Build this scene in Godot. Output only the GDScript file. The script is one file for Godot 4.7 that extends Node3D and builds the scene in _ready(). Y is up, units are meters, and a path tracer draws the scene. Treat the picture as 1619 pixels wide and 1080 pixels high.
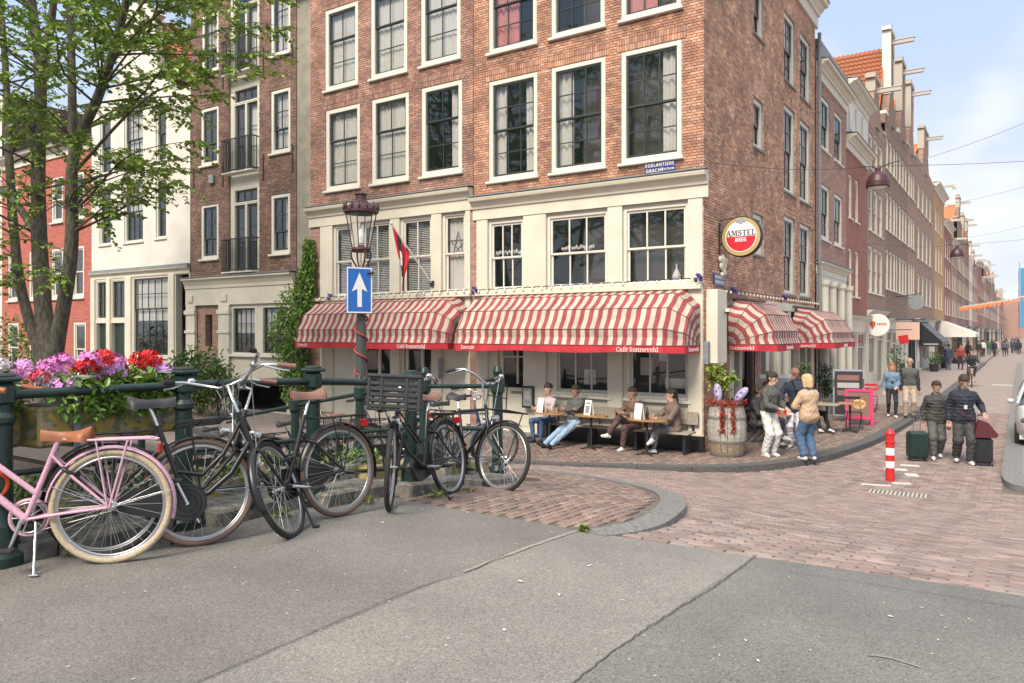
extends Node3D
# ---------------------------------------------------------------- mesh builder
class MB:
	var v := PackedVector3Array()
	var n := PackedVector3Array()
	var c := PackedColorArray()
	var u := PackedVector2Array()
	var col := Color(1, 1, 1)
	var use_uv := false
	func tri(a: Vector3, b: Vector3, d: Vector3, na: Vector3, nb: Vector3, nd: Vector3) -> void:
		v.append(a); v.append(d); v.append(b)
		n.append(na); n.append(nd); n.append(nb)
		c.append(col); c.append(col); c.append(col)
		if use_uv:
			u.append(Vector2(a.x, a.z)); u.append(Vector2(d.x, d.z)); u.append(Vector2(b.x, b.z))
	func quad(a: Vector3, b: Vector3, d: Vector3, e: Vector3) -> void: # counter-clockwise from the front
		var m := (b - a).cross(e - a)
		if m.length_squared() < 1e-14:
			m = (d - a).cross(e - b)
		m = m.normalized()
		tri(a, b, d, m, m, m)
		tri(a, d, e, m, m, m)
	func flat(a: Vector3, b: Vector3, d: Vector3) -> void:
		var m := (b - a).cross(d - a).normalized()
		tri(a, b, d, m, m, m)
	func uvquad(a: Vector3, b: Vector3, d: Vector3, e: Vector3, r := Rect2(0, 0, 1, 1)) -> void:
		use_uv = true
		quad(a, b, d, e)
		var k := u.size() - 6
		var ua := Vector2(r.position.x, r.end.y)
		var ub := r.end
		var ud := Vector2(r.end.x, r.position.y)
		var ue := r.position
		u[k] = ua; u[k + 1] = ud; u[k + 2] = ub
		u[k + 3] = ua; u[k + 4] = ue; u[k + 5] = ud
	func box(ce: Vector3, s: Vector3, b := Basis()) -> void:
		var x := b.x * s.x / 2
		var y := b.y * s.y / 2
		var z := b.z * s.z / 2
		quad(ce - x - y + z, ce + x - y + z, ce + x + y + z, ce - x + y + z)
		quad(ce + x - y - z, ce - x - y - z, ce - x + y - z, ce + x + y - z)
		quad(ce + x - y + z, ce + x - y - z, ce + x + y - z, ce + x + y + z)
		quad(ce - x - y - z, ce - x - y + z, ce - x + y + z, ce - x + y - z)
		quad(ce - x + y + z, ce + x + y + z, ce + x + y - z, ce - x + y - z)
		quad(ce - x - y - z, ce + x - y - z, ce + x - y + z, ce - x - y + z)
	func ext(x0: float, y0: float, z0: float, x1: float, y1: float, z1: float) -> void:
		box(Vector3(x0 + x1, y0 + y1, z0 + z1) / 2, Vector3(absf(x1 - x0), absf(y1 - y0), absf(z1 - z0)))
	func bev(ce: Vector3, s: Vector3, r: float, b := Basis()) -> void: # box with chamfered edges
		var h := s / 2
		r = minf(r, minf(h.x, minf(h.y, h.z)) * 0.9)
		var p := func(i: int, j: int, k: int, ax: int) -> Vector3:
			var q := Vector3(i * (h.x - r), j * (h.y - r), k * (h.z - r))
			if ax == 0: q.x = i * h.x
			if ax == 1: q.y = j * h.y
			if ax == 2: q.z = k * h.z
			return ce + b * q
		for g: int in [-1, 1]:
			var f := [p.call(g, -1, -g, 0), p.call(g, 1, -g, 0), p.call(g, 1, g, 0), p.call(g, -1, g, 0)]
			quad(f[0], f[1], f[2], f[3])
			f = [p.call(-g, g, -1, 1), p.call(-g, g, 1, 1), p.call(g, g, 1, 1), p.call(g, g, -1, 1)]
			quad(f[0], f[1], f[2], f[3])
			f = [p.call(-1, -g, g, 2), p.call(1, -g, g, 2), p.call(1, g, g, 2), p.call(-1, g, g, 2)]
			quad(f[0], f[1], f[2], f[3])
			for t: int in [-1, 1]:
				edge(ce, p.call(g, t, -1, 0), p.call(g, t, 1, 0), p.call(g, t, 1, 1), p.call(g, t, -1, 1))
				edge(ce, p.call(g, -1, t, 0), p.call(g, 1, t, 0), p.call(g, 1, t, 2), p.call(g, -1, t, 2))
				edge(ce, p.call(-1, g, t, 1), p.call(1, g, t, 1), p.call(1, g, t, 2), p.call(-1, g, t, 2))
				for w: int in [-1, 1]:
					var q0: Vector3 = p.call(g, t, w, 0)
					var q1: Vector3 = p.call(g, t, w, 1)
					var q2: Vector3 = p.call(g, t, w, 2)
					if (q1 - q0).cross(q2 - q0).dot(q0 - ce) > 0: flat(q0, q1, q2)
					else: flat(q0, q2, q1)
	func edge(ce: Vector3, a: Vector3, b: Vector3, d: Vector3, e: Vector3) -> void:
		if (b - a).cross(e - a).dot((a + d) / 2 - ce) > 0: quad(a, b, d, e)
		else: quad(a, e, d, b)
	func tube(p: Array, r, seg := 8, closed := false, caps := true) -> void:
		var k := p.size()
		var rings := []
		var up := Vector3.UP
		var t0: Vector3 = (p[1] - p[0]).normalized()
		if absf(t0.dot(up)) > 0.9: up = Vector3.RIGHT
		var nx := (up - t0 * t0.dot(up)).normalized()
		for i in k:
			var t: Vector3
			if closed: t = (p[(i + 1) % k] - p[(i + k - 1) % k]).normalized()
			elif i == 0: t = t0
			elif i == k - 1: t = (p[i] - p[i - 1]).normalized()
			else: t = ((p[i + 1] - p[i]).normalized() + (p[i] - p[i - 1]).normalized()).normalized()
			nx = (nx - t * t.dot(nx)).normalized()
			var ny := t.cross(nx)
			var ring := PackedVector3Array()
			for j in seg:
				var a := TAU * j / seg
				ring.append(nx * cos(a) + ny * sin(a))
			rings.append(ring)
		for i in (k if closed else k - 1):
			var i2 := (i + 1) % k
			var ra: float = r if not (r is Array) else r[i]
			var rb: float = r if not (r is Array) else r[i2]
			var A: PackedVector3Array = rings[i]
			var B: PackedVector3Array = rings[i2]
			for j in seg:
				var j2 := (j + 1) % seg
				var a: Vector3 = p[i] + A[j] * ra
				var b: Vector3 = p[i] + A[j2] * ra
				var d: Vector3 = p[i2] + B[j2] * rb
				var e: Vector3 = p[i2] + B[j] * rb
				tri(a, b, d, A[j], A[j2], B[j2])
				tri(a, d, e, A[j], B[j2], B[j])
		if caps and not closed:
			for s: int in [0, k - 1]:
				var ra: float = r if not (r is Array) else r[s]
				var A: PackedVector3Array = rings[s]
				for j in seg:
					var a: Vector3 = p[s] + A[j] * ra
					var b: Vector3 = p[s] + A[(j + 1) % seg] * ra
					if s == 0: flat(p[s], b, a)
					else: flat(p[s], a, b)
	func rod(a: Vector3, b: Vector3, r, seg := 8) -> void:
		tube([a, b], r, seg)
	func lathe(pr: Array, seg: int, xf := Transform3D()) -> void: # pr: Vector2(radius, y), upwards
		for i in pr.size() - 1:
			var a: Vector2 = pr[i]
			var b: Vector2 = pr[i + 1]
			var d := (b - a).normalized()
			for j in seg:
				var w0 := TAU * j / seg
				var w1 := TAU * (j + 1) / seg
				var n0 := (xf.basis * Vector3(cos(w0) * d.y, -d.x, sin(w0) * d.y)).normalized()
				var n1 := (xf.basis * Vector3(cos(w1) * d.y, -d.x, sin(w1) * d.y)).normalized()
				var p0 := xf * Vector3(cos(w0) * a.x, a.y, sin(w0) * a.x)
				var p1 := xf * Vector3(cos(w1) * a.x, a.y, sin(w1) * a.x)
				var p2 := xf * Vector3(cos(w1) * b.x, b.y, sin(w1) * b.x)
				var p3 := xf * Vector3(cos(w0) * b.x, b.y, sin(w0) * b.x)
				tri(p0, p2, p1, n0, n1, n1)
				tri(p0, p3, p2, n0, n0, n1)
	func ring(ce: Vector3, ax: Vector3, R: float, r: float, seg := 40, rs := 8, a0 := 0.0, a1 := TAU, fr := Vector3.ZERO) -> void:
		var b := Basis(Quaternion(Vector3.FORWARD, ax)) if fr == Vector3.ZERO else Basis(fr, ax.cross(fr), ax)
		var p := []
		var full := absf(a1 - a0 - TAU) < 0.001
		for i in (seg if full else seg + 1):
			var a := a0 + (a1 - a0) * i / seg
			p.append(ce + b * (Vector3(cos(a), sin(a), 0) * R))
		tube(p, r, rs, full)
	func ball(ce: Vector3, r: Vector3, b := Basis(), su := 12, sv := 8) -> void:
		var P := func(i: int, j: int) -> Vector3:
			var th := PI * i / sv
			var ph := TAU * j / su
			return Vector3(sin(th) * cos(ph), cos(th), sin(th) * sin(ph))
		for i in sv:
			for j in su:
				var q := [P.call(i, j), P.call(i, j + 1), P.call(i + 1, j + 1), P.call(i + 1, j)]
				var w := []
				var m := []
				for e: Vector3 in q:
					w.append(ce + b * (e * r))
					m.append((b * (e / r)).normalized())
				if i > 0: tri(w[0], w[1], w[2], m[0], m[1], m[2])
				if i < sv - 1: tri(w[0], w[2], w[3], m[0], m[2], m[3])
	func prism(poly: PackedVector2Array, z0: float, z1: float, xf := Transform3D()) -> void: # poly in xy, counter-clockwise
		if Geometry2D.is_polygon_clockwise(poly) == false: pass
		var area := 0.0
		for i in poly.size():
			area += poly[i].cross(poly[(i + 1) % poly.size()])
		if area < 0: poly.reverse()
		var t := Geometry2D.triangulate_polygon(poly)
		for i in range(0, t.size(), 3):
			var a := poly[t[i]]
			var b := poly[t[i + 1]]
			var d := poly[t[i + 2]]
			if (b - a).cross(d - a) < 0:
				var s := b
				b = d
				d = s
			flat(xf * Vector3(a.x, a.y, z1), xf * Vector3(b.x, b.y, z1), xf * Vector3(d.x, d.y, z1))
			flat(xf * Vector3(a.x, a.y, z0), xf * Vector3(d.x, d.y, z0), xf * Vector3(b.x, b.y, z0))
		for i in poly.size():
			var a := poly[i]
			var b := poly[(i + 1) % poly.size()]
			quad(xf * Vector3(a.x, a.y, z0), xf * Vector3(b.x, b.y, z0), xf * Vector3(b.x, b.y, z1), xf * Vector3(a.x, a.y, z1))
	func grid(g: Array, double := false) -> void: # rows of points, smooth
		var R := g.size()
		var K: int = g[0].size()
		var nn := []
		for i in R:
			var row := []
			for j in K:
				var dx: Vector3 = g[i][mini(j + 1, K - 1)] - g[i][maxi(j - 1, 0)]
				var dy: Vector3 = g[mini(i + 1, R - 1)][j] - g[maxi(i - 1, 0)][j]
				row.append(dx.cross(dy).normalized())
			nn.append(row)
		for i in R - 1:
			for j in K - 1:
				tri(g[i][j], g[i][j + 1], g[i + 1][j + 1], nn[i][j], nn[i][j + 1], nn[i + 1][j + 1])
				tri(g[i][j], g[i + 1][j + 1], g[i + 1][j], nn[i][j], nn[i + 1][j + 1], nn[i + 1][j])
	func done(m: Material = null) -> ArrayMesh:
		var A := []
		A.resize(Mesh.ARRAY_MAX)
		A[Mesh.ARRAY_VERTEX] = v
		A[Mesh.ARRAY_NORMAL] = n
		A[Mesh.ARRAY_COLOR] = c
		if use_uv and u.size() == v.size(): A[Mesh.ARRAY_TEX_UV] = u
		var me := ArrayMesh.new()
		me.add_surface_from_arrays(Mesh.PRIMITIVE_TRIANGLES, A)
		if m: me.surface_set_material(0, m)
		return me

# ---------------------------------------------------------------- naming and adding
var taken := {}
var rng := RandomNumberGenerator.new()
var M := {}
var cache := {}
func numbered(s: String, parent: Node = null) -> String:
	var key := s if parent == null else str(parent.get_instance_id()) + "/" + s
	if not taken.has(key):
		taken[key] = 0
		return s
	taken[key] += 1
	return "%s_%03d" % [s, taken[key]]
func tag(o: Node, label: String, cat: String, group := "") -> Node:
	o.set_meta("label", label)
	o.set_meta("category", cat)
	if group != "": o.set_meta("group", group)
	return o
func thing(called: String, label: String, cat: String, at := Vector3.ZERO, turn := 0.0, group := "") -> Node3D:
	var o := Node3D.new()
	o.name = numbered(called)
	add_child(o, true)
	o.position = at
	o.rotation.y = turn
	tag(o, label, cat, group)
	return o
func sub(called: String, parent: Node, xf := Transform3D()) -> Node3D:
	var o := Node3D.new()
	o.name = numbered(called, parent)
	parent.add_child(o, true)
	o.transform = xf
	return o
func part(called: String, mesh: Mesh, parent: Node = null, m: Material = null, xf := Transform3D()) -> MeshInstance3D:
	var o := MeshInstance3D.new()
	o.name = numbered(called, null if parent == null else parent)
	o.mesh = mesh
	if m: o.material_override = m
	if parent: parent.add_child(o, true)
	else: add_child(o, true)
	o.transform = xf
	return o
func obj(called: String, b: MB, m: Material, parent: Node = null, xf := Transform3D()) -> MeshInstance3D:
	return part(called, b.done(m), parent, null, xf)
func struct(called: String, b: MB, m: Material) -> MeshInstance3D:
	var o := obj(called, b, m)
	o.set_meta("kind", "structure")
	return o
func multi(called: String, mesh: Mesh, xfs: Array, cols: Array, parent: Node) -> MultiMeshInstance3D:
	var mm := MultiMesh.new()
	mm.transform_format = MultiMesh.TRANSFORM_3D
	mm.use_colors = true
	mm.mesh = mesh
	mm.instance_count = xfs.size()
	for i in xfs.size():
		mm.set_instance_transform(i, xfs[i])
		mm.set_instance_color(i, cols[i])
	var o := MultiMeshInstance3D.new()
	o.name = numbered(called, parent)
	o.multimesh = mm
	o.set_meta("kind", "stuff")
	parent.add_child(o, true)
	return o
func lin(r: float, g: float, b: float) -> Color:
	return Color(r, g, b).linear_to_srgb()
func ntex(freq: float, lo: float, hi: float, sd: int, oct := 4, size := 512) -> NoiseTexture2D:
	var key := "nt%s,%s,%s,%s" % [freq, lo, hi, sd]
	if cache.has(key): return cache[key]
	var f := FastNoiseLite.new()
	f.seed = sd
	f.frequency = freq
	f.fractal_octaves = oct
	var t := NoiseTexture2D.new()
	t.width = size
	t.height = size
	t.seamless = true
	t.noise = f
	var g := Gradient.new()
	g.set_color(0, Color(lo, lo, lo))
	g.set_color(1, Color(hi, hi, hi))
	t.color_ramp = g
	cache[key] = t
	return t
func mat(key: String, c: Color, rough := 0.8, o := {}) -> StandardMaterial3D:
	if M.has(key): return M[key]
	var m := StandardMaterial3D.new()
	m.resource_name = key
	m.albedo_color = c.linear_to_srgb()
	m.roughness = rough
	m.metallic = o.get("metal", 0.0)
	m.metallic_specular = o.get("spec", 0.5)
	if o.get("vc", false): m.vertex_color_use_as_albedo = true
	if o.has("tex"):
		m.albedo_texture = o.tex
		m.uv1_triplanar = true
		m.uv1_world_triplanar = true
		var s: float = o.get("scale", 1.0)
		m.uv1_scale = Vector3(s, s, s)
	if o.has("back"):
		m.backlight_enabled = true
		m.backlight = o.back
	M[key] = m
	return m
func img_tex(w: int, h: int, f: Callable) -> ImageTexture:
	var im := Image.create(w, h, false, Image.FORMAT_RGB8)
	for y in h:
		for x in w:
			im.set_pixel(x, y, f.call(x, y))
	return ImageTexture.create_from_image(im)
func V(x: float, y: float, z: float) -> Vector3:
	return Vector3(x, y, z)
func sm(a: float, b: float, x: float) -> float:
	return smoothstep(a, b, x)
func gh(x: float, z: float) -> float: # height of the ground: the bridge rises out of the quay
	return 1.30 * smoothstep(0.5, 12.6, z) * smoothstep(-7.0, 0.3, x)
# ---------------------------------------------------------------- light, sky, camera
func setup_world() -> void:
	var cam := Camera3D.new()
	cam.name = "camera"
	add_child(cam)
	cam.position = V(5.67, 2.70, 15.82)
	cam.rotation.y = deg_to_rad(33.86)
	cam.projection = Camera3D.PROJECTION_FRUSTUM
	cam.near = 0.1
	cam.far = 1500.0
	cam.size = 0.1 * 1080.0 / 1200.6
	cam.frustum_offset = Vector2(0, -0.1 * 15.0 / 1200.6)
	cam.current = true
	var env := Environment.new()
	env.background_mode = Environment.BG_SKY
	var fn := FastNoiseLite.new()
	fn.seed = 11
	fn.frequency = 1.1
	fn.fractal_octaves = 5
	var im := Image.create(768, 384, false, Image.FORMAT_RGBF)
	for y in 384:
		var el := PI / 2 - PI * (y + 0.5) / 384.0
		for x in 768:
			var az := TAU * (x + 0.5) / 768.0
			var k := Color(0.60, 0.64, 0.68)
			if el > 0:
				var s := sin(el)
				k = Color(0.80, 0.83, 0.86).lerp(Color(0.35, 0.53, 0.86), 1.0 - pow(1.0 - s, 2.6))
				var d := Vector3(cos(el) * cos(az), s, cos(el) * sin(az))
				var p := Vector3(d.x, 0, d.z) / (s + 0.22) * 0.8
				var q := fn.get_noise_3d(p.x, 0.4, p.z * 1.5)
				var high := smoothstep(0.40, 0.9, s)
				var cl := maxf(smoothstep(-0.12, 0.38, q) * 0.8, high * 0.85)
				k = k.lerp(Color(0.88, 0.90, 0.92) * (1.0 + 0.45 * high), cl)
			im.set_pixel(x, y, k)
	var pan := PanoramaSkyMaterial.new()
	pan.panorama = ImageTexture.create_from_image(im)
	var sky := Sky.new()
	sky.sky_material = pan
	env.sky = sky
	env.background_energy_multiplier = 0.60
	env.tonemap_mode = Environment.TONE_MAPPER_LINEAR
	env.tonemap_exposure = 2.0
	env.sdfgi_enabled = true
	env.ssao_enabled = true
	env.ssil_enabled = true
	env.fog_enabled = true
	env.fog_light_color = Color(0.86, 0.89, 0.93)
	env.fog_density = 0.00025
	var we := WorldEnvironment.new()
	we.name = "world_environment"
	we.environment = env
	add_child(we)
	var sun := DirectionalLight3D.new()
	sun.name = "sun"
	add_child(sun)
	sun.light_energy = 0.9
	sun.light_color = Color(1.0, 0.95, 0.88)
	sun.light_angular_distance = 22.0
	sun.shadow_enabled = true
	sun.look_at_from_position(V(1, 20, 20), V(0, 0, 0))

# ---------------------------------------------------------------- materials
func brick_tex(bw: int, bh: int, nx: int, ny: int, cols: Array, joint: Color, sd: int, jw := 2) -> ImageTexture:
	var r := RandomNumberGenerator.new()
	r.seed = sd
	var tab := []
	for i in nx * ny * 2:
		var k: Color = cols[r.randi() % cols.size()]
		tab.append(k * r.randf_range(0.82, 1.15))
	return img_tex(bw * nx, bh * ny, func(x: int, y: int) -> Color:
		var row := y / bh
		var xx := (x + (row % 2) * bw / 2) % (bw * nx)
		var e: Color = tab[row * nx + xx / bw]
		if y % bh < jw or xx % bw < jw: e = joint * (0.9 + 0.2 * randf())
		return (e * (0.93 + 0.14 * randf())).linear_to_srgb())
func brick_mat(key: String, cols: Array, joint: Color, sd: int, s := Vector2(0.22, 0.0625)) -> StandardMaterial3D:
	var m := mat(key, Color(1, 1, 1), 0.9)
	m.albedo_texture = brick_tex(22, 7, 14, 32, cols, joint, sd)
	m.uv1_triplanar = true
	m.uv1_world_triplanar = true
	m.uv1_triplanar_sharpness = 8.0
	m.uv1_scale = Vector3(1.0 / (14 * s.x), 1.0 / (32 * s.y), 1.0 / (14 * s.x))
	return m
func setup_materials() -> void:
	var grain := ntex(0.05, 0.9, 1.0, 3)
	var grime := ntex(0.012, 0.80, 1.0, 5, 5)
	mat("brick_front", Color(1, 1, 1), 0.9, {"vc": true, "tex": ntex(0.008, 0.72, 1.0, 8, 6), "scale": 0.3})
	mat("mortar", Color(0.47, 0.38, 0.32), 0.95, {"tex": grime, "scale": 0.6})
	mat("mortar_grey", Color(0.48, 0.40, 0.35), 0.95, {"tex": grime, "scale": 0.6})
	mat("mortar_dark", Color(0.26, 0.21, 0.18), 0.95, {"tex": grime, "scale": 0.6})
	mat("cream", Color(0.66, 0.62, 0.51), 0.5, {"tex": ntex(0.006, 0.93, 1.0, 15, 6), "scale": 0.3})
	mat("cream_frame", Color(0.72, 0.69, 0.60), 0.45, {"tex": grain, "scale": 0.5})
	mat("white_stucco", Color(0.70, 0.67, 0.60), 0.85, {"tex": ntex(0.006, 0.91, 1.0, 25, 6), "scale": 0.2})
	mat("sill", Color(0.22, 0.22, 0.20), 0.7, {"tex": grime, "scale": 1.0})
	mat("lead", Color(0.27, 0.29, 0.30), 0.6, {"tex": grime, "scale": 1.0})
	mat("sash", Color(0.035, 0.045, 0.04), 0.35)
	mat("black", Color(0.018, 0.018, 0.02), 0.4)
	mat("black_iron", Color(0.02, 0.022, 0.022), 0.5)
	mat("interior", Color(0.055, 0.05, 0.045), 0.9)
	mat("interior_light", Color(0.42, 0.38, 0.32), 0.9)
	mat("curtain", Color(0.66, 0.645, 0.60), 0.9, {"tex": grain, "scale": 2.0})
	mat("curtain_pink", Color(0.62, 0.25, 0.24), 0.9, {"tex": grain, "scale": 2.0})
	mat("render_grey", Color(0.34, 0.31, 0.25), 0.9, {"tex": grime, "scale": 0.3})
	mat("door_green", Color(0.02, 0.035, 0.03), 0.4)
	mat("dark_glass", Color(0.022, 0.028, 0.03), 0.06, {"spec": 0.8})
	mat("sky_glass", Color(0.10, 0.12, 0.13), 0.05, {"spec": 1.0})
	var g := mat("glass", Color(0.03, 0.05, 0.045), 0.02, {"spec": 1.0})
	g.albedo_color.a = 0.08
	g.transparency = BaseMaterial3D.TRANSPARENCY_ALPHA
	var g2 := mat("clear_glass", Color(0.5, 0.52, 0.52), 0.03, {"spec": 0.5})
	g2.albedo_color.a = 0.10
	g2.transparency = BaseMaterial3D.TRANSPARENCY_ALPHA
	var dk := Color(0.16, 0.13, 0.11)
	brick_mat("brick_red", [Color(0.33, 0.11, 0.075), Color(0.29, 0.095, 0.065), Color(0.36, 0.125, 0.085)], Color(0.22, 0.13, 0.10), 31)
	brick_mat("brick_rose", [Color(0.41, 0.21, 0.15), Color(0.36, 0.18, 0.13), Color(0.32, 0.165, 0.13), Color(0.44, 0.24, 0.18)], Color(0.26, 0.2, 0.17), 32)
	brick_mat("brick_brown", [Color(0.34, 0.19, 0.13), Color(0.29, 0.165, 0.112), Color(0.38, 0.22, 0.155)], Color(0.24, 0.2, 0.17), 33)
	brick_mat("brick_dark", [Color(0.27, 0.16, 0.108), Color(0.24, 0.145, 0.098), Color(0.31, 0.19, 0.13)], dk, 34)
	brick_mat("brick_ochre", [Color(0.48, 0.26, 0.10), Color(0.44, 0.24, 0.10), Color(0.50, 0.29, 0.13)], Color(0.38, 0.25, 0.14), 35)
	brick_mat("brick_painted", [Color(0.43, 0.125, 0.09), Color(0.39, 0.115, 0.085), Color(0.46, 0.14, 0.10)], Color(0.34, 0.10, 0.08), 36)
	brick_mat("quay_brick", [Color(0.14, 0.10, 0.08), Color(0.11, 0.085, 0.07)], Color(0.1, 0.09, 0.08), 37)
	brick_mat("far_paving", [Color(0.30, 0.245, 0.215), Color(0.27, 0.22, 0.195), Color(0.33, 0.265, 0.235)], Color(0.24, 0.19, 0.17), 38, Vector2(0.21, 0.105))
	mat("paver", Color(1, 1, 1), 0.85, {"vc": true, "tex": ntex(0.01, 0.82, 1.0, 41, 6), "scale": 0.55})
	mat("paving_joint", Color(0.17, 0.14, 0.12), 0.95, {"tex": grime, "scale": 1.0})
	mat("kerb_dark", Color(0.15, 0.145, 0.14), 0.75, {"tex": ntex(0.03, 0.6, 1.0, 43), "scale": 1.2})
	mat("kerb_light", Color(0.27, 0.265, 0.255), 0.75, {"tex": ntex(0.03, 0.65, 1.0, 44), "scale": 1.2})
	mat("coping", Color(0.30, 0.285, 0.25), 0.85, {"tex": ntex(0.02, 0.5, 1.0, 45, 5), "scale": 0.8})
	mat("moss_stone", Color(1, 1, 1), 0.95)
	var r := RandomNumberGenerator.new()
	r.seed = 77
	var fm := FastNoiseLite.new()
	fm.seed = 4
	fm.frequency = 0.018
	fm.fractal_octaves = 5
	M.moss_stone.albedo_texture = img_tex(256, 256, func(x: int, y: int) -> Color:
		var q := fm.get_noise_2d(x, y) + 0.15 * r.randf()
		var k := Color(0.30, 0.28, 0.24).lerp(Color(0.16, 0.15, 0.11), smoothstep(-0.3, 0.1, fm.get_noise_2d(x * 1.7 + 400, y * 1.7)))
		return k.lerp(Color(0.40, 0.32, 0.07), smoothstep(0.06, 0.30, q) * 0.85).linear_to_srgb())
	M.moss_stone.uv1_triplanar = true
	M.moss_stone.uv1_world_triplanar = true
	M.moss_stone.uv1_scale = Vector3(0.9, 0.9, 0.9)
	M.lichen_stone = M.moss_stone.duplicate()
	M.lichen_stone.albedo_color = Color(1.0, 0.97, 0.85)
	M.lichen_stone.uv1_scale = Vector3(1.6, 1.6, 1.6)
	# asphalt: stones of many greys in dark binder
	var fa := FastNoiseLite.new()
	fa.seed = 9
	fa.frequency = 0.006
	fa.fractal_octaves = 4
	var specks := func(base: Color, amp: float) -> ImageTexture:
		return img_tex(512, 512, func(x: int, y: int) -> Color:
			var w := r.randf()
			var k := base * (1.0)
			k = k * (1.0 + amp * (r.randf() - 0.5) + (amp * 1.0 if w > 0.95 else 0.0) - (amp * 0.6 if w < 0.08 else 0.0))
			return k.linear_to_srgb())
	for q in [["asphalt_left", Color(0.185, 0.174, 0.157)], ["asphalt_mid", Color(0.235, 0.222, 0.200)], ["asphalt_right", Color(0.178, 0.170, 0.158)]]:
		var am := mat(q[0], Color(1, 1, 1), 0.9)
		am.albedo_texture = specks.call(q[1], 0.62)
		am.uv1_triplanar = true
		am.uv1_world_triplanar = true
		am.uv1_scale = Vector3(0.34, 0.34, 0.34)
		am.detail_enabled = true
		am.detail_albedo = ntex(0.005, 0.86, 1.0, 51, 6)
		am.detail_blend_mode = BaseMaterial3D.BLEND_MODE_MUL
		am.detail_uv_layer = BaseMaterial3D.DETAIL_UV_1
	mat("asphalt_crack", Color(0.075, 0.07, 0.062), 0.95)
	mat("asphalt_seam", Color(0.27, 0.255, 0.22), 0.95)
	mat("railing_green", Color(0.016, 0.045, 0.037), 0.38, {"tex": ntex(0.03, 0.6, 1.0, 46), "scale": 1.5})
	var w := mat("water", Color(0.02, 0.028, 0.02), 0.05, {"spec": 0.6})
	w.normal_enabled = true
	var wn := NoiseTexture2D.new()
	wn.width = 256
	wn.height = 256
	wn.seamless = true
	wn.as_normal_map = true
	wn.bump_strength = 2.0
	var wf := FastNoiseLite.new()
	wf.frequency = 0.02
	wn.noise = wf
	w.normal_texture = wn
	w.uv1_triplanar = true
	w.uv1_world_triplanar = true
	w.uv1_scale = Vector3(0.4, 0.4, 0.4)

# ---------------------------------------------------------------- ground
var KERB_CAFE := PackedVector2Array()
var KERB_BRIDGE := PackedVector2Array()
func smooth_line(p: Array, per := 6) -> PackedVector2Array:
	var o := PackedVector2Array()
	for i in p.size() - 1:
		var a: Vector2 = p[maxi(i - 1, 0)]
		var b: Vector2 = p[i]
		var d: Vector2 = p[i + 1]
		var e: Vector2 = p[mini(i + 2, p.size() - 1)]
		for k in per:
			o.append(b.cubic_interpolate(d, a, e, float(k) / per))
	o.append(p[p.size() - 1])
	return o
func surf(mb: MB, poly: PackedVector2Array, cell: float, h: Callable) -> void:
	var lo := poly[0]
	var hi := poly[0]
	for p in poly:
		lo = lo.min(p)
		hi = hi.max(p)
	var x := floorf(lo.x / cell) * cell
	while x < hi.x:
		var z := floorf(lo.y / cell) * cell
		while z < hi.y:
			var sq := PackedVector2Array([Vector2(x, z), Vector2(x + cell, z), Vector2(x + cell, z + cell), Vector2(x, z + cell)])
			for q in Geometry2D.intersect_polygons(sq, poly):
				var t := Geometry2D.triangulate_polygon(q)
				for i in range(0, t.size(), 3):
					var a: Vector2 = q[t[i]]
					var b: Vector2 = q[t[i + 1]]
					var d: Vector2 = q[t[i + 2]]
					if (b - a).cross(d - a) > 0:
						var s := b
						b = d
						d = s
					mb.flat(V(a.x, h.call(a.x, a.y), a.y), V(b.x, h.call(b.x, b.y), b.y), V(d.x, h.call(d.x, d.y), d.y))
			z += cell
		x += cell
func kerb(called: String, line: PackedVector2Array, w: float, h: Callable, drop: float, m: Material, each := 0.95) -> void:
	# a row of kerb stones along a line; each stone is a part
	var root := Node3D.new()
	root.name = numbered(called)
	add_child(root, true)
	root.set_meta("kind", "structure")
	var acc := 0.0
	var start := 0
	var b := MB.new()
	var pts := []
	for i in line.size():
		pts.append(line[i])
		if i > 0: acc += line[i].distance_to(line[i - 1])
		if (acc >= each or i == line.size() - 1) and pts.size() > 1:
			b = MB.new()
			var L := []
			for k in pts.size():
				var d: Vector2 = (pts[mini(k + 1, pts.size() - 1)] - pts[maxi(k - 1, 0)]).normalized()
				var nn := Vector2(-d.y, d.x)
				var p: Vector2 = pts[k]
				if k == 0: p += d * 0.006
				if k == pts.size() - 1: p -= d * 0.006
				L.append([p, p + nn * w])
			for k in L.size() - 1:
				var q := []
				for e in [L[k][0], L[k + 1][0], L[k + 1][1], L[k][1]]:
					q.append(V(e.x, h.call(e.x, e.y), e.y))
				var cen: Vector3 = (q[0] + q[1] + q[2] + q[3]) / 4
				var in_ := func(v3: Vector3) -> Vector3: return v3.lerp(cen, 0.0)
				b.quad(in_.call(q[3]), in_.call(q[2]), in_.call(q[1]), in_.call(q[0]))
				b.quad(q[0], q[1], q[1] - V(0, drop, 0), q[0] - V(0, drop, 0))
				b.quad(q[2], q[3], q[3] - V(0, drop, 0), q[2] - V(0, drop, 0))
				if k == 0: b.quad(q[3], q[0], q[0] - V(0, drop, 0), q[3] - V(0, drop, 0))
				if k == L.size() - 2: b.quad(q[1], q[2], q[2] - V(0, drop, 0), q[1] - V(0, drop, 0))
			obj("kerb_stone", b, m, root)
			pts = [line[i]]
			acc = 0.0
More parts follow.
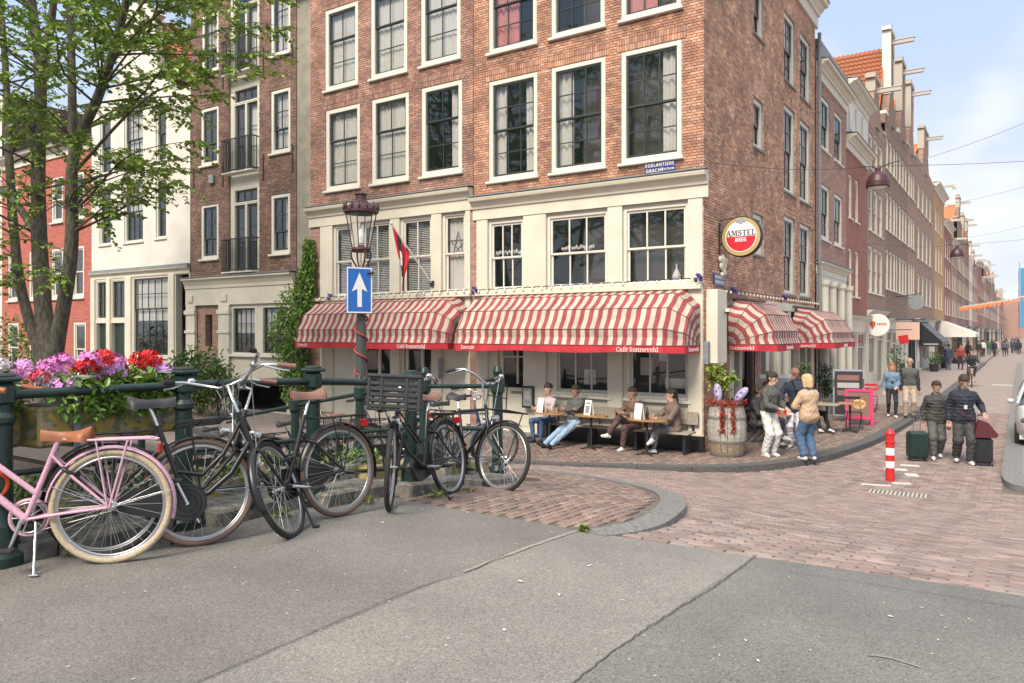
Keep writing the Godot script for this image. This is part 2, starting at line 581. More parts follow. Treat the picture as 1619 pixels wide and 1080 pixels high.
func pavers(root: Node3D, area: Rect2, inside: Callable, h: Callable, cols: Array, sd: int, sx := 0.21, sz := 0.105, along_z := false, limit := 300) -> void:
	var r := RandomNumberGenerator.new()
	r.seed = sd
	var kinds := []
	for k in 3:
		var b := MB.new()
		var f := 0.006 + 0.003 * k
		var hx := 0.5
		var T := [V(-hx + f / sx, 0, -0.5 + f / sz), V(hx - f / sx, 0, -0.5 + f / sz), V(hx - f / sx, 0, 0.5 - f / sz), V(-hx + f / sx, 0, 0.5 - f / sz)]
		var Bm := [V(-hx, -0.6, -0.5), V(hx, -0.6, -0.5), V(hx, -0.6, 0.5), V(-hx, -0.6, 0.5)]
		var Md := [V(-hx, -0.12, -0.5), V(hx, -0.12, -0.5), V(hx, -0.12, 0.5), V(-hx, -0.12, 0.5)]
		b.quad(T[3], T[2], T[1], T[0])
		for i in 4:
			var j := (i + 1) % 4
			b.quad(T[i], T[j], Md[j], Md[i])
			b.quad(Md[i], Md[j], Bm[j], Bm[i])
		kinds.append(b.done(M.paver))
	var xs := []
	var cs := []
	var du := sz if along_z else sx
	var dv := sx if along_z else sz
	var row := 0
	var z := area.position.y
	while z < area.end.y:
		var off := 0.5 * sx * (row % 2) if not along_z else 0.0
		var x := area.position.x - off
		var colu := 0
		while x < area.end.x:
			var zz := z + (0.5 * sx * (colu % 2) if along_z else 0.0)
			colu += 1
			if inside.call(x, zz):
				var y: float = h.call(x, zz) + r.randf_range(-0.003, 0.003)
				var hx: float = (h.call(x + 0.1, zz) - h.call(x - 0.1, zz)) / 0.2
				var hz: float = (h.call(x, zz + 0.1) - h.call(x, zz - 0.1)) / 0.2
				var up := V(-hx + r.randf_range(-0.012, 0.012), 1, -hz + r.randf_range(-0.012, 0.012)).normalized()
				var ax := V(1, hx, 0).normalized().rotated(up, r.randf_range(-0.012, 0.012))
				var az := ax.cross(up).normalized()
				var bs := Basis(ax * (du - 0.010 - r.randf() * 0.004), up * 0.06, az * (dv - 0.008 - r.randf() * 0.003))
				var k: Color = cols[r.randi() % cols.size()]
				k = k * r.randf_range(0.80, 1.16)
				k.a = 1
				xs.append(Transform3D(bs, V(x, y, zz)))
				cs.append(k)
			x += du
		z += dv
		row += 1
	split_pieces(root, "brick", kinds, xs, cs, limit, M.paver)
func split_pieces(root: Node3D, called: String, kinds: Array, xs: Array, cs: Array, limit: int, base: StandardMaterial3D, to := Transform3D()) -> void:
	# those nearest to the photographer are parts of their own, the rest one part
	var eye := V(5.67, 2.7, 15.82)
	var order := []
	for i in xs.size():
		var p: Vector3 = to * xs[i].origin
		var c := p - eye
		var depth := 0.5571 * -c.x + 0.8304 * -c.z
		var side := 0.8304 * c.x - 0.5571 * c.z
		var d := c.length()
		if depth < 0.3 or absf(side / depth) > 0.69 or absf(c.y / depth) > 0.47: d += 100
		order.append([d, i])
	order.sort_custom(func(a, b): return a[0] < b[0])
	var rest_x := []
	var rest_c := []
	var shades := {}
	for k in order.size():
		var i: int = order[k][1]
		if k < limit and order[k][0] < 90:
			var q: Color = cs[i]
			var key := "%s%d_%d_%d" % [called, int(q.r * 22), int(q.g * 30), int(q.b * 30)]
			if not shades.has(key):
				var m := base.duplicate() as StandardMaterial3D
				m.vertex_color_use_as_albedo = false
				m.albedo_color = q.linear_to_srgb()
				shades[key] = m
			part(called, kinds[i % kinds.size()], root, shades[key], xs[i])
		else:
			rest_x.append(xs[i])
			rest_c.append(cs[i])
	if rest_x.size(): multi(called + "work", kinds[0], rest_x, rest_c, root)
func holder(called: String) -> Node3D:
	var o := Node3D.new()
	o.name = numbered(called)
	add_child(o, true)
	o.set_meta("kind", "structure")
	return o
func inpoly(x: float, z: float, p: PackedVector2Array) -> bool:
	return Geometry2D.is_point_in_polygon(Vector2(x, z), p)
func build_ground() -> void:
	var b := MB.new()
	b.quad(V(-500, -0.06, 8.2), V(0.2, -0.06, 8.2), V(0.2, -0.06, -900), V(-500, -0.06, -900))
	b.quad(V(0.2, -0.06, 8.2), V(500, -0.06, 8.2), V(500, -0.06, -900), V(0.2, -0.06, -900))
	b.quad(V(-500, -0.06, 600), V(500, -0.06, 600), V(500, -0.06, 24), V(-500, -0.06, 24))
	struct("ground", b, M.far_paving)
	b = MB.new()
	b.quad(V(-500, -1.15, 26), V(500, -1.15, 26), V(500, -1.15, 6), V(-500, -1.15, 6))
	struct("canal_water", b, M.water)
	b = MB.new()
	b.ext(-200, -1.6, 7.7, -8.0, -0.05, 8.2)
	for i in 16:
		var qa := -8.0 + i * 0.56
		var qb := qa + 0.56
		b.quad(V(qa, -1.6, 8.2), V(qb, -1.6, 8.2), V(qb, gh(qb, 8.2) + 0.06, 8.2), V(qa, gh(qa, 8.2) + 0.06, 8.2))
	for i in 24:
		var za := 26.0 - i * 0.742
		var zb := za - 0.742
		var xa := 0.66 + 0.105 * (13.74 - za)
		var xb := 0.66 + 0.105 * (13.74 - zb)
		b.quad(V(xb, -1.6, zb), V(xa, -1.6, za), V(xa, gh(1, za), za), V(xb, gh(1, zb), zb))
	b.ext(-200, -1.6, 24, 200, -0.05, 24.5)
	b.ext(9.0, -1.6, 7.7, 200, -0.05, 8.2)
	struct("quay_wall", b, M.quay_brick)
	# kerb lines
	KERB_CAFE = smooth_line([Vector2(3.2, -60), Vector2(3.15, -24), Vector2(3.06, -12), Vector2(2.85, -5.4), Vector2(2.55, -2.4), Vector2(2.15, -0.55), Vector2(1.45, 0.95), Vector2(0.5, 2.0), Vector2(-0.5, 2.6), Vector2(-1.8, 3.3), Vector2(-3.9, 3.65), Vector2(-8, 3.8), Vector2(-18, 3.9), Vector2(-40, 4.0)], 10)
	KERB_BRIDGE = smooth_line([Vector2(2.96, 10.88), Vector2(3.10, 10.15), Vector2(2.78, 8.95), Vector2(2.08, 7.62), Vector2(1.10, 6.72), Vector2(0.2, 6.3), Vector2(-2.1, 5.95), Vector2(-8, 5.8), Vector2(-18, 5.7), Vector2(-40, 5.7)], 8)
	var s1 := KERB_CAFE.duplicate()
	s1.append_array(PackedVector2Array([Vector2(-40, -0.3), Vector2(-0.1, -0.3), Vector2(-0.1, -60)]))
	var s2 := KERB_BRIDGE.duplicate()
	s2.append_array(PackedVector2Array([Vector2(-40, 8.2), Vector2(0.95, 8.2), Vector2(0.95, 10.85)]))
	var h1 := func(x: float, z: float) -> float: return 0.12 + gh(x, z) * 0.35
	var h2 := func(x: float, z: float) -> float: return gh(x, z) + 0.05 * (1.0 - smoothstep(9.6, 10.8, z))
	var h0 := func(x: float, z: float) -> float: return gh(x, z)
	# beds of joint sand under the bricks, then the bricks themselves
	var road := holder("brick_road")
	b = MB.new()
	surf(b, PackedVector2Array([Vector2(-40, -0.2), Vector2(9.5, -0.2), Vector2(9.5, 10.85), Vector2(0.95, 10.85), Vector2(0.95, 8.2), Vector2(-40, 8.2)]), 1.0, func(x: float, z: float) -> float: return gh(x, z) - 0.014)
	b.quad(V(0, -0.014, -0.2), V(9.5, -0.014, -0.2), V(9.5, -0.014, -14), V(0, -0.014, -14))
	obj("joint_sand", b, M.paving_joint, road)
	b = MB.new()
	b.quad(V(0, 0, -14), V(9.5, 0, -14), V(9.5, 0, -420), V(0, 0, -420))
	obj("far_paving", b, M.far_paving, road)
	b = MB.new()
	surf(b, PackedVector2Array([Vector2(-40, 3), Vector2(-9, 3), Vector2(-9, 6.4), Vector2(-40, 6.4)]), 2.0, h0)
	obj("far_paving", b, M.far_paving, road)
	var rose := [Color(0.306, 0.226, 0.200), Color(0.268, 0.197, 0.176), Color(0.332, 0.249, 0.220), Color(0.289, 0.232, 0.220), Color(0.235, 0.174, 0.159)]
	var red := [Color(0.272, 0.192, 0.157), Color(0.239, 0.165, 0.138), Color(0.304, 0.224, 0.186), Color(0.217, 0.165, 0.144)]
	pavers(road, Rect2(-9, -14, 17, 24.78), func(x: float, z: float) -> bool:
		if x > 5.36 and z < 0.7: return false
		if x < -0.3 and z < 2: return false
		if x < 5.3 and z < -3.0 and z < -14.0: return false
		return not inpoly(x, z, s1) and not inpoly(x, z, s2) and (x > 1.0 or z < 8.1), h0, rose, 5, 0.20, 0.078)
	var walk := holder("cafe_pavement")
	b = MB.new()
	surf(b, s1, 2.0, func(x: float, z: float) -> float: return 0.106 + gh(x, z) * 0.35)
	obj("joint_sand", b, M.paving_joint, walk)
	b = MB.new()
	b.quad(V(0, 0.122, -14), V(3.1, 0.122, -14), V(3.15, 0.122, -420), V(0, 0.122, -420))
	b.quad(V(-40, 0.125, 3.7), V(-9, 0.125, 3.6), V(-9, 0.125, 0), V(-40, 0.125, 0))
	obj("far_paving", b, M.far_paving, walk)
	var k1 := Geometry2D.offset_polygon(s1, -0.30)[0]
	pavers(walk, Rect2(-9, -14, 12.2, 18), func(x: float, z: float) -> bool:
		if x < 0 and z < 0: return false
		return inpoly(x, z, k1), h1, red, 6, 0.20, 0.08, true)
	var corner := holder("bridge_pavement")
	b = MB.new()
	surf(b, s2, 0.7, func(x: float, z: float) -> float: return gh(x, z) + 0.036 - 0.05 * smoothstep(9.6, 10.8, z))
	obj("joint_sand", b, M.paving_joint, corner)
	var k2 := Geometry2D.offset_polygon(s2, -0.10)[0]
	pavers(corner, Rect2(-9, 5.6, 12.2, 5.2), func(x: float, z: float) -> bool: return inpoly(x, z, k2), h2, red, 7, 0.20, 0.08, true)
	kerb("cafe_kerb", KERB_CAFE, 0.30, func(x: float, z: float) -> float: return 0.126 + gh(x, z) * 0.37, 0.2, M.kerb_dark)
	var kb := KERB_BRIDGE.duplicate()
	kerb("bridge_kerb", kb, 0.24, func(x: float, z: float) -> float: return gh(x, z) + 0.058 - 0.05 * smoothstep(9.6, 10.8, z), 0.15, M.kerb_light)
	# right-hand pavement with its big kerb slabs
	var rw := smooth_line([Vector2(9.4, 0.95), Vector2(6.6, 0.75), Vector2(5.75, 0.45), Vector2(5.40, -0.3), Vector2(5.36, -3), Vector2(5.36, -12), Vector2(5.38, -24), Vector2(5.4, -60)], 8)
	kerb("street_kerb", rw, 0.34, func(_x: float, _z: float) -> float: return 0.10, 0.2, M.kerb_light, 1.2)
	b = MB.new()
	var s3 := rw.duplicate()
	s3.append_array(PackedVector2Array([Vector2(9.4, -60)]))
	surf(b, s3, 20.0, func(_x: float, _z: float) -> float: return 0.092)
	struct("street_pavement", b, M.far_paving)
	# bridge deck of asphalt: three lanes of different age
	var hd := func(x: float, z: float) -> float: return gh(x, z) + 0.002
	var lanes := {"asphalt_left": [Vector2(0.95, 10.82), Vector2(2.96, 10.88), Vector2(2.96, 26), Vector2(-0.62, 26)],
		"asphalt_mid": [Vector2(2.96, 10.88), Vector2(4.22, 10.78), Vector2(4.20, 13.0), Vector2(4.2, 26), Vector2(2.96, 26)],
		"asphalt_right": [Vector2(4.22, 10.78), Vector2(5.0, 10.70), Vector2(9.5, 10.4), Vector2(9.5, 26), Vector2(4.2, 26), Vector2(4.20, 13.0)]}
	for k: String in lanes:
		b = MB.new()
		surf(b, PackedVector2Array(lanes[k]), 0.6, hd)
		struct("asphalt_deck", b, M[k])
	var r := RandomNumberGenerator.new()
	r.seed = 3
	for q in [[[Vector2(4.22, 10.8), Vector2(4.25, 11.7), Vector2(4.19, 13.0), Vector2(4.22, 15)], 0.0035, "asphalt_crack"], [[Vector2(2.95, 11.8), Vector2(2.99, 12.3), Vector2(2.93, 12.9), Vector2(2.97, 15)], 0.0025, "asphalt_crack"], [[Vector2(2.95, 10.9), Vector2(2.97, 11.9), Vector2(2.97, 12.3)], 0.016, "asphalt_seam"], [[Vector2(4.5, 11.05), Vector2(5.3, 11.0), Vector2(6.2, 10.95)], 0.0025, "asphalt_crack"], [[Vector2(5.12, 12.23), Vector2(5.2, 12.21), Vector2(5.32, 12.24)], 0.006, "asphalt_seam"]]:
		var ln := smooth_line(q[0], 40)
		b = MB.new()
		for i in ln.size() - 1:
			var d := (ln[i + 1] - ln[i]).normalized()
			var nn := Vector2(-d.y, d.x)
			if i > 0: ln[i] += nn * r.randf_range(-0.006, 0.006)
		for i in ln.size() - 1:
			var d := (ln[i + 1] - ln[i]).normalized()
			var nn: Vector2 = Vector2(-d.y, d.x) * q[1]
			var w := [ln[i] - nn * r.randf_range(0.5, 1.5), ln[i + 1] - nn, ln[i + 1] + nn, ln[i] + nn]
			var P := []
			for e: Vector2 in w: P.append(V(e.x, hd.call(e.x, e.y) + 0.004 + (0.003 if q[2] == "asphalt_crack" else 0.0), e.y))
			b.quad(P[3], P[2], P[1], P[0])
		struct("asphalt_crack" if q[2] == "asphalt_crack" else "asphalt_seam", b, M[q[2]])
	# droppings, gum and leaf scraps on the asphalt
	b = MB.new()
	mat("speck", Color(0.62, 0.60, 0.55), 0.9)
	for i in 330:
		var x := r.randf_range(0.8, 8.5)
		var z := r.randf_range(10.9, 14.4)
		var s := r.randf_range(0.002, 0.006) * (1.0 + 1.3 * float(r.randf() > 0.94))
		var a := r.randf() * TAU
		for k in 7:
			var e := func(j: int) -> Vector3:
				var t := TAU * j / 7.0
				var q := Vector2(cos(t) * s * 1.7, sin(t) * s * (0.6 + 0.4 * sin(j * 2.3 + i))).rotated(a)
				return V(x + q.x, hd.call(x, z) + 0.006, z + q.y)
			b.flat(V(x, hd.call(x, z) + 0.006, z), e.call(k + 1), e.call(k))
	var o := struct("road_droppings", b, M.speck)
	o.set_meta("kind", "stuff")
# ---------------------------------------------------------------- walls, bricks, windows
func cells(x0: float, x1: float, y0: float, y1: float, holes: Array) -> Array:
	var xs := [x0, x1]
	var ys := [y0, y1]
	for h: Rect2 in holes:
		for q in [h.position.x, h.end.x]:
			if q > x0 and q < x1 and not xs.has(q): xs.append(q)
		for q in [h.position.y, h.end.y]:
			if q > y0 and q < y1 and not ys.has(q): ys.append(q)
	xs.sort()
	ys.sort()
	var o := []
	for i in xs.size() - 1:
		for j in ys.size() - 1:
			var m := Vector2(xs[i] + xs[i + 1], ys[j] + ys[j + 1]) / 2
			var hit := false
			for h: Rect2 in holes:
				if h.has_point(m): hit = true
			if not hit: o.append(Rect2(xs[i], ys[j], xs[i + 1] - xs[i], ys[j + 1] - ys[j]))
	return o
func wall(called: String, parent: Node, xf: Transform3D, x0: float, x1: float, y0: float, y1: float, holes: Array, m: Material, z := 0.0, depth := 0.25) -> MeshInstance3D:
	var b := MB.new()
	for r: Rect2 in cells(x0, x1, y0, y1, holes):
		b.quad(V(r.position.x, r.position.y, z), V(r.end.x, r.position.y, z), V(r.end.x, r.end.y, z), V(r.position.x, r.end.y, z))
		b.quad(V(r.end.x, r.position.y, z - depth), V(r.position.x, r.position.y, z - depth), V(r.position.x, r.end.y, z - depth), V(r.end.x, r.end.y, z - depth))
	for h: Rect2 in holes:
		var a := h.position
		var e := h.end
		if a.x < x0 or e.x > x1: continue
		b.quad(V(a.x, a.y, z), V(a.x, e.y, z), V(a.x, e.y, z - depth), V(a.x, a.y, z - depth))
		b.quad(V(e.x, e.y, z), V(e.x, a.y, z), V(e.x, a.y, z - depth), V(e.x, e.y, z - depth))
		b.quad(V(a.x, e.y, z), V(e.x, e.y, z), V(e.x, e.y, z - depth), V(a.x, e.y, z - depth))
		b.quad(V(e.x, a.y, z), V(a.x, a.y, z), V(a.x, a.y, z - depth), V(e.x, a.y, z - depth))
	return obj(called, b, m, parent, xf)
func brickwork(parent: Node, xf: Transform3D, x0: float, x1: float, y0: float, y1: float, holes: Array, arches: Array, cols: Array, sd: int, limit: int, to: Transform3D) -> void:
	var r := RandomNumberGenerator.new()
	r.seed = sd
	if not cache.has("bricks"):
		var kinds := []
		for k in 3:
			var b := MB.new()
			var f := 0.02 + 0.008 * k
			var T := [V(-0.5 + f, -0.5 + f * 3, 0.5), V(0.5 - f, -0.5 + f * 2, 0.5), V(0.5 - f, 0.5 - f * 3, 0.5), V(-0.5 + f, 0.5 - f * 2, 0.5)]
			var B := [V(-0.5, -0.5, 0.3), V(0.5, -0.5, 0.3), V(0.5, 0.5, 0.3), V(-0.5, 0.5, 0.3)]
			b.quad(T[0], T[1], T[2], T[3])
			for i in 4:
				var j := (i + 1) % 4
				b.quad(B[i], B[j], T[j], T[i])
				b.quad(B[i] - V(0, 0, 0.8), B[j] - V(0, 0, 0.8), B[j], B[i])
			kinds.append(b.done(M.brick_front))
		cache.bricks = kinds
	var ch := 0.0625
	var xs := []
	var cs := []
	var pn := FastNoiseLite.new()
	pn.seed = sd
	pn.frequency = 0.35
	pn.fractal_octaves = 3
	var put := func(a: float, e: float, y: float, h: float, upright := 0.0) -> void:
		if e - a < 0.03: return
		var z := r.randf_range(-0.003, 0.003)
		var bs := Basis(V(0, 0, 1), r.randf_range(-0.012, 0.012) + upright) * Basis.from_scale(V(e - a - 0.009, h - 0.009, 0.03))
		var k: Color = cols[r.randi() % cols.size()]
		k = k * r.randf_range(0.90, 1.09) * (1.0 + 0.24 * pn.get_noise_2d(a, y * 1.4))
		for hr: Rect2 in holes: # rain streaks under the sills
			var below := hr.position.y - y
			if below > 0.0 and below < 0.75 and a > hr.position.x - 0.12 and e < hr.end.x + 0.12 and r.randf() < 0.75: k = k * lerpf(0.70, 1.0, below / 0.75)
		k.a = 1
		xs.append(xf * Transform3D(bs, V((a + e) / 2, y + h / 2, z - 0.008)))
		cs.append(k)
	var all := holes.duplicate()
	all.append_array(arches)
	var row := 0
	var y := y0
	while y < y1 - 0.02:
		var yc := y + ch / 2
		var gaps := []
		for h: Rect2 in all:
			if yc > h.position.y and yc < h.end.y: gaps.append([h.position.x, h.end.x])
		var x := x0 - (0.055 if row % 2 else (0.11 if row % 4 == 2 else 0.0))
		var i := 0
		while x < x1:
			var len := 0.22
			if row % 2 == 1: len = 0.11
			var segs := [[maxf(x, x0), minf(x + len, x1)]]
			for g in gaps:
				var nx := []
				for s in segs:
					if g[1] <= s[0] or g[0] >= s[1]: nx.append(s)
					else:
						if g[0] > s[0]: nx.append([s[0], g[0]])
						if g[1] < s[1]: nx.append([g[1], s[1]])
				segs = nx
			for s in segs: put.call(s[0], s[1], y, ch)
			x += len
			i += 1
		y += ch
		row += 1
	for a: Rect2 in arches: # soldier course, fanned a little
		var nb := int(round(a.size.x / 0.0625))
		var w := a.size.x / nb
		for i in nb:
			var t := (i + 0.5) / nb - 0.5
			for hseg in 2:
				var hh := a.size.y / 2
				put.call(a.position.x + i * w, a.position.x + (i + 1) * w, a.position.y + hseg * hh, hh, -t * 0.25)
	# transforms are in the parent's frame already
	split_pieces(parent, "brick", cache.bricks, xs, cs, limit, M.brick_front, to)
func arch_over(h: Rect2) -> Rect2:
	return Rect2(h.position.x - 0.10, h.end.y + 0.002, h.size.x + 0.2, 0.29)
func pane_mesh(w: float, h: float) -> Mesh:
	var key := "pane%.2f_%.2f" % [w, h]
	if not cache.has(key):
		var b := MB.new()
		for z in [0.0, -0.014]: b.quad(V(-w / 2, -h / 2, z), V(w / 2, -h / 2, z), V(w / 2, h / 2, z), V(-w / 2, h / 2, z))
		cache[key] = b.done()
	return cache[key]
func window(parent: Node, xf: Transform3D, r: Rect2, cols: int, ru: int, rl: int, o := {}) -> Node3D:
	var w := r.size.x
	var h := r.size.y
	var f: float = o.get("fw", 0.10)
	var back: float = o.get("back", 0.0)
	var split: float = o.get("split", 0.5)
	var s: float = o.get("sash_w", 0.05)
	var mb_: float = o.get("bar", 0.024)
	var node := sub("window", parent, xf * Transform3D(Basis(), V(r.position.x, r.position.y, -0.012 - back)))
	var key := "win%.2f_%.2f_%d_%d_%d_%.2f_%.2f_%.3f" % [w, h, cols, ru, rl, f, split, mb_]
	if not cache.has(key):
		var b := MB.new()
		b.bev(V(f / 2, h / 2, -0.06), V(f, h, 0.12), 0.012)
		b.bev(V(w - f / 2, h / 2, -0.06), V(f, h, 0.12), 0.012)
		b.bev(V(w / 2, h - f / 2, -0.061), V(w - 2 * f + 0.01, f, 0.12), 0.012)
		b.bev(V(w / 2, f / 2, -0.059), V(w - 2 * f + 0.01, f, 0.13), 0.012)
		var g := MB.new()
		var rects := []
		var iw := w - 2 * f
		var ih := h - 2 * f
		var ym := f + ih * split
		for k in 2:
			var rows := rl if k == 0 else ru
			if rows == 0: continue
			var ya := f if k == 0 else ym - 0.02
			var yb := ym + 0.02 if k == 0 else h - f
			if ru == 0: yb = h - f
			var z := -0.095 if k == 0 else -0.058
			var sb := s * 1.3 if k == 0 else s
			g.bev(V(f + s / 2, (ya + yb) / 2, z), V(s, yb - ya, 0.035), 0.005)
			g.bev(V(w - f - s / 2, (ya + yb) / 2, z), V(s, yb - ya, 0.035), 0.005)
			g.bev(V(w / 2, ya + sb / 2, z + 0.001), V(iw - 2 * s + 0.004, sb, 0.035), 0.005)
			g.bev(V(w / 2, yb - s / 2, z + 0.001), V(iw - 2 * s + 0.004, s, 0.035), 0.005)
			var gx0 := f + s
			var gw := iw - 2 * s
			var gy0 := ya + sb
			var gh_ := yb - s - gy0
			for i in range(1, cols): g.ext(gx0 + gw * i / cols - mb_ / 2, gy0, z - 0.012, gx0 + gw * i / cols + mb_ / 2, gy0 + gh_, z + 0.014)
			for j in range(1, rows): g.ext(gx0, gy0 + gh_ * j / rows - mb_ / 2, z - 0.010, gx0 + gw, gy0 + gh_ * j / rows + mb_ / 2, z + 0.012)
			for i in cols:
				for j in rows:
					rects.append([gw / cols, gh_ / rows, V(gx0 + gw * (i + 0.5) / cols, gy0 + gh_ * (j + 0.5) / rows, z - 0.002)])
		cache[key] = [b.done(), g.done(), rects]
	part("frame", cache[key][0], node, o.get("frame", M.cream_frame))
	part("glazing_bars", cache[key][1], node, o.get("sash", M.sash))
	var r2 := RandomNumberGenerator.new()
	r2.seed = int(r.position.x * 100 + r.position.y * 17)
	for q in cache[key][2]:
		part("pane", pane_mesh(q[0], q[1]), node, o.get("glass", M.glass), Transform3D(Basis.from_euler(V(r2.randf_range(-0.008, 0.008), r2.randf_range(-0.012, 0.012), 0)), q[2]))
	if o.get("sill", true):
		var b := MB.new()
		b.bev(V(w / 2, -0.035, 0.03), V(w + 0.12, 0.07, 0.14), 0.012)
		obj("sill", b, o.get("sill_mat", M.sill), node)
	match o.get("curtain", ""):
		"full": curtain(node, f, w - f, f, h - f, M.curtain, 0.012)
		"half": curtain(node, f, w - f, h * 0.45, h - f, M.curtain, 0.012)
		"left": curtain(node, f, f + w * 0.28, f, h - f, M.curtain, 0.03)
		"right": curtain(node, w - f - w * 0.26, w - f, f, h - f, M.curtain, 0.03)
		"both":
			curtain(node, f, f + w * 0.22, f, h - f, M.curtain, 0.03)
			curtain(node, w - f - w * 0.22, w - f, f, h - f, M.curtain, 0.03)
		"pink": curtain(node, f, f + w * 0.5, f, h - f, M.curtain_pink, 0.03)
		"blind":
			var b := MB.new()
			var yy := f + 0.03
			while yy < h - f - 0.02:
				b.box(V(w / 2, yy, -0.20), V(w - 2 * f - 0.04, 0.004, 0.045), Basis(V(1, 0, 0), 0.7))
				yy += 0.05
			var bo := obj("blind", b, M.curtain, node)
			bo.set_meta("kind", "stuff")
	return node
func curtain(node: Node, x0: float, x1: float, y0: float, y1: float, m: Material, amp: float) -> void:
	var rows := []
	var n := maxi(8, int((x1 - x0) / 0.025))
	for j in 3:
		var row := []
		for i in n + 1:
			var t := float(i) / n
			var x := x0 + (x1 - x0) * t
			row.append(V(x, y0 + (y1 - y0) * j / 2.0, -0.18 + amp * sin(x * 52.0 + 2.0 * sin(x * 9.0)) + amp * 0.4 * sin(x * 91.0 + j)))
		rows.append(row)
	var b := MB.new()
	b.grid(rows)
	obj("curtain", b, m, node)
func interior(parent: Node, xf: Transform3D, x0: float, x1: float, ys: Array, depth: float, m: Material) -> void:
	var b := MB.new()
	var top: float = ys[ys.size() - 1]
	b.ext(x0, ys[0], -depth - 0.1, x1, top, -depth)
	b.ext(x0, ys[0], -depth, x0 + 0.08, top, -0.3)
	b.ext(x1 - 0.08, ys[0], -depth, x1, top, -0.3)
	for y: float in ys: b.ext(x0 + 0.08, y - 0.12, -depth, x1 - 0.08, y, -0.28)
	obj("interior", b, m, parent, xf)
func cornice(called: String, parent: Node, xf: Transform3D, x0: float, x1: float, y0: float, y1: float, pr: float, m: Material, cap := true, fascia := 0.5) -> void:
	var h := y1 - y0
	var p := PackedVector2Array([Vector2(0.0, y0), Vector2(pr * 0.18, y0), Vector2(pr * 0.18, y0 + h * fascia), Vector2(pr * 0.32, y0 + h * fascia), Vector2(pr * 0.36, y0 + h * (fascia + 0.10)), Vector2(pr * 0.62, y0 + h * (fascia + 0.24)), Vector2(pr * 0.66, y0 + h * (fascia + 0.30)), Vector2(pr * 0.92, y0 + h * (fascia + 0.33)), Vector2(pr, y0 + h * 0.94), Vector2(pr, y1), Vector2(0, y1)])
	var b := MB.new()
	# profile drawn in (z, y); swept along x
	b.prism(p, x0, x1, Transform3D(Basis(V(0, 0, 1), V(0, 1, 0), V(1, 0, 0)), Vector3.ZERO))
	for i in range(0, b.n.size()): b.n[i] = b.n[i]
	obj(called, b, m, parent, xf)
	if cap:
		b = MB.new()
		b.box(V((x0 + x1) / 2, y1 + 0.05, pr / 2 - 0.02), V(x1 - x0 + 0.06, 0.03, pr + 0.1), Basis(V(1, 0, 0), 0.13))
		obj("lead_capping", b, M.lead, parent, xf)
func bar(called: String, parent: Node, xf: Transform3D, x0: float, y0: float, x1: float, y1: float, z0: float, z1: float, m: Material, r := 0.012) -> MeshInstance3D:
	var b := MB.new()
	b.bev(V((x0 + x1) / 2, (y0 + y1) / 2, (z0 + z1) / 2), V(x1 - x0, y1 - y0, z1 - z0), r)
	return obj(called, b, m, parent, xf)
func R(x0: float, y0: float, x1: float, y1: float) -> Rect2:
	return Rect2(x0, y0, x1 - x0, y1 - y0)
func letters(parent: Node, s: String, h: float, xf: Transform3D, m: Material, font := "Droid Sans", bold := false, italic := false, depth := 0.004) -> void:
	var t := TextMesh.new()
	t.text = s
	var f := SystemFont.new()
	f.font_names = PackedStringArray([font])
	f.font_weight = 700 if bold else 400
	f.font_italic = italic
	t.font = f
	t.font_size = 48
	t.pixel_size = h / 48.0 * 1.37
	t.depth = depth
	t.curve_step = 2.0
	part("lettering", t, parent, m, xf)

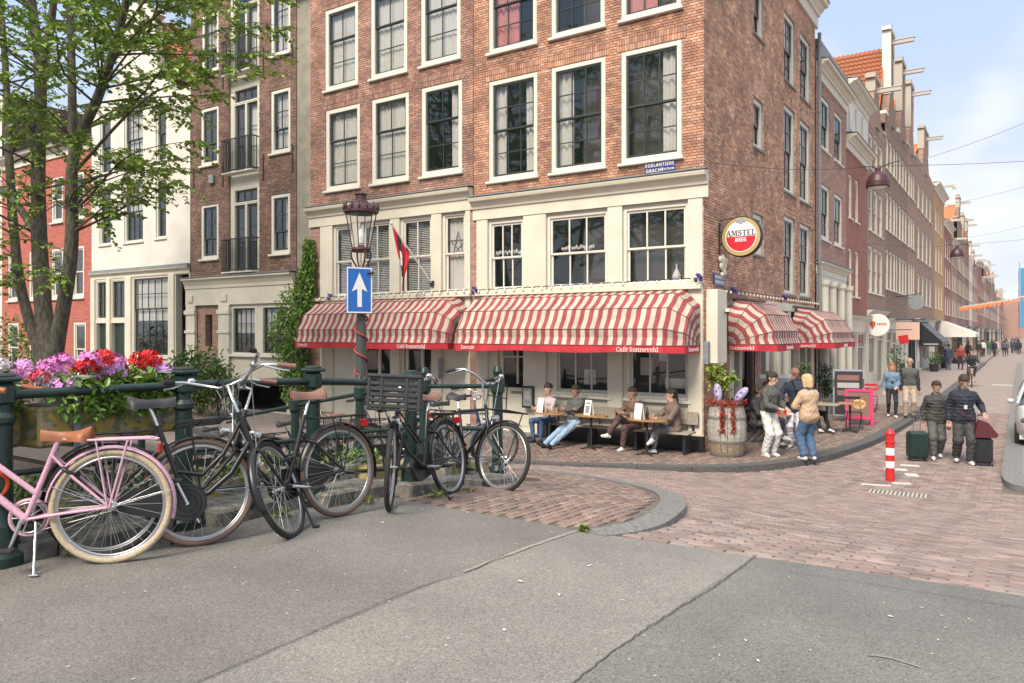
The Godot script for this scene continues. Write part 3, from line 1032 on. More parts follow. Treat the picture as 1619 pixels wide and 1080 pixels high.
# ---------------------------------------------------------------- the corner cafe and its neighbours
var SIDE := Transform3D(Basis(Vector3.UP, PI / 2), Vector3.ZERO)
func build_cafe() -> void:
	var I := Transform3D()
	var orange := [Color(0.641, 0.329, 0.208), Color(0.577, 0.284, 0.177), Color(0.690, 0.387, 0.257), Color(0.546, 0.292, 0.208), Color(0.482, 0.264, 0.198), Color(0.723, 0.434, 0.297)]
	var rosy := [Color(0.528, 0.290, 0.215), Color(0.464, 0.247, 0.189), Color(0.577, 0.342, 0.259), Color(0.400, 0.230, 0.189), Color(0.480, 0.307, 0.250)]
	var dusky := [Color(0.644, 0.360, 0.239), Color(0.559, 0.310, 0.212), Color(0.705, 0.423, 0.285), Color(0.476, 0.269, 0.193), Color(0.580, 0.371, 0.266), Color(0.787, 0.496, 0.330)]
	var c := thing("corner_cafe", "orange brick corner building with cream shopfront, tall sash windows and long side wall", "building")
	# front, upper storeys
	var hs := [R(-5.66, 6.54, -4.20, 9.1), R(-3.80, 6.54, -2.34, 9.1), R(-1.94, 6.54, -0.49, 9.1), R(-5.66, 9.81, -4.22, 12.2), R(-3.80, 9.81, -2.36, 12.2), R(-1.94, 9.81, -0.50, 12.2)]
	var ar := []
	for h: Rect2 in hs: ar.append(arch_over(h))
	wall("front_wall", c, I, -6.14, -0.015, 5.9, 12.9, hs, M.mortar, -0.016)
	brickwork(c, I, -6.14, 0.0, 6.14, 12.75, hs, ar, orange, 1, 200, I)
	var cu := ["both", "left", "right", "pink", "", "pink"]
	for i in 6: window(c, I, hs[i], 3, 2, 2, {"curtain": cu[i], "fw": 0.115, "sill_mat": M.cream_frame})
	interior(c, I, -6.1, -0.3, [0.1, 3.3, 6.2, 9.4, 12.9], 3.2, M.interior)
	cornice("roof_cornice", c, I, -6.14, 0.35, 12.75, 13.5, 0.42, M.cream)
	# shopfront
	var sh := [R(-5.68, 3.72, -4.61, 5.52), R(-3.93, 3.72, -2.29, 5.52), R(-1.89, 3.72, -0.35, 5.52), R(-5.42, 0.2, -4.3, 3.1), R(-3.74, 1.2, -2.22, 3.1), R(-1.82, 1.2, -0.33, 3.1)]
	wall("shopfront_panel", c, I, -6.05, -0.01, 0.12, 5.6, sh, M.cream, -0.05, 0.15)
	for q in [[-6.05, -5.68, 0.62], [-4.61, -3.93, 0.9], [-2.29, -1.89, 0.9], [-0.35, 0.0, 0.45]]:
		bar("pilaster", c, I, q[0] + 0.01, q[2], q[1] - 0.01, 5.585, -0.06, 0.03, M.cream)
	bar("plinth", c, I, -0.36, 0.12, 0.02, 0.455, -0.06, 0.05, M.black)
	bar("plinth", c, I, -4.2, 0.12, -0.37, 0.5, -0.06, 0.02, M.black)
	for i in 3: window(c, I, sh[i], 3, 1, 1, {"back": 0.03, "fw": 0.07, "sash": M.cream_frame, "bar": 0.035, "split": 0.48, "sill_mat": M.cream_frame})
	for i in [4, 5]: window(c, I, sh[i], 3, 1, 1, {"back": 0.03, "fw": 0.07, "sash": M.cream_frame, "bar": 0.035, "split": 0.66, "sill_mat": M.cream_frame})
	# paper notices behind the panes and the round window crest
	for q in [[-1.55, 1.72, 0.3, 0.4], [-1.1, 2.05, 0.24, 0.28], [-0.95, 1.45, 0.5, 0.22], [-3.0, 1.45, 0.3, 0.36]]:
		bar("window_notice", c, I, q[0], q[1], q[0] + q[2], q[1] + q[3], -0.205, -0.2, M.curtain, 0.001)
	# paper snowflake frieze on the meeting rails
	var rg := RandomNumberGenerator.new()
	rg.seed = 5
	for q in [[-5.55, -4.7], [-3.6, -2.75]]:
		var fb := MB.new()
		for i in 16:
			var x: float = q[0] + (q[1] - q[0]) * i / 15.0
			fb.ball(V(x, 4.70 + rg.randf() * 0.05, -0.19), V(0.03, 0.035 + rg.randf() * 0.03, 0.01), Basis(), 6, 4)
		obj("paper_frieze", fb, M.curtain, c).set_meta("kind", "stuff")
	# vase and bottles on the sill
	var vb := MB.new()
	vb.lathe([Vector2(0.0, 3.82), Vector2(0.09, 3.82), Vector2(0.10, 3.95), Vector2(0.05, 4.06), Vector2(0.025, 4.1), Vector2(0.02, 4.22), Vector2(0.0, 4.22)], 12, Transform3D(Basis(), V(-0.72, 0, -0.3)))
	vb.lathe([Vector2(0.0, 3.82), Vector2(0.06, 3.82), Vector2(0.06, 3.9), Vector2(0.0, 3.95)], 10, Transform3D(Basis(), V(-0.5, 0, -0.3)))
	obj("sill_vase", vb, M.curtain, c)
	# door with two lights
	var dn := sub("door", c, Transform3D(Basis(), V(-5.42, 0.2, -0.14)))
	var db := MB.new()
	db.bev(V(0.56, 0.55, 0), V(1.1, 1.1, 0.06), 0.01)
	db.bev(V(0.07, 2.0, 0), V(0.12, 1.8, 0.06), 0.01)
	db.bev(V(1.05, 2.0, 0), V(0.12, 1.8, 0.06), 0.01)
	db.bev(V(0.56, 2.8, 0), V(0.86, 0.16, 0.06), 0.01)
	db.bev(V(0.56, 2.0, 0), V(0.05, 1.6, 0.05), 0.005)
	db.bev(V(0.56, 1.88, 0.004), V(0.86, 0.04, 0.05), 0.005)
	obj("leaf", db, M.cream, dn)
	for q in [0.34, 0.78]:
		for y in [1.48, 2.3]: part("pane", pane_mesh(0.4, 0.78), dn, M.glass, Transform3D(Basis(), V(q, y, 0)))
	bar("door_panel", dn, I, 0.2, 0.15, 0.92, 0.85, 0.03, 0.045, M.cream, 0.012)
	bar("letter_plate", dn, I, 0.38, 0.95, 0.74, 1.02, 0.03, 0.05, mat("brass_dull", Color(0.25, 0.22, 0.17), 0.4, {"metal": 0.7}), 0.008)
	bar("doorstep", c, I, -5.6, 0.12, -4.15, 0.2, -0.1, 0.55, M.kerb_light)
	cornice("shop_cornice", c, I, -6.14, 0.12, 5.59, 6.14, 0.26, M.cream)
	bar("awning_board", c, I, -6.1, 3.62, -0.02, 3.72, -0.04, 0.14, M.cream)
	# side wall
	var sw := [R(3.66, 7.45, 4.57, 8.73), R(3.66, 10.35, 4.57, 11.6), R(6.68, 10.0, 7.95, 12.0), R(8.55, 10.0, 9.95, 12.0), R(6.68, 6.78, 7.95, 9.3), R(8.55, 6.78, 9.95, 9.3), R(6.68, 3.8, 7.95, 6.08), R(8.55, 3.8, 9.95, 6.08), R(3.66, 4.7, 4.57, 5.75), R(1.75, 0.1, 10.35, 3.5)]
	var sa := []
	for i in 9: sa.append(Rect2(sw[i].position.x - 0.08, sw[i].end.y + 0.002, sw[i].size.x + 0.16, 0.22))
	wall("side_wall", c, SIDE, 0.015, 10.6, 0.1, 12.9, sw, M.mortar_grey, -0.016)
	var sx := SIDE
	var mine := [R(0.0, 5.55, 0.13, 6.16)]
	mine.append_array(sw)
	brickwork(c, sx, 0.0, 10.6, 0.14, 12.75, mine, sa, dusky, 2, 150, I)
	# brick pier on the corner below the cornice
	for i in 9: window(c, SIDE, sw[i], 1 if i in [0, 1, 8] else 2, 1 if i in [0, 1, 8] else 2, 1 if i in [0, 1, 8] else 2, {"curtain": "half" if i in [2, 5] else "", "fw": 0.12, "back": 0.04})
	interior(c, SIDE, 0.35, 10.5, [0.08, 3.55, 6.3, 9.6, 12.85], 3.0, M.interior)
	cornice("roof_cornice", c, SIDE, 0.0, 10.75, 12.75, 13.5, 0.42, M.cream)
	# ground floor of the side: door frames, dark openings, posts and glazing under the awnings
	for q in [[1.75, 2.05], [2.5, 2.68], [4.75, 5.05], [6.0, 6.25], [7.05, 7.4], [8.3, 8.5], [9.2, 9.4], [10.0, 10.35]]:
		bar("timber_post", c, SIDE, q[0], 0.12, q[1], 3.5, -0.18, 0.02, M.cream)
	bar("timber_head", c, SIDE, 1.75, 3.3, 10.35, 3.52, -0.14, 0.05, M.cream)
	bar("dado", c, SIDE, 5.05, 0.12, 6.0, 0.9, -0.16, -0.06, M.cream)
	bar("dado", c, SIDE, 6.25, 0.12, 7.05, 0.9, -0.16, -0.06, M.cream)
	bar("dado", c, SIDE, 7.4, 0.12, 8.3, 0.9, -0.16, -0.06, M.cream)
	bar("dado", c, SIDE, 8.5, 0.12, 9.2, 0.9, -0.16, -0.06, M.cream)
	wall("brick_pier", c, SIDE, 3.9, 4.5, 0.12, 3.3, [], M.brick_rose, -0.03, 0.2)
	for q in [[5.05, 6.0], [6.25, 7.05], [7.4, 8.3], [8.5, 9.2], [9.4, 10.0]]:
		part("pane", pane_mesh(q[1] - q[0], 2.4), c, M.glass, SIDE * Transform3D(Basis(), V((q[0] + q[1]) / 2, 2.1, -0.11)))
	bar("street_door", c, SIDE, 2.7, 0.2, 3.85, 2.6, -0.6, -0.54, M.door_green)
	bar("chalk_board", c, SIDE, 2.95, 1.5, 3.45, 2.3, -0.2, -0.16, M.black)
	bar("awning_case", c, SIDE, 0.15, 2.02, 0.78, 3.62, 0.0, 0.26, M.cream)
	bar("meter_box", c, SIDE, -0.0, 2.0, 0.14, 2.5, 0.0, 0.1, M.lead)
	# roofs: a low hip behind the cornice
	var rb := MB.new()
	rb.quad(V(-6.14, 13.4, 0.2), V(0.2, 13.4, 0.2), V(-2.5, 15.8, -4), V(-6.14, 15.8, -4))
	rb.quad(V(0.2, 13.4, 0.2), V(0.2, 13.4, -10.6), V(-2.5, 15.8, -7), V(-2.5, 15.8, -4))
	rb.quad(V(0.2, 13.4, -10.6), V(-6.14, 13.4, -10.6), V(-6.14, 15.8, -7), V(-2.5, 15.8, -7))
	rb.quad(V(-6.14, 15.8, -4), V(-2.5, 15.8, -4), V(-2.5, 15.8, -7), V(-6.14, 15.8, -7))
	rb.quad(V(-6.14, 0, -10.6), V(-6.14, 13.4, -10.6), V(0, 13.4, -10.6), V(0, 0, -10.6))
	obj("roof", rb, mat("roof_tile", Color(0.36, 0.12, 0.06), 0.85), c)
	# neighbour on the left, same shop height
	var d := thing("brick_house", "rose brick house with a striped awning, venetian blinds and a flag on its shopfront", "building", V(-6.16, 0, 0))
	var T := Transform3D()
	hs = [R(-5.52, 6.92, -4.10, 9.34), R(-3.62, 6.92, -2.22, 9.34), R(-1.76, 6.92, -0.37, 9.34), R(-5.55, 9.92, -4.18, 12.34), R(-3.66, 9.92, -2.28, 12.34), R(-1.78, 9.92, -0.42, 12.34)]
	ar = []
	for h: Rect2 in hs: ar.append(arch_over(h))
	wall("front_wall", d, T, -6.2, 0.0, 5.9, 13.6, hs, M.mortar_grey, -0.016)
	brickwork(d, T, -6.2, 0.0, 6.44, 13.5, hs, ar, rosy, 12, 120, Transform3D(Basis(), V(-6.16, 0, 0)))
	cu = ["full", "full", "right", "full", "full", "full"]
	for i in 6: window(d, T, hs[i], 2, 1, 2, {"curtain": cu[i], "fw": 0.13, "split": 0.62, "sill_mat": M.cream_frame})
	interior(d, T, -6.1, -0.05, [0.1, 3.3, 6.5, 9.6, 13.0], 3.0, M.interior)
	cornice("roof_cornice", d, T, -6.2, 0.0, 13.5, 14.2, 0.42, M.cream)
	sh = [R(-5.2, 3.72, -4.42, 5.84), R(-4.05, 3.72, -2.93, 5.84), R(-2.52, 3.72, -1.42, 5.84), R(-1.03, 3.72, -0.27, 5.84), R(-4.05, 0.3, -2.8, 3.2), R(-2.45, 0.3, -1.2, 3.2)]
	wall("shopfront_panel", d, T, -5.75, -0.07, 0.12, 5.9, sh, M.cream, -0.05, 0.15)
	wall("brick_strip", d, T, -6.2, -5.75, 0.12, 5.9, [], M.brick_rose, -0.01)
	wall("brick_strip", d, T, -0.075, 0.105, 0.12, 5.9, [], M.brick_rose, -0.008)
	for i in 4: window(d, T, sh[i], 1 if i in [0, 3] else 2, 1, 1, {"back": 0.03, "fw": 0.06, "sash": M.cream_frame, "bar": 0.035, "split": 0.5, "curtain": "blind" if i < 3 else "full", "sill_mat": M.cream_frame})
	for q in [[-5.75, -5.22], [-4.4, -4.07], [-2.9, -2.55], [-1.4, -1.05], [-0.25, -0.08]]:
		bar("pilaster", d, T, q[0], 0.3, q[1], 5.88, -0.06, 0.03, M.cream)
	var st := MB.new()
	for k in 5:
		var a := TAU * k / 5 + PI / 2
		var e := TAU * (k + 2) / 5 + PI / 2
		st.rod(V(-0.65 + 0.28 * cos(a), 5.05 + 0.34 * sin(a), -0.2), V(-0.65 + 0.28 * cos(e), 5.05 + 0.34 * sin(e), -0.2), 0.012, 6)
	obj("window_star", st, M.lead, d)
	for i in 2:
		var h: Rect2 = sh[4 + i]
		var n2 := sub("door", d, Transform3D(Basis(), V(h.position.x, 0.3, -0.13)))
		var lb := MB.new()
		lb.bev(V(0.625, 0.42, 0), V(1.24, 0.84, 0.06), 0.01)
		for x in [0.07, 0.625, 1.18]: lb.bev(V(x, 1.85, 0), V(0.1, 2.05, 0.06), 0.01)
		lb.bev(V(0.625, 1.95, 0.002), V(1.1, 0.06, 0.05), 0.01)
		lb.bev(V(0.625, 2.82, 0.002), V(1.1, 0.14, 0.05), 0.01)
		obj("leaf", lb, M.cream, n2)
		for x in [0.35, 0.9]:
			for y in [1.38, 2.36]: part("pane", pane_mesh(0.46, 1.0 if y < 2 else 0.8), n2, M.glass, Transform3D(Basis(), V(x, y, 0)))
		letters(n2, ["Café", "Sonneveld"][i], 0.2 if i == 0 else 0.19, Transform3D(Basis(), V(0.625, 2.18, 0.012)), M.curtain, "Droid Serif", false, true)
	bar("intercom", d, T, -1.12, 1.45, -1.0, 2.0, 0.03, 0.07, M.lead)
	cornice("shop_cornice", d, T, -6.22, 0.0, 5.88, 6.44, 0.26, M.cream)
	bar("awning_board", d, T, -6.0, 3.62, -0.02, 3.72, -0.04, 0.14, M.cream)
	rb = MB.new()
	rb.ext(-6.2, 0, -10, 0, 0.05, -0.2)
	rb.quad(V(-6.2, 14.1, 0.2), V(0, 14.1, 0.2), V(0, 16.5, -5), V(-6.2, 16.5, -5))
	rb.quad(V(0, 14.1, -10), V(-6.2, 14.1, -10), V(-6.2, 16.5, -5), V(0, 16.5, -5))
	rb.quad(V(0, 0, -10), V(-6.2, 0, -10), V(-6.2, 14.1, -10), V(0, 14.1, -10))
	rb.quad(V(0, 12, -10), V(0, 14.1, 0.2), V(0, 14.1, -10), V(0, 16.5, -5))
	obj("roof", rb, M.roof_tile, d)
	# red painted number plates with the street names
	var sgn := thing("street_name_sign", "dark blue enamel street name plate above the cafe cornice", "street sign", V(-0.98, 6.345, 0.03))
	bar("plate", sgn, Transform3D(), -0.35, -0.13, 0.35, 0.13, 0.0, 0.02, mat("enamel_blue", Color(0.02, 0.03, 0.16), 0.3), 0.008)
	letters(sgn, "EGELANTIERS", 0.078, Transform3D(Basis(), V(0, 0.058, 0.022)), M.curtain, "Droid Sans", true)
	letters(sgn, "GRACHT", 0.078, Transform3D(Basis(), V(-0.12, -0.058, 0.022)), M.curtain, "Droid Sans", true)
	letters(sgn, "CENTRUM", 0.05, Transform3D(Basis(), V(0.185, -0.053, 0.022)), M.curtain, "Droid Sans", true)
	var sg2 := thing("street_name_sign", "faded blue street name plate low on the side wall above the awning lights", "street sign", V(0.02, 3.87, -0.95), PI / 2)
	bar("plate", sg2, Transform3D(), -0.36, -0.14, 0.36, 0.14, 0.0, 0.02, M.enamel_blue, 0.008)
	letters(sg2, "EGELANTIERS", 0.07, Transform3D(Basis(), V(0, 0.055, 0.022)), M.curtain, "Droid Sans", true)
	letters(sg2, "DWARSSTRAAT", 0.06, Transform3D(Basis(), V(0, -0.055, 0.022)), M.curtain, "Droid Sans", true)

func wall_anchor(parent: Node, xf: Transform3D, x: float, y: float) -> void:
	var b := MB.new()
	b.bev(V(x, y, 0.02), V(0.045, 0.85, 0.04), 0.01)
	obj("wall_anchor", b, M.black_iron, parent, xf)
func build_left_houses() -> void:
	var T := Transform3D()
	var brown := [Color(0.318, 0.186, 0.138), Color(0.271, 0.162, 0.121), Color(0.366, 0.227, 0.169), Color(0.239, 0.154, 0.121), Color(0.334, 0.218, 0.178)]
	var a := thing("brown_brick_house", "tall brown brick house with iron french balconies in a cream centre bay", "building", V(-18.5, 0, 0))
	var hs := [R(0.6, 5.2, 1.57, 7.08), R(4.3, 5.17, 5.2, 7.05), R(0.6, 8.42, 1.58, 10.38), R(4.3, 8.36, 5.22, 10.36), R(0.65, 11.6, 1.57, 13.6), R(4.3, 11.45, 5.22, 13.6), R(2.15, 4.58, 3.72, 14.6)]
	var ar := []
	for i in 6: ar.append(Rect2(hs[i].position.x - 0.06, hs[i].end.y + 0.002, hs[i].size.x + 0.12, 0.21))
	wall("front_wall", a, T, 0.0, 5.5, 4.4, 15.0, hs, M.mortar_dark, -0.016)
	brickwork(a, T, 0.0, 5.5, 4.55, 15.0, hs, ar, brown, 21, 60, Transform3D(Basis(), V(-18.5, 0, 0)))
	var k := 0
	for i in 6: window(a, T, hs[i], 2, 2, 1, {"curtain": ["", "right", "", "full", "half", "full"][i], "fw": 0.11, "split": 0.36, "sill_mat": M.cream_frame, "bar": 0.03})
	interior(a, T, 0.1, 5.4, [0.1, 4.4, 7.7, 11.0, 15.0], 2.6, M.interior)
	var bay := [R(2.3, 4.68, 3.57, 7.45), R(2.3, 7.95, 3.57, 10.78), R(2.3, 11.2, 3.57, 14.0)]
	wall("centre_bay", a, T, 2.15, 3.72, 4.58, 14.6, bay, M.cream, -0.07, 0.14)
	for r: Rect2 in bay:
		var tr := R(r.position.x, r.end.y - 0.5, r.end.x, r.end.y)
		window(a, Transform3D(Basis(), V(0, 0, -0.06)), tr, 3, 0, 1, {"fw": 0.05, "sill": false, "bar": 0.03})
		for s in 2:
			var dr := R(r.position.x + s * r.size.x / 2, r.position.y, r.position.x + (s + 1) * r.size.x / 2, r.end.y - 0.5)
			window(a, Transform3D(Basis(), V(0, 0, -0.06)), dr, 1, 0, 3, {"fw": 0.045, "sill": false, "curtain": "full" if r.position.y > 7.5 and s == 1 else "", "sash_w": 0.09})
		var bal := sub("balcony", a, Transform3D(Basis(), V(r.position.x - 0.16, r.position.y - 0.05, 0)))
		var b := MB.new()
		var W := r.size.x + 0.32
		b.ext(0, 0.05, 0.0, 0.03, 1.15, 0.03)
		for y in [0.08, 1.1]:
			b.ext(0, y, 0.28, W, y + 0.035, 0.31)
			b.ext(0, y + 0.001, 0.0, 0.03, y + 0.034, 0.28)
			b.ext(W - 0.03, y + 0.001, 0.0, W, y + 0.034, 0.28)
		obj("rail", b, M.black_iron, bal)
		var bars := MB.new()
		bars.rod(V(0, 0.1, 0), V(0, 1.1, 0), 0.013, 5)
		var bm := bars.done(M.black_iron)
		for i in 22: part("baluster", bm, bal, null, Transform3D(Basis(), V(0.02 + (W - 0.04) * i / 21.0, 0, 0.295)))
		for z in [0.1, 0.2]:
			for x in [0.015, W - 0.015]: part("baluster", bm, bal, null, Transform3D(Basis(), V(x, 0, z)))
		bar("floor_slab", bal, T, 0, 0, W, 0.05, 0, 0.3, M.cream_frame)
	for q in [[0.2, 8.0], [1.85, 8.0], [3.95, 8.0], [5.35, 8.1], [1.85, 11.3], [3.95, 11.4], [5.35, 11.4]]: wall_anchor(a, T, q[0], q[1] + 0.0)
	bar("vent_box", a, T, 1.15, 7.75, 1.4, 8.05, 0.0, 0.1, M.lead)
	wall("rendered_strip", a, T, 5.5, 6.14, 0.12, 13.2, [], M.render_grey, -0.03)
	bar("gutter_box", a, T, 5.5, 13.15, 6.14, 13.5, -0.03, 0.3, M.cream)
	cornice("shop_cornice", a, T, -0.25, 5.45, 3.62, 4.55, 0.24, M.cream, true, 0.62)
	var sh := [R(2.25, 1.95, 3.52, 3.55), R(3.78, 1.95, 5.15, 3.55), R(0.75, 2.2, 1.15, 3.3), R(2.3, 0.15, 5.0, 1.0)]
	wall("shopfront_panel", a, T, 1.75, 5.5, 0.12, 3.62, [sh[0], sh[1], sh[3]], M.cream, -0.04, 0.15)
	wall("brick_strip", a, T, 0.3, 1.7, 0.12, 3.62, [sh[2]], M.brick_brown, -0.06)
	for q in [[-0.2, 0.32], [1.65, 2.23]]:
		bar("pilaster", a, T, q[0], 0.12, q[1], 3.62, -0.04, 0.07, M.cream)
		bar("pilaster_cap", a, T, q[0] - 0.05, 3.3, q[1] + 0.05, 3.45, 0.07, 0.12, M.cream)
		bar("pilaster_band", a, T, q[0] - 0.04, 2.65, q[1] + 0.04, 2.75, 0.07, 0.11, M.cream)
		bar("rosette", a, T, q[0] + 0.12, 3.72, q[1] - 0.12, 3.98, 0.05, 0.09, M.cream, 0.03)
	for i in 2: window(a, T, sh[i], 4, 0, 3, {"fw": 0.07, "back": 0.02, "sill_mat": M.cream_frame, "curtain": "half"})
	bar("slit_shutter", a, T, 0.75, 2.2, 1.15, 3.3, -0.3, -0.26, M.black)
	var rb := MB.new()
	rb.quad(V(0, 15, 0), V(6.14, 15, 0), V(6.14, 18, -5), V(0, 18, -5))
	rb.quad(V(0, 4, -0.25), V(0, 15, 0), V(0, 18, -5), V(0, 4, -8))
	rb.quad(V(0, 4, -8), V(6.14, 4, -8), V(6.14, 18, -5), V(0, 18, -5))
	obj("roof", rb, M.roof_tile, a)
	# white gabled house
	var w := thing("white_house", "white rendered house with dark sashes and an orange tiled roof, behind the tree", "building", V(-25.15, 0, 0))
	hs = [R(0.58, 6.12, 1.42, 8.32), R(2.37, 6.1, 3.66, 8.4), R(4.49, 6.12, 5.15, 8.3), R(0.62, 8.9, 1.42, 11.0), R(2.37, 8.9, 3.66, 11.05), R(4.49, 8.9, 5.15, 11.0)]
	wall("front_wall", w, T, 0.0, 6.62, 5.0, 11.3, hs, M.white_stucco, 0.0)
	var g := PackedVector2Array([Vector2(0.3, 11.3), Vector2(5.6, 11.3), Vector2(5.2, 11.8), Vector2(4.6, 12.4), Vector2(4.4, 14.2), Vector2(4.7, 14.3), Vector2(4.4, 14.6), Vector2(3.2, 15.2), Vector2(2.0, 14.6), Vector2(1.7, 14.3), Vector2(2.0, 14.2), Vector2(1.9, 12.4), Vector2(1.0, 11.8)])
	var b2 := MB.new()
	b2.prism(g, -0.3, 0.0)
	obj("gable", b2, M.white_stucco, w)
	window(w, T, R(2.75, 12.0, 3.65, 13.6), 2, 1, 1, {"glass": M.dark_glass, "fw": 0.08})
	for i in 6:
		window(w, Transform3D(Basis(), V(0, 0, -0.03)), hs[i], 1 if i % 3 != 1 else 3, 2, 2, {"fw": 0.07, "curtain": ["", "half", "", "", "full", ""][i], "sill_mat": M.cream_frame, "frame": M.cream_frame})
	bar("string_course", w, T, 0.0, 5.0, 6.62, 5.12, 0.0, 0.14, M.lead)
	cornice("shop_cornice", w, T, -0.05, 6.6, 4.78, 5.0, 0.14, M.cream, false)
	var gl := [R(0.35, 3.2, 1.15, 4.7), R(1.45, 3.2, 2.45, 4.7), R(2.95, 1.8, 5.3, 4.75), R(5.75, 0.3, 6.55, 4.75), R(0.35, 0.2, 1.15, 3.05), R(1.45, 0.2, 2.45, 3.05)]
	wall("shopfront_panel", w, T, 0.0, 6.62, 0.12, 4.8, gl, M.cream, 0.0)
	for i in 2:
		window(w, T, gl[i], 2, 0, 2, {"fw": 0.05, "sill": false})
		bar("door", w, T, gl[4 + i].position.x, 0.2, gl[4 + i].end.x, 3.05, -0.2, -0.14, M.door_green)
	window(w, T, gl[2], 5, 2, 3, {"fw": 0.06, "split": 0.6, "curtain": "half", "sill_mat": M.cream_frame, "bar": 0.03})
	bar("dark_doorway", w, T, 5.75, 0.3, 6.55, 4.75, -1.0, -0.95, M.black)
	for q in [[0.0, 0.3], [1.17, 1.43], [2.5, 2.9], [5.35, 5.7]]: bar("pilaster", w, T, q[0], 0.12, q[1], 4.78, 0.0, 0.06, M.cream)
	interior(w, T, 0.1, 6.5, [0.1, 5.0, 8.6, 11.3], 2.6, M.interior)
	var rf := MB.new()
	rf.quad(V(6.62, 11.1, -0.3), V(6.62, 11.1, -9), V(3.3, 14.6, -9), V(3.3, 14.6, -0.3))
	rf.quad(V(0, 11.1, -9), V(0, 11.1, -0.3), V(3.3, 14.6, -0.3), V(3.3, 14.6, -9))
	rf.quad(V(6.62, 0, -9), V(6.62, 0, -0.3), V(6.62, 11.3, -0.3), V(6.62, 11.3, -9))
	obj("roof", rf, mat("orange_tile", Color(0.50, 0.15, 0.06), 0.85), w)
	tile_roof(w, V(6.62, 11.12, -0.3), V(0, 0, -1), V(-3.32, 3.5, 0), 8.0, mat("orange_pantile", Color(0.52, 0.17, 0.075), 0.8, {"tex": ntex(0.05, 0.6, 1.0, 61), "scale": 1.5}))
	# red painted house
	var rd := thing("red_house", "red painted brick house with white window frames, behind the tree trunk", "building", V(-33.0, 0, 0))
	hs = []
	for x in [0.6, 2.6, 4.6, 6.3]:
		for y in [[4.1, 6.2], [7.3, 9.2]]: hs.append(R(x, y[0], x + 0.95, y[1]))
	for x in [0.6, 2.6, 4.6, 6.4]: hs.append(R(x, 0.9, x + 1.0, 3.1))
	wall("front_wall", rd, T, 0, 7.85, 0.1, 10.3, hs, M.brick_painted, 0.0)
	for h: Rect2 in hs: window(rd, T, h, 1, 1, 1, {"fw": 0.11, "sash": M.cream_frame, "glass": M.dark_glass if h.position.x < 4 else M.glass, "sill_mat": M.cream_frame})
	interior(rd, T, 0.1, 7.8, [0.1, 3.6, 7.0, 10.3], 2.5, M.interior)
	cornice("roof_cornice", rd, T, 0, 7.85, 10.0, 10.5, 0.35, M.cream)
	rf = MB.new()
	rf.quad(V(0, 10.4, 0), V(7.85, 10.4, 0), V(7.85, 12.5, -4), V(0, 12.5, -4))
	rf.quad(V(0, 0, -4), V(7.85, 0, -4), V(7.85, 12.5, -4), V(0, 12.5, -4))
	obj("roof", rf, M.roof_tile, rd)
	var wb := thing("rear_white_house", "pale rendered house rising behind the red house, seen through the branches", "building", V(-40, 0, -7))
	hs = []
	for x in [1.5, 4.0, 6.5, 9.0, 11.5]:
		for y in [9.4, 12.0]: hs.append(R(x, y, x + 1.1, y + 1.7))
	wall("front_wall", wb, T, 0, 14.5, 0, 15.2, hs, M.white_stucco, 0.0)
	for h: Rect2 in hs: window(wb, T, h, 2, 1, 1, {"fw": 0.09, "glass": M.dark_glass, "sash": M.cream_frame})
	var ib := MB.new()
	ib.ext(0, 0, -5, 14.5, 15.2, -0.6)
	obj("body", ib, M.interior, wb)
	cornice("roof_cornice", wb, T, 0, 14.5, 14.6, 15.3, 0.4, M.cream)
	var lf := thing("cream_house", "cream rendered house at the far left edge beyond the red house", "building", V(-46, 0, 0))
	hs = []
	for x in [0.8, 3.2, 5.6, 8.0, 10.4]:
		for y in [0.9, 4.2, 7.4, 10.4]: hs.append(R(x, y, x + 1.2, y + 2.1))
	wall("front_wall", lf, T, 0, 13.0, 0, 13.5, hs, M.white_stucco, 0.0)
	for h: Rect2 in hs: window(lf, T, h, 2, 1, 1, {"fw": 0.1, "glass": M.dark_glass, "sash": M.cream_frame})
	ib = MB.new()
	ib.ext(0, 0, -6, 13, 13.5, -0.6)
	obj("body", ib, M.interior, lf)
func tile_roof(parent: Node, o: Vector3, along: Vector3, up: Vector3, length: float, m: Material) -> void:
	# rows of pantiles: a waved sheet stepped at every row, as one part
	var b := MB.new()
	var L := up.length()
	var u := up / L
	var nrm := along.cross(u).normalized()
	if nrm.y < 0: nrm = -nrm
	var rows := int(L / 0.30)
	var n := int(length / 0.05)
	for r in rows:
		var g := []
		for k in 2:
			var row := []
			for i in n + 1:
				var s := i * 0.05
				row.append(o + along * s + u * (r * 0.30 + k * 0.31) + nrm * (0.045 * sin(TAU * s / 0.22) + 0.06 + (0.05 if k == 0 else 0.0)))
			g.append(row)
		if along.cross(u).dot(nrm) < 0: g.reverse()
		b.grid(g)
	obj("pantiles", b, m, parent).set_meta("kind", "stuff")

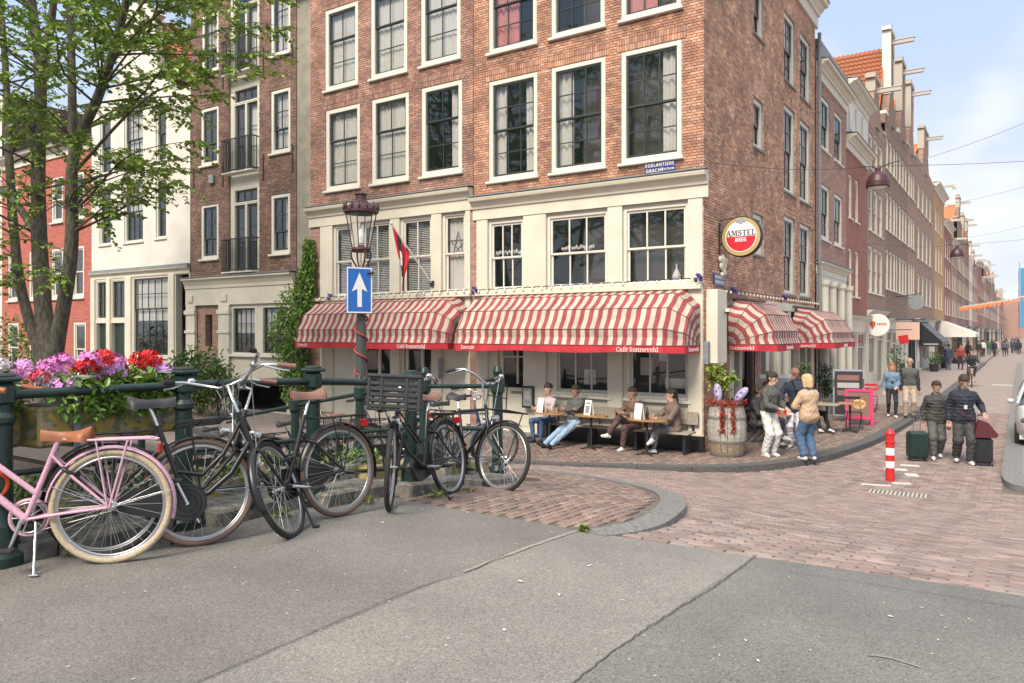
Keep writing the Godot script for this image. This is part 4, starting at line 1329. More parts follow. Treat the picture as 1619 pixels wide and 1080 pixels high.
# ---------------------------------------------------------------- houses down the side street
func side_house(called: String, label: String, z0: float, z1: float, H: float, m: Material, cols: Array, rows: Array, shop: float, o := {}) -> Node3D:
	# z0 nearer, z1 farther; wall plane x = 0 (or o.x); cols: [centre from z0, width]; rows: [y0, y1]
	var t := thing(called, label, "building", V(o.get("x", 0.0), 0, z0), PI / 2, o.get("group", ""))
	var W := z0 - z1
	var T := Transform3D()
	var hs := []
	for r in rows:
		for c in cols: hs.append(R(c[0] - c[1] / 2, r[0], c[0] + c[1] / 2, r[1]))
	wall("front_wall", t, T, 0, W, shop, H, hs, m, 0.0)
	for h: Rect2 in hs: window(t, Transform3D(Basis(), V(0, 0, -0.02)), h, o.get("wc", 2), o.get("wu", 1), o.get("wl", 1), {"fw": o.get("fw", 0.11), "glass": o.get("glass", M.dark_glass), "sash": o.get("sash", M.cream_frame), "sill_mat": M.cream_frame})
	var b := MB.new()
	b.ext(0.01, 0, -8, W - 0.01, H, -0.3)
	obj("body", b, m, t)
	if shop > 0.2:
		var sm_: Material = o.get("shop_mat", M.cream)
		var n := maxi(2, int(W / 2.1))
		var sh := []
		for i in n: sh.append(R(0.3 + (W - 0.6) * i / n + 0.1, 0.75 if i % 3 != 1 else 0.2, 0.3 + (W - 0.6) * (i + 1) / n - 0.1, shop - 0.65))
		wall("shopfront_panel", t, T, 0, W, 0.12, shop, sh, sm_, 0.02, 0.2)
		for h: Rect2 in sh: window(t, T, h, 2, 1, 1, {"fw": 0.05, "split": 0.75, "glass": M.dark_glass, "sash": sm_, "frame": sm_, "sill": false})
		cornice("shop_cornice", t, T, 0, W, shop - 0.4, shop, 0.26, sm_)
	if o.has("gable"):
		var gy: float = o.gable
		var gw: float = o.get("gw", 1.5)
		var p := PackedVector2Array([Vector2(0.0, H - 0.01), Vector2(W, H - 0.01), Vector2(W, H + 0.5), Vector2(W / 2 + gw / 2 + 0.7, H + 0.7), Vector2(W / 2 + gw / 2 + 0.3, H + 1.4), Vector2(W / 2 + gw / 2, H + 1.9), Vector2(W / 2 + gw / 2, gy - 0.5), Vector2(W / 2 + gw / 2 + 0.15, gy - 0.5), Vector2(W / 2 + gw / 2 + 0.15, gy - 0.3), Vector2(W / 2, gy), Vector2(W / 2 - gw / 2 - 0.15, gy - 0.3), Vector2(W / 2 - gw / 2 - 0.15, gy - 0.5), Vector2(W / 2 - gw / 2, gy - 0.5), Vector2(W / 2 - gw / 2, H + 1.9), Vector2(W / 2 - gw / 2 - 0.3, H + 1.4), Vector2(W / 2 - gw / 2 - 0.7, H + 0.7), Vector2(0, H + 0.5)])
		b = MB.new()
		b.prism(p, -0.35, 0.01)
		obj("gable", b, m, t)
		b = MB.new()
		b.ext(W / 2 - gw / 2 - 0.2, gy - 0.5, -0.37, W / 2 + gw / 2 + 0.2, gy - 0.3, 0.08)
		b.ext(-0.02, H + 0.45, -0.37, 0.7, H + 0.6, 0.07)
		b.ext(W - 0.7, H + 0.45, -0.37, W + 0.02, H + 0.6, 0.07)
		for s in [-1, 1]: b.ext(W / 2 + s * gw / 2 - 0.06, H + 1.9, -0.37, W / 2 + s * gw / 2 + 0.06, gy - 0.5, 0.05)
		obj("gable_trim", b, o.get("trim", mat("sandstone", Color(0.40, 0.37, 0.31), 0.8)), t)
		window(t, T, R(W / 2 - 0.4, H + 0.3, W / 2 + 0.4, H + 1.7), 2, 0, 1, {"glass": M.dark_glass, "fw": 0.09})
		var hb := MB.new()
		hb.bev(V(W / 2, gy - 1.0, 0.5), V(0.16, 0.2, 1.1), 0.02)
		hb.bev(V(W / 2, gy - 0.88, 0.5), V(0.22, 0.05, 1.2), 0.01)
		obj("hoist_beam", hb, mat("beam_grey", Color(0.42, 0.40, 0.35), 0.7), t)
		b = MB.new()
		var ry := gy - 1.2
		b.quad(V(0, H, -0.3), V(W / 2, ry, -0.3), V(W / 2, ry, -8), V(0, H, -8))
		b.quad(V(W / 2, ry, -0.3), V(W, H, -0.3), V(W, H, -8), V(W / 2, ry, -8))
		b.flat(V(0, H, -8), V(W / 2, ry, -8), V(W, H, -8))
		obj("roof", b, M.orange_tile, t)
		if o.get("tiles", false): tile_roof(t, V(0, H, -0.35), V(0, 0, -1), V(W / 2, ry - H, 0), 7.6, M.orange_pantile)
	else:
		cornice("roof_cornice", t, T, 0, W, H - 0.35, H + 0.2, 0.4, o.get("cornice", M.cream))
		if o.get("beam", false):
			var hb := MB.new()
			hb.bev(V(W / 2, H + 0.6, 0.5), V(0.16, 0.2, 1.2), 0.02)
			obj("hoist_beam", hb, mat("beam_grey", Color(0.42, 0.40, 0.35), 0.7), t)
		b = MB.new()
		b.quad(V(0, H + 0.1, 0), V(W, H + 0.1, 0), V(W, H + 2.0, -3), V(0, H + 2.0, -3))
		b.quad(V(0, H + 0.1, -8), V(0, H + 0.1, 0), V(0, H + 2, -3), V(0, H + 2, -8))
		b.quad(V(W, H + 0.1, 0), V(W, H + 0.1, -8), V(W, H + 2, -8), V(W, H + 2, -3))
		obj("roof", b, M.roof_tile, t)
	return t
func build_street() -> void:
	var a := side_house("rose_brick_house", "narrow rose brick house beside the cafe with a grey parapet and columned door", -10.75, -15.9, 11.55, M.brick_rose, [[1.5, 1.35], [3.75, 1.5]], [[9.0, 10.8], [5.9, 7.8]], 5.05, {"sash": M.sash, "wu": 1, "wl": 2, "fw": 0.13})
	bar("zinc_parapet", a, Transform3D(), 0, 11.7, 5.15, 12.45, -0.2, 0.12, M.lead)
	for x in [0.45, 1.75, 3.3, 4.7]:
		var b := MB.new()
		b.lathe([Vector2(0.2, 0.12), Vector2(0.2, 0.5), Vector2(0.16, 0.55), Vector2(0.15, 4.2), Vector2(0.2, 4.3), Vector2(0.2, 4.45), Vector2(0.0, 4.45)], 14, Transform3D(Basis(), V(x, 0, 0.16)))
		obj("column", b, M.cream, a)
	var dp := thing("drainpipe", "grey zinc drainpipe at the joint between the cafe side wall and next house", "drainpipe", V(0.12, 0, -10.72))
	var pb := MB.new()
	pb.rod(V(0, 0.15, 0), V(0, 12.6, 0), 0.06, 12)
	obj("pipe", pb, M.lead, dp)
	for y in [2.5, 5.0, 7.5, 10.0, 12.2]:
		pb = MB.new()
		pb.lathe([Vector2(0.06, -0.04), Vector2(0.075, -0.04), Vector2(0.075, 0.04), Vector2(0.06, 0.04)], 12, Transform3D(Basis(), V(0, y, 0)))
		pb.ext(-0.12, y - 0.02, -0.02, 0, y + 0.02, 0.02)
		obj("bracket", pb, M.lead, dp)
	var c := side_house("dark_red_house", "dark red brick house with a white three-panel dormer under the eaves", -15.9, -20.8, 10.2, M.brick_red, [[1.0, 0.75], [2.45, 0.8]], [[7.25, 9.0], [4.15, 6.05]], 3.35, {"wc": 1, "fw": 0.1})
	bar("dormer_band", c, Transform3D(), 0.0, 10.42, 4.9, 12.0, -0.3, 0.05, M.cream)
	for i in 3:
		bar("dormer_panel", c, Transform3D(), 0.35 + i * 1.45, 10.65, 1.55 + i * 1.45, 11.8, 0.05, 0.09, M.white_stucco, 0.03)
	cornice("dormer_cornice", c, Transform3D(), -0.1, 5.0, 12.0, 12.5, 0.45, M.cream)
	side_house("brown_gable_house", "dark brown brick house with a small neck gable and wide white mullioned windows", -20.8, -26.1, 12.0, M.brick_brown, [[1.0, 1.15], [2.5, 1.15], [4.0, 1.15]], [[10.1, 11.7], [7.3, 9.3], [4.5, 6.6]], 3.7, {"gable": 15.0, "gw": 1.3})
	side_house("tall_gable_house", "tall dark brick house with a white edged gable and orange pantile roof", -26.1, -31.0, 13.2, M.brick_dark, [[0.8, 1.0], [2.1, 1.0], [3.4, 1.0], [4.4, 0.7]], [[11.0, 12.6], [7.9, 9.8], [4.9, 6.9]], 3.4, {"gable": 18.9, "gw": 1.3, "tiles": true, "trim": M.cream_frame})
	side_house("middle_gable_house", "dark brick gabled house, second of the tall row with hoist beams", -31.0, -35.2, 13.4, M.brick_dark, [[0.8, 1.0], [2.1, 1.0], [3.4, 1.0]], [[11.0, 12.6], [7.9, 9.8], [4.9, 6.9]], 3.4, {"gable": 18.6, "gw": 1.4, "shop_mat": M.white_stucco})
	side_house("farther_gable_house", "brown brick gabled house at the end of the tall row with hoist beams", -35.2, -39.1, 13.4, M.brick_brown, [[0.9, 1.0], [2.1, 1.0], [3.2, 0.9]], [[11.0, 12.6], [7.9, 9.8], [4.9, 6.9]], 3.4, {"gable": 18.4, "gw": 1.4, "shop_mat": M.door_green})
	side_house("white_cornice_house", "grey brown house with a heavy white cornice and an orange roof end", -39.1, -52.0, 13.6, M.brick_brown, [[2.0, 1.3], [4.6, 1.3], [7.2, 1.3], [9.8, 1.3]], [[10.9, 12.6], [7.6, 9.7], [4.6, 6.6]], 3.6, {"beam": true, "gable": 17.4, "gw": 3.0, "shop_mat": M.white_stucco})
	side_house("ochre_house", "ochre painted brick house past the white cornice", -52.0, -61.0, 14.2, M.brick_ochre, [[1.5, 1.2], [4.0, 1.2], [6.5, 1.2]], [[10.8, 12.6], [7.6, 9.6], [4.6, 6.6]], 3.6, {"beam": true, "shop_mat": M.brick_dark})
	var r := RandomNumberGenerator.new()
	r.seed = 19
	var mats := [M.brick_red, M.brick_brown, M.brick_rose, M.brick_dark, M.brick_painted, M.white_stucco]
	var words := ["red brick", "brown brick", "rose brick", "dark brick", "red painted", "pale rendered"]
	var z := -61.0
	var i := 0
	while z > -330.0:
		var w := r.randf_range(6.0, 8.5) * (1.0 if z > -140 else 1.8)
		var k := [0, 2, 3, 1, 0, 5, 2, 1, 4, 0, 1, 2, 3][i % 13] as int
		var H := r.randf_range(11.5, 14.5)
		var ops := {"shop_mat": [M.cream, M.brick_dark, M.door_green, M.white_stucco, M.brick_brown][i % 5], "wc": 1, "wu": 1, "wl": 1, "group": "far houses along the side street"}
		if r.randf() < 0.5:
			ops.gable = H + r.randf_range(3.0, 4.5)
		else: ops.beam = true
		var cl := []
		var nc := 3
		for q in nc: cl.append([w * (q + 0.7) / (nc + 0.4), w / nc * 0.5])
		var ord: String = ["first", "second", "third", "fourth", "fifth", "sixth", "seventh", "eighth", "ninth", "tenth", "eleventh", "twelfth", "thirteenth", "fourteenth", "fifteenth", "sixteenth", "seventeenth", "eighteenth", "nineteenth", "twentieth", "twenty-first", "twenty-second", "twenty-third", "twenty-fourth", "twenty-fifth", "twenty-sixth", "twenty-seventh", "twenty-eighth"][mini(i, 27)]
		side_house("row_house", "%s %s house down the side street, %s one past the ochre house" % [["gabled" if ops.has("gable") else "flat corniced", words[k]][0], words[k], ord], z, z - w, H, mats[k], cl, [[8.6, 10.4], [5.6, 7.6]] if z < -120 else [[9.4, 11.1], [6.8, 8.6], [4.3, 6.0]], 3.4, ops)
		z -= w
		i += 1
	# a white spire-like gable top seen over the row
	var sp := thing("church_turret", "slender white turret with a ball finial above the far roofs", "turret", V(-1.2, 0, -92))
	var sb := MB.new()
	sb.lathe([Vector2(0.9, 12), Vector2(0.9, 16.5), Vector2(1.1, 16.6), Vector2(1.1, 16.9), Vector2(0.7, 17.0), Vector2(0.6, 18.2), Vector2(0.75, 18.3), Vector2(0.35, 19.0), Vector2(0.12, 20.2), Vector2(0.25, 20.5), Vector2(0.12, 20.8), Vector2(0.02, 21.6)], 12)
	obj("tower", sb, M.cream, sp)
	var ends := thing("end_house", "pale brick house closing the far end of the street", "building", V(-6, 0, -336))
	wall("front_wall", ends, Transform3D(), 0, 26, 0, 15, [], M.brick_rose, 0.0)
	for x in 6:
		for y in 4: window(ends, Transform3D(), R(1.5 + x * 4, 1 + y * 3.4, 3.6 + x * 4, 3.2 + y * 3.4), 1, 1, 1, {"glass": M.dark_glass, "sash": M.cream_frame, "fw": 0.2})
	cornice("roof_cornice", ends, Transform3D(), 0, 26, 14.6, 15.4, 0.5, M.cream)
	# blue sheeted scaffold at the right
	var sc := thing("scaffold", "tall scaffold wrapped in blue sheeting at the right edge of the street", "scaffold", V(5.45, 0, -100))
	mat("blue_sheet", Color(0.05, 0.24, 0.42), 0.7)
	var bb := MB.new()
	var rows := []
	for y in 9:
		var row := []
		for x in 12: row.append(V(0.1 + 3.5 * x / 11.0, 3.2 + y * 0.95, 0.05 * sin(x * 2.1 + y) + 0.06))
		rows.append(row)
	bb.grid(rows)
	rows = []
	for y in 9:
		var row := []
		for x in 12: row.append(V(0.05 * sin(x * 2.1 + y) - 0.05, 3.2 + y * 0.95, -6 + 6 * x / 11.0))
		rows.append(row)
	bb.grid(rows)
	obj("sheeting", bb, M.blue_sheet, sc)
	for q in [[0.0, 0.0], [1.8, 0.0], [3.6, 0.0], [0.0, -3.0], [0.0, -6.0]]:
		var pl := MB.new()
		pl.rod(V(q[0], 0, q[1]), V(q[0], 11.6, q[1]), 0.03, 6)
		obj("standard", pl, M.lead, sc)
# ---------------------------------------------------------------- awnings, lights, flag, signs
func hood(called: String, label: String, xf: Transform3D, W: float, Rz: float, Ry: float, vcol: Color, words: Array, end_words: Array) -> void:
	# xf: the pivot line at the wall, x along the wall; a folding hood of cloth on ribs
	var t := thing(called, label, "awning", xf.origin, 0.0, "red and cream striped cafe awnings")
	t.transform = xf
	var ch := 0.34
	var per := 0.112
	var arm := Rz - ch
	var L := [Vector2(0, 0), Vector2(0, arm), Vector2(ch, Rz), Vector2(W - ch, Rz), Vector2(W, arm), Vector2(W, 0)] # (x, reach)
	var dist := [0.0]
	for i in 5: dist.append(dist[i] + (L[i + 1] - L[i]).length())
	var total: float = dist[5]
	var at := func(s: float) -> Vector2:
		for i in 5:
			if s <= dist[i + 1] + 0.0001:
				return (L[i] as Vector2).lerp(L[i + 1], clampf((s - dist[i]) / (dist[i + 1] - dist[i]), 0, 1))
		return L[5]
	var cuts := dist.duplicate()
	var mid := total / 2
	var k0 := -int(mid / per) - 1
	for k in range(k0, -k0 + 1):
		var s := mid + (k + 0.5) * per
		if s > 0.01 and s < total - 0.01: cuts.append(s)
	cuts.sort()
	var th := [PI / 2, PI / 2 - 0.42, PI / 2 - 0.86, PI / 2 - 1.28, 0.0]
	var P := func(q: Vector2, a: float, sag := 1.0) -> Vector3:
		return V(q.x, q.y * sin(a) * Ry / Rz * sag, q.y * cos(a) * sag + 0.02)
	var b := MB.new()
	var r := RandomNumberGenerator.new()
	r.seed = int(W * 100)
	for i in cuts.size() - 1:
		if cuts[i + 1] - cuts[i] < 0.002: continue
		var q0: Vector2 = at.call(cuts[i])
		var q1: Vector2 = at.call(cuts[i + 1])
		var m: float = (cuts[i] + cuts[i + 1]) / 2
		var red := posmod(int(floor((m - mid) / per + 0.5)), 2) == 0
		for k in 4:
			b.col = (Color(0.43, 0.082, 0.09) if red else Color(0.68, 0.60, 0.49)) * r.randf_range(0.93, 1.0)
			b.col.a = 1
			var am: float = (th[k] + th[k + 1]) / 2
			b.quad(P.call(q0, th[k + 1]), P.call(q1, th[k + 1]), P.call(q1, am, 0.955), P.call(q0, am, 0.955))
			b.quad(P.call(q0, am, 0.955), P.call(q1, am, 0.955), P.call(q1, th[k]), P.call(q0, th[k]))
	obj("canopy", b, mat("awning_cloth", Color(1, 1, 1), 0.85, {"vc": true, "tex": ntex(0.007, 0.68, 1.0, 71, 6), "scale": 0.45, "back": Color(0.12, 0.08, 0.07)}), t)
	for k in range(1, 5):
		b = MB.new()
		var pts := []
		for q: Vector2 in L: pts.append(P.call(q, th[k], 1.004))
		b.tube(pts, 0.009, 6)
		obj("rib", b, mat("awning_seam", Color(0.16, 0.09, 0.08), 0.7), t)
	b = MB.new()
	b.col = vcol
	var hang := 0.155
	for i in 5:
		var n := maxi(2, int((L[i + 1] - L[i]).length() / 0.06))
		for k in n:
			var q0: Vector2 = (L[i] as Vector2).lerp(L[i + 1], float(k) / n)
			var q1: Vector2 = (L[i] as Vector2).lerp(L[i + 1], float(k + 1) / n)
			var w0 := 0.012 * sin(q0.x * 7.0 + q0.y * 5.0)
			var w1 := 0.012 * sin(q1.x * 7.0 + q1.y * 5.0)
			var d0 := hang + 0.015 * sin(q0.x * 2.2)
			var d1 := hang + 0.015 * sin(q1.x * 2.2)
			b.quad(V(q0.x, -d0, q0.y + 0.02 + w0), V(q1.x, -d1, q1.y + 0.02 + w1), V(q1.x, 0, q1.y + 0.02), V(q0.x, 0, q0.y + 0.02))
	obj("valance", b, mat("valance_cloth", Color(0.55, 0.03, 0.045), 0.8, {"tex": ntex(0.02, 0.85, 1.0, 72), "scale": 0.6}), t)
	var wm := mat("sign_white", Color(0.78, 0.76, 0.72), 0.7)
	for w in words: letters(t, w[0], w[2], Transform3D(Basis(), V(w[1], -0.085, Rz + 0.037)), wm, "Droid Serif", false, true)
	for w in end_words: letters(t, w[0], w[2], Transform3D(Basis(Vector3.UP, -PI / 2 if w[1] < 1 else PI / 2), V(-0.02 if w[1] < 1 else W + 0.02, -0.085, arm * 0.5)), wm, "Droid Serif", false, true)
	# slim rail at the wall
	b = MB.new()
	b.bev(V(W / 2, Ry + 0.03, 0.04), V(W, 0.06, 0.09), 0.01)
	obj("wall_rail", b, M.awning_seam, t)
func light_string(label: String, a: Vector3, e: Vector3, n: int, ribbons: Array) -> void:
	var t := thing("string_lights", label, "string lights", a)
	var d := e - a
	var pts := []
	for i in n * 2 + 1:
		var s := float(i) / (n * 2)
		pts.append(d * s + V(0, -0.02 * absf(sin(s * n * PI)), 0))
	var b := MB.new()
	b.tube(pts, 0.013, 5)
	obj("cable", b, M.black, t)
	var bb := MB.new()
	bb.ball(Vector3.ZERO, V(0.034, 0.042, 0.034), Basis(), 8, 6)
	var bm := bb.done(mat("bulb_glass", Color(0.85, 0.78, 0.62), 0.25))
	for i in n: part("bulb", bm, t, null, Transform3D(Basis(), d * ((i + 0.5) / n) + V(0, -0.05, 0)))
	for s: float in ribbons:
		var rb := MB.new()
		for k in 7:
			var q := V(sin(k * 2.4) * 0.06, cos(k * 1.7) * 0.06, cos(k * 2.4) * 0.05)
			rb.ball(q, V(0.05, 0.035, 0.03), Basis(V(0, 0, 1), k), 7, 5)
		obj("ribbon", rb, mat("violet_ribbon", Color(0.07, 0.04, 0.22), 0.8), t, Transform3D(Basis(), d * s))
func build_awnings() -> void:
	hood("striped_awning", "long striped awning over the cafe bench on the orange brick front", Transform3D(Basis(), V(-6.05, 2.42, 0.05)), 6.0, 1.22, 1.2, Color(1, 1, 1), [["Café Sonneveld", 5.1, 0.095], ["Eetcafé", 0.7, 0.085]], [["Sonneveld", 2, 0.085]])
	hood("striped_awning", "striped awning over the doors with painted lettering, left of the brick strip", Transform3D(Basis(), V(-11.85, 2.42, 0.05)), 5.6, 1.22, 1.2, Color(1, 1, 1), [["Café Sonneveld", 4.7, 0.095], ["Eetcafé", 0.65, 0.085]], [])
	hood("striped_awning", "striped awning round the corner, the one nearest the barrel", SIDE * Transform3D(Basis(), V(1.5, 2.42, 0.04)), 2.9, 1.0, 1.05, Color(1, 1, 1), [["Sonneveld", 1.45, 0.09]], [["Sonneveld", 0, 0.085]])
	hood("striped_awning", "faded striped awning farther along the side wall", SIDE * Transform3D(Basis(), V(7.45, 2.38, 0.04)), 4.0, 1.08, 1.05, Color(1, 1, 1), [["Sonneveld", 2.0, 0.09]], [["Sonneveld", 0, 0.085]])
	light_string("string of pale bulbs above the long awning on the front", V(-6.0, 3.78, 0.16), V(-0.05, 3.86, 0.16), 22, [0.0, 1.0])
	light_string("string of pale bulbs above the awning with the flag", V(-11.9, 3.74, 0.16), V(-6.2, 3.80, 0.16), 21, [0.1])
	light_string("string of pale bulbs along the side wall over both corner awnings", V(0.12, 3.66, -1.0), V(0.12, 3.68, -11.3), 34, [0.06, 0.5, 1.0])
	# flag on its pole
	var f := thing("wall_flag", "hanging red and black flag with white crosses on a slanting pole over the awning", "flag", V(-7.5, 4.0, 0.05))
	var tip := V(-0.42, 1.52, 1.15)
	var b := MB.new()
	b.rod(Vector3.ZERO, tip, 0.022, 8)
	b.ball(tip, V(0.04, 0.04, 0.04), Basis(), 8, 6)
	obj("pole", b, M.cream_frame, f)
	b = MB.new()
	b.bev(V(0, 0, 0), V(0.12, 0.16, 0.08), 0.01)
	obj("bracket", b, M.black_iron, f)
	var cloth := func(u0: float, u1: float, v0: float, v1: float) -> MB:
		var g := []
		for i in 13:
			var row := []
			var v := v0 + (v1 - v0) * i / 12.0
			for k in 7:
				var u := u0 + (u1 - u0) * k / 6.0
				# top edge lies along the pole, the cloth hangs and gathers
				var top: Vector3 = tip * (0.98 - 0.42 * u)
				var gather := top.lerp(tip * 0.72, minf(v * 1.6, 1.0) * 0.8)
				row.append(gather + V(0.05 * sin(u * 14.0 + v * 2.0) * minf(v * 3.0, 1.0), -v * 1.25 - 0.1 * u, 0.05 * cos(u * 14.0) * minf(v * 3.0, 1.0)))
			g.append(row)
		g.reverse()
		var mb := MB.new()
		mb.grid(g)
		return mb
	obj("red_band", cloth.call(0.52, 1.0, 0.0, 1.0), mat("flag_red", Color(0.55, 0.02, 0.03), 0.8), f)
	obj("black_band", cloth.call(0.3, 0.52, 0.0, 0.75), M.black, f)
	obj("white_cross", cloth.call(0.34, 0.50, 0.25, 0.52), M.sign_white, f)
	obj("red_band", cloth.call(0.0, 0.3, 0.0, 0.5), M.flag_red, f)
	# round beer sign on the side wall
	var s := thing("beer_sign", "round gold rimmed beer sign sticking out from the side wall above the awning", "sign", V(0.53, 4.81, -1.0))
	var rim := MB.new()
	rim.lathe([Vector2(0.0, -0.09), Vector2(0.42, -0.09), Vector2(0.455, -0.05), Vector2(0.455, 0.05), Vector2(0.42, 0.09), Vector2(0.0, 0.09)], 48, Transform3D(Basis(V(1, 0, 0), PI / 2), Vector3.ZERO))
	obj("case", rim, M.black, s)
	for side in [1, -1]:
		var face := sub("face", s, Transform3D(Basis(Vector3.UP, 0.0 if side == 1 else PI), V(0, 0, 0.0)))
		var disc := func(pts: PackedVector2Array, z: float) -> MB:
			var mb := MB.new()
			mb.prism(pts, z - 0.004, z)
			return mb
		var circ := func(r0: float, a0: float, a1: float, ky := 1.0) -> PackedVector2Array:
			var p := PackedVector2Array()
			for i in 49: p.append(Vector2(cos(a0 + (a1 - a0) * i / 48.0) * r0, sin(a0 + (a1 - a0) * i / 48.0) * r0 * ky))
			return p
		var full: PackedVector2Array = circ.call(0.425, 0, TAU)
		full.remove_at(48)
		obj("gold_field", disc.call(full, 0.096), mat("sign_gold", Color(0.50, 0.36, 0.14), 0.35, {"metal": 0.3}), face)
		var wf: PackedVector2Array = circ.call(0.345, 0, TAU)
		wf.remove_at(48)
		obj("white_field", disc.call(wf, 0.102), mat("sign_enamel", Color(0.82, 0.81, 0.77), 0.3), face)
		obj("red_field", disc.call(circ.call(0.325, PI, TAU), 0.108), mat("sign_red", Color(0.52, 0.015, 0.03), 0.3), face)
		letters(face, "AMSTEL", 0.13, Transform3D(Basis().scaled(V(0.88, 1, 1)), V(0, 0.075, 0.106)), M.black, "Droid Serif", true, false, 0.006)
		letters(face, "BIER", 0.085, Transform3D(Basis(), V(0, -0.075, 0.113)), M.sign_enamel, "Droid Sans", true, false, 0.006)
		var cr := MB.new()
		cr.bev(V(0, 0.34, 0.104), V(0.10, 0.12, 0.012), 0.004)
		for x in [-0.08, 0.08]: cr.ball(V(x, 0.345, 0.104), V(0.035, 0.05, 0.008), Basis(), 8, 6)
		obj("crest", cr, mat("sign_grey", Color(0.30, 0.30, 0.34), 0.4), face)
	b = MB.new()
	b.rod(V(-0.55, 0.15, 0), V(-0.44, 0.12, 0), 0.02, 6)
	b.rod(V(-0.55, -0.15, 0), V(-0.44, -0.12, 0), 0.02, 6)
	b.rod(V(-0.51, 0.4, 0), V(-0.1, 0.44, 0), 0.012, 6)
	b.bev(V(-0.51, 0, 0), V(0.03, 0.7, 0.06), 0.005)
	obj("bracket", b, M.black_iron, s)
	# carved stone ornament on the wall under the sign
	var o := thing("wall_ornament", "pale carved stone scroll on the side wall under the beer sign", "ornament", V(0.05, 4.2, -1.15), PI / 2)
	b = MB.new()
	for q in [[0, 0.12, 0.12], [0.1, 0.02, 0.1], [-0.1, 0.0, 0.1], [0.02, -0.12, 0.09], [0.12, -0.16, 0.06], [-0.08, -0.2, 0.05], [0.2, 0.12, 0.07], [-0.18, 0.14, 0.07]]:
		b.ball(V(q[0], q[1], 0), V(q[2], q[2] * 1.1, 0.05), Basis(), 10, 6)
	obj("scroll", b, M.cream, o)
	var cb := thing("security_camera", "small dome camera on the cream case beside the corner", "camera", V(0.32, 3.2, -0.62), PI / 2)
	b = MB.new()
	b.lathe([Vector2(0.06, -0.06), Vector2(0.06, 0.02), Vector2(0.0, 0.02)], 12)
	obj("bracket", b, M.cream_frame, cb)
	b = MB.new()
	b.ball(V(0, -0.06, 0), V(0.05, 0.05, 0.05), Basis(), 10, 8)
	obj("dome", b, M.black, cb)

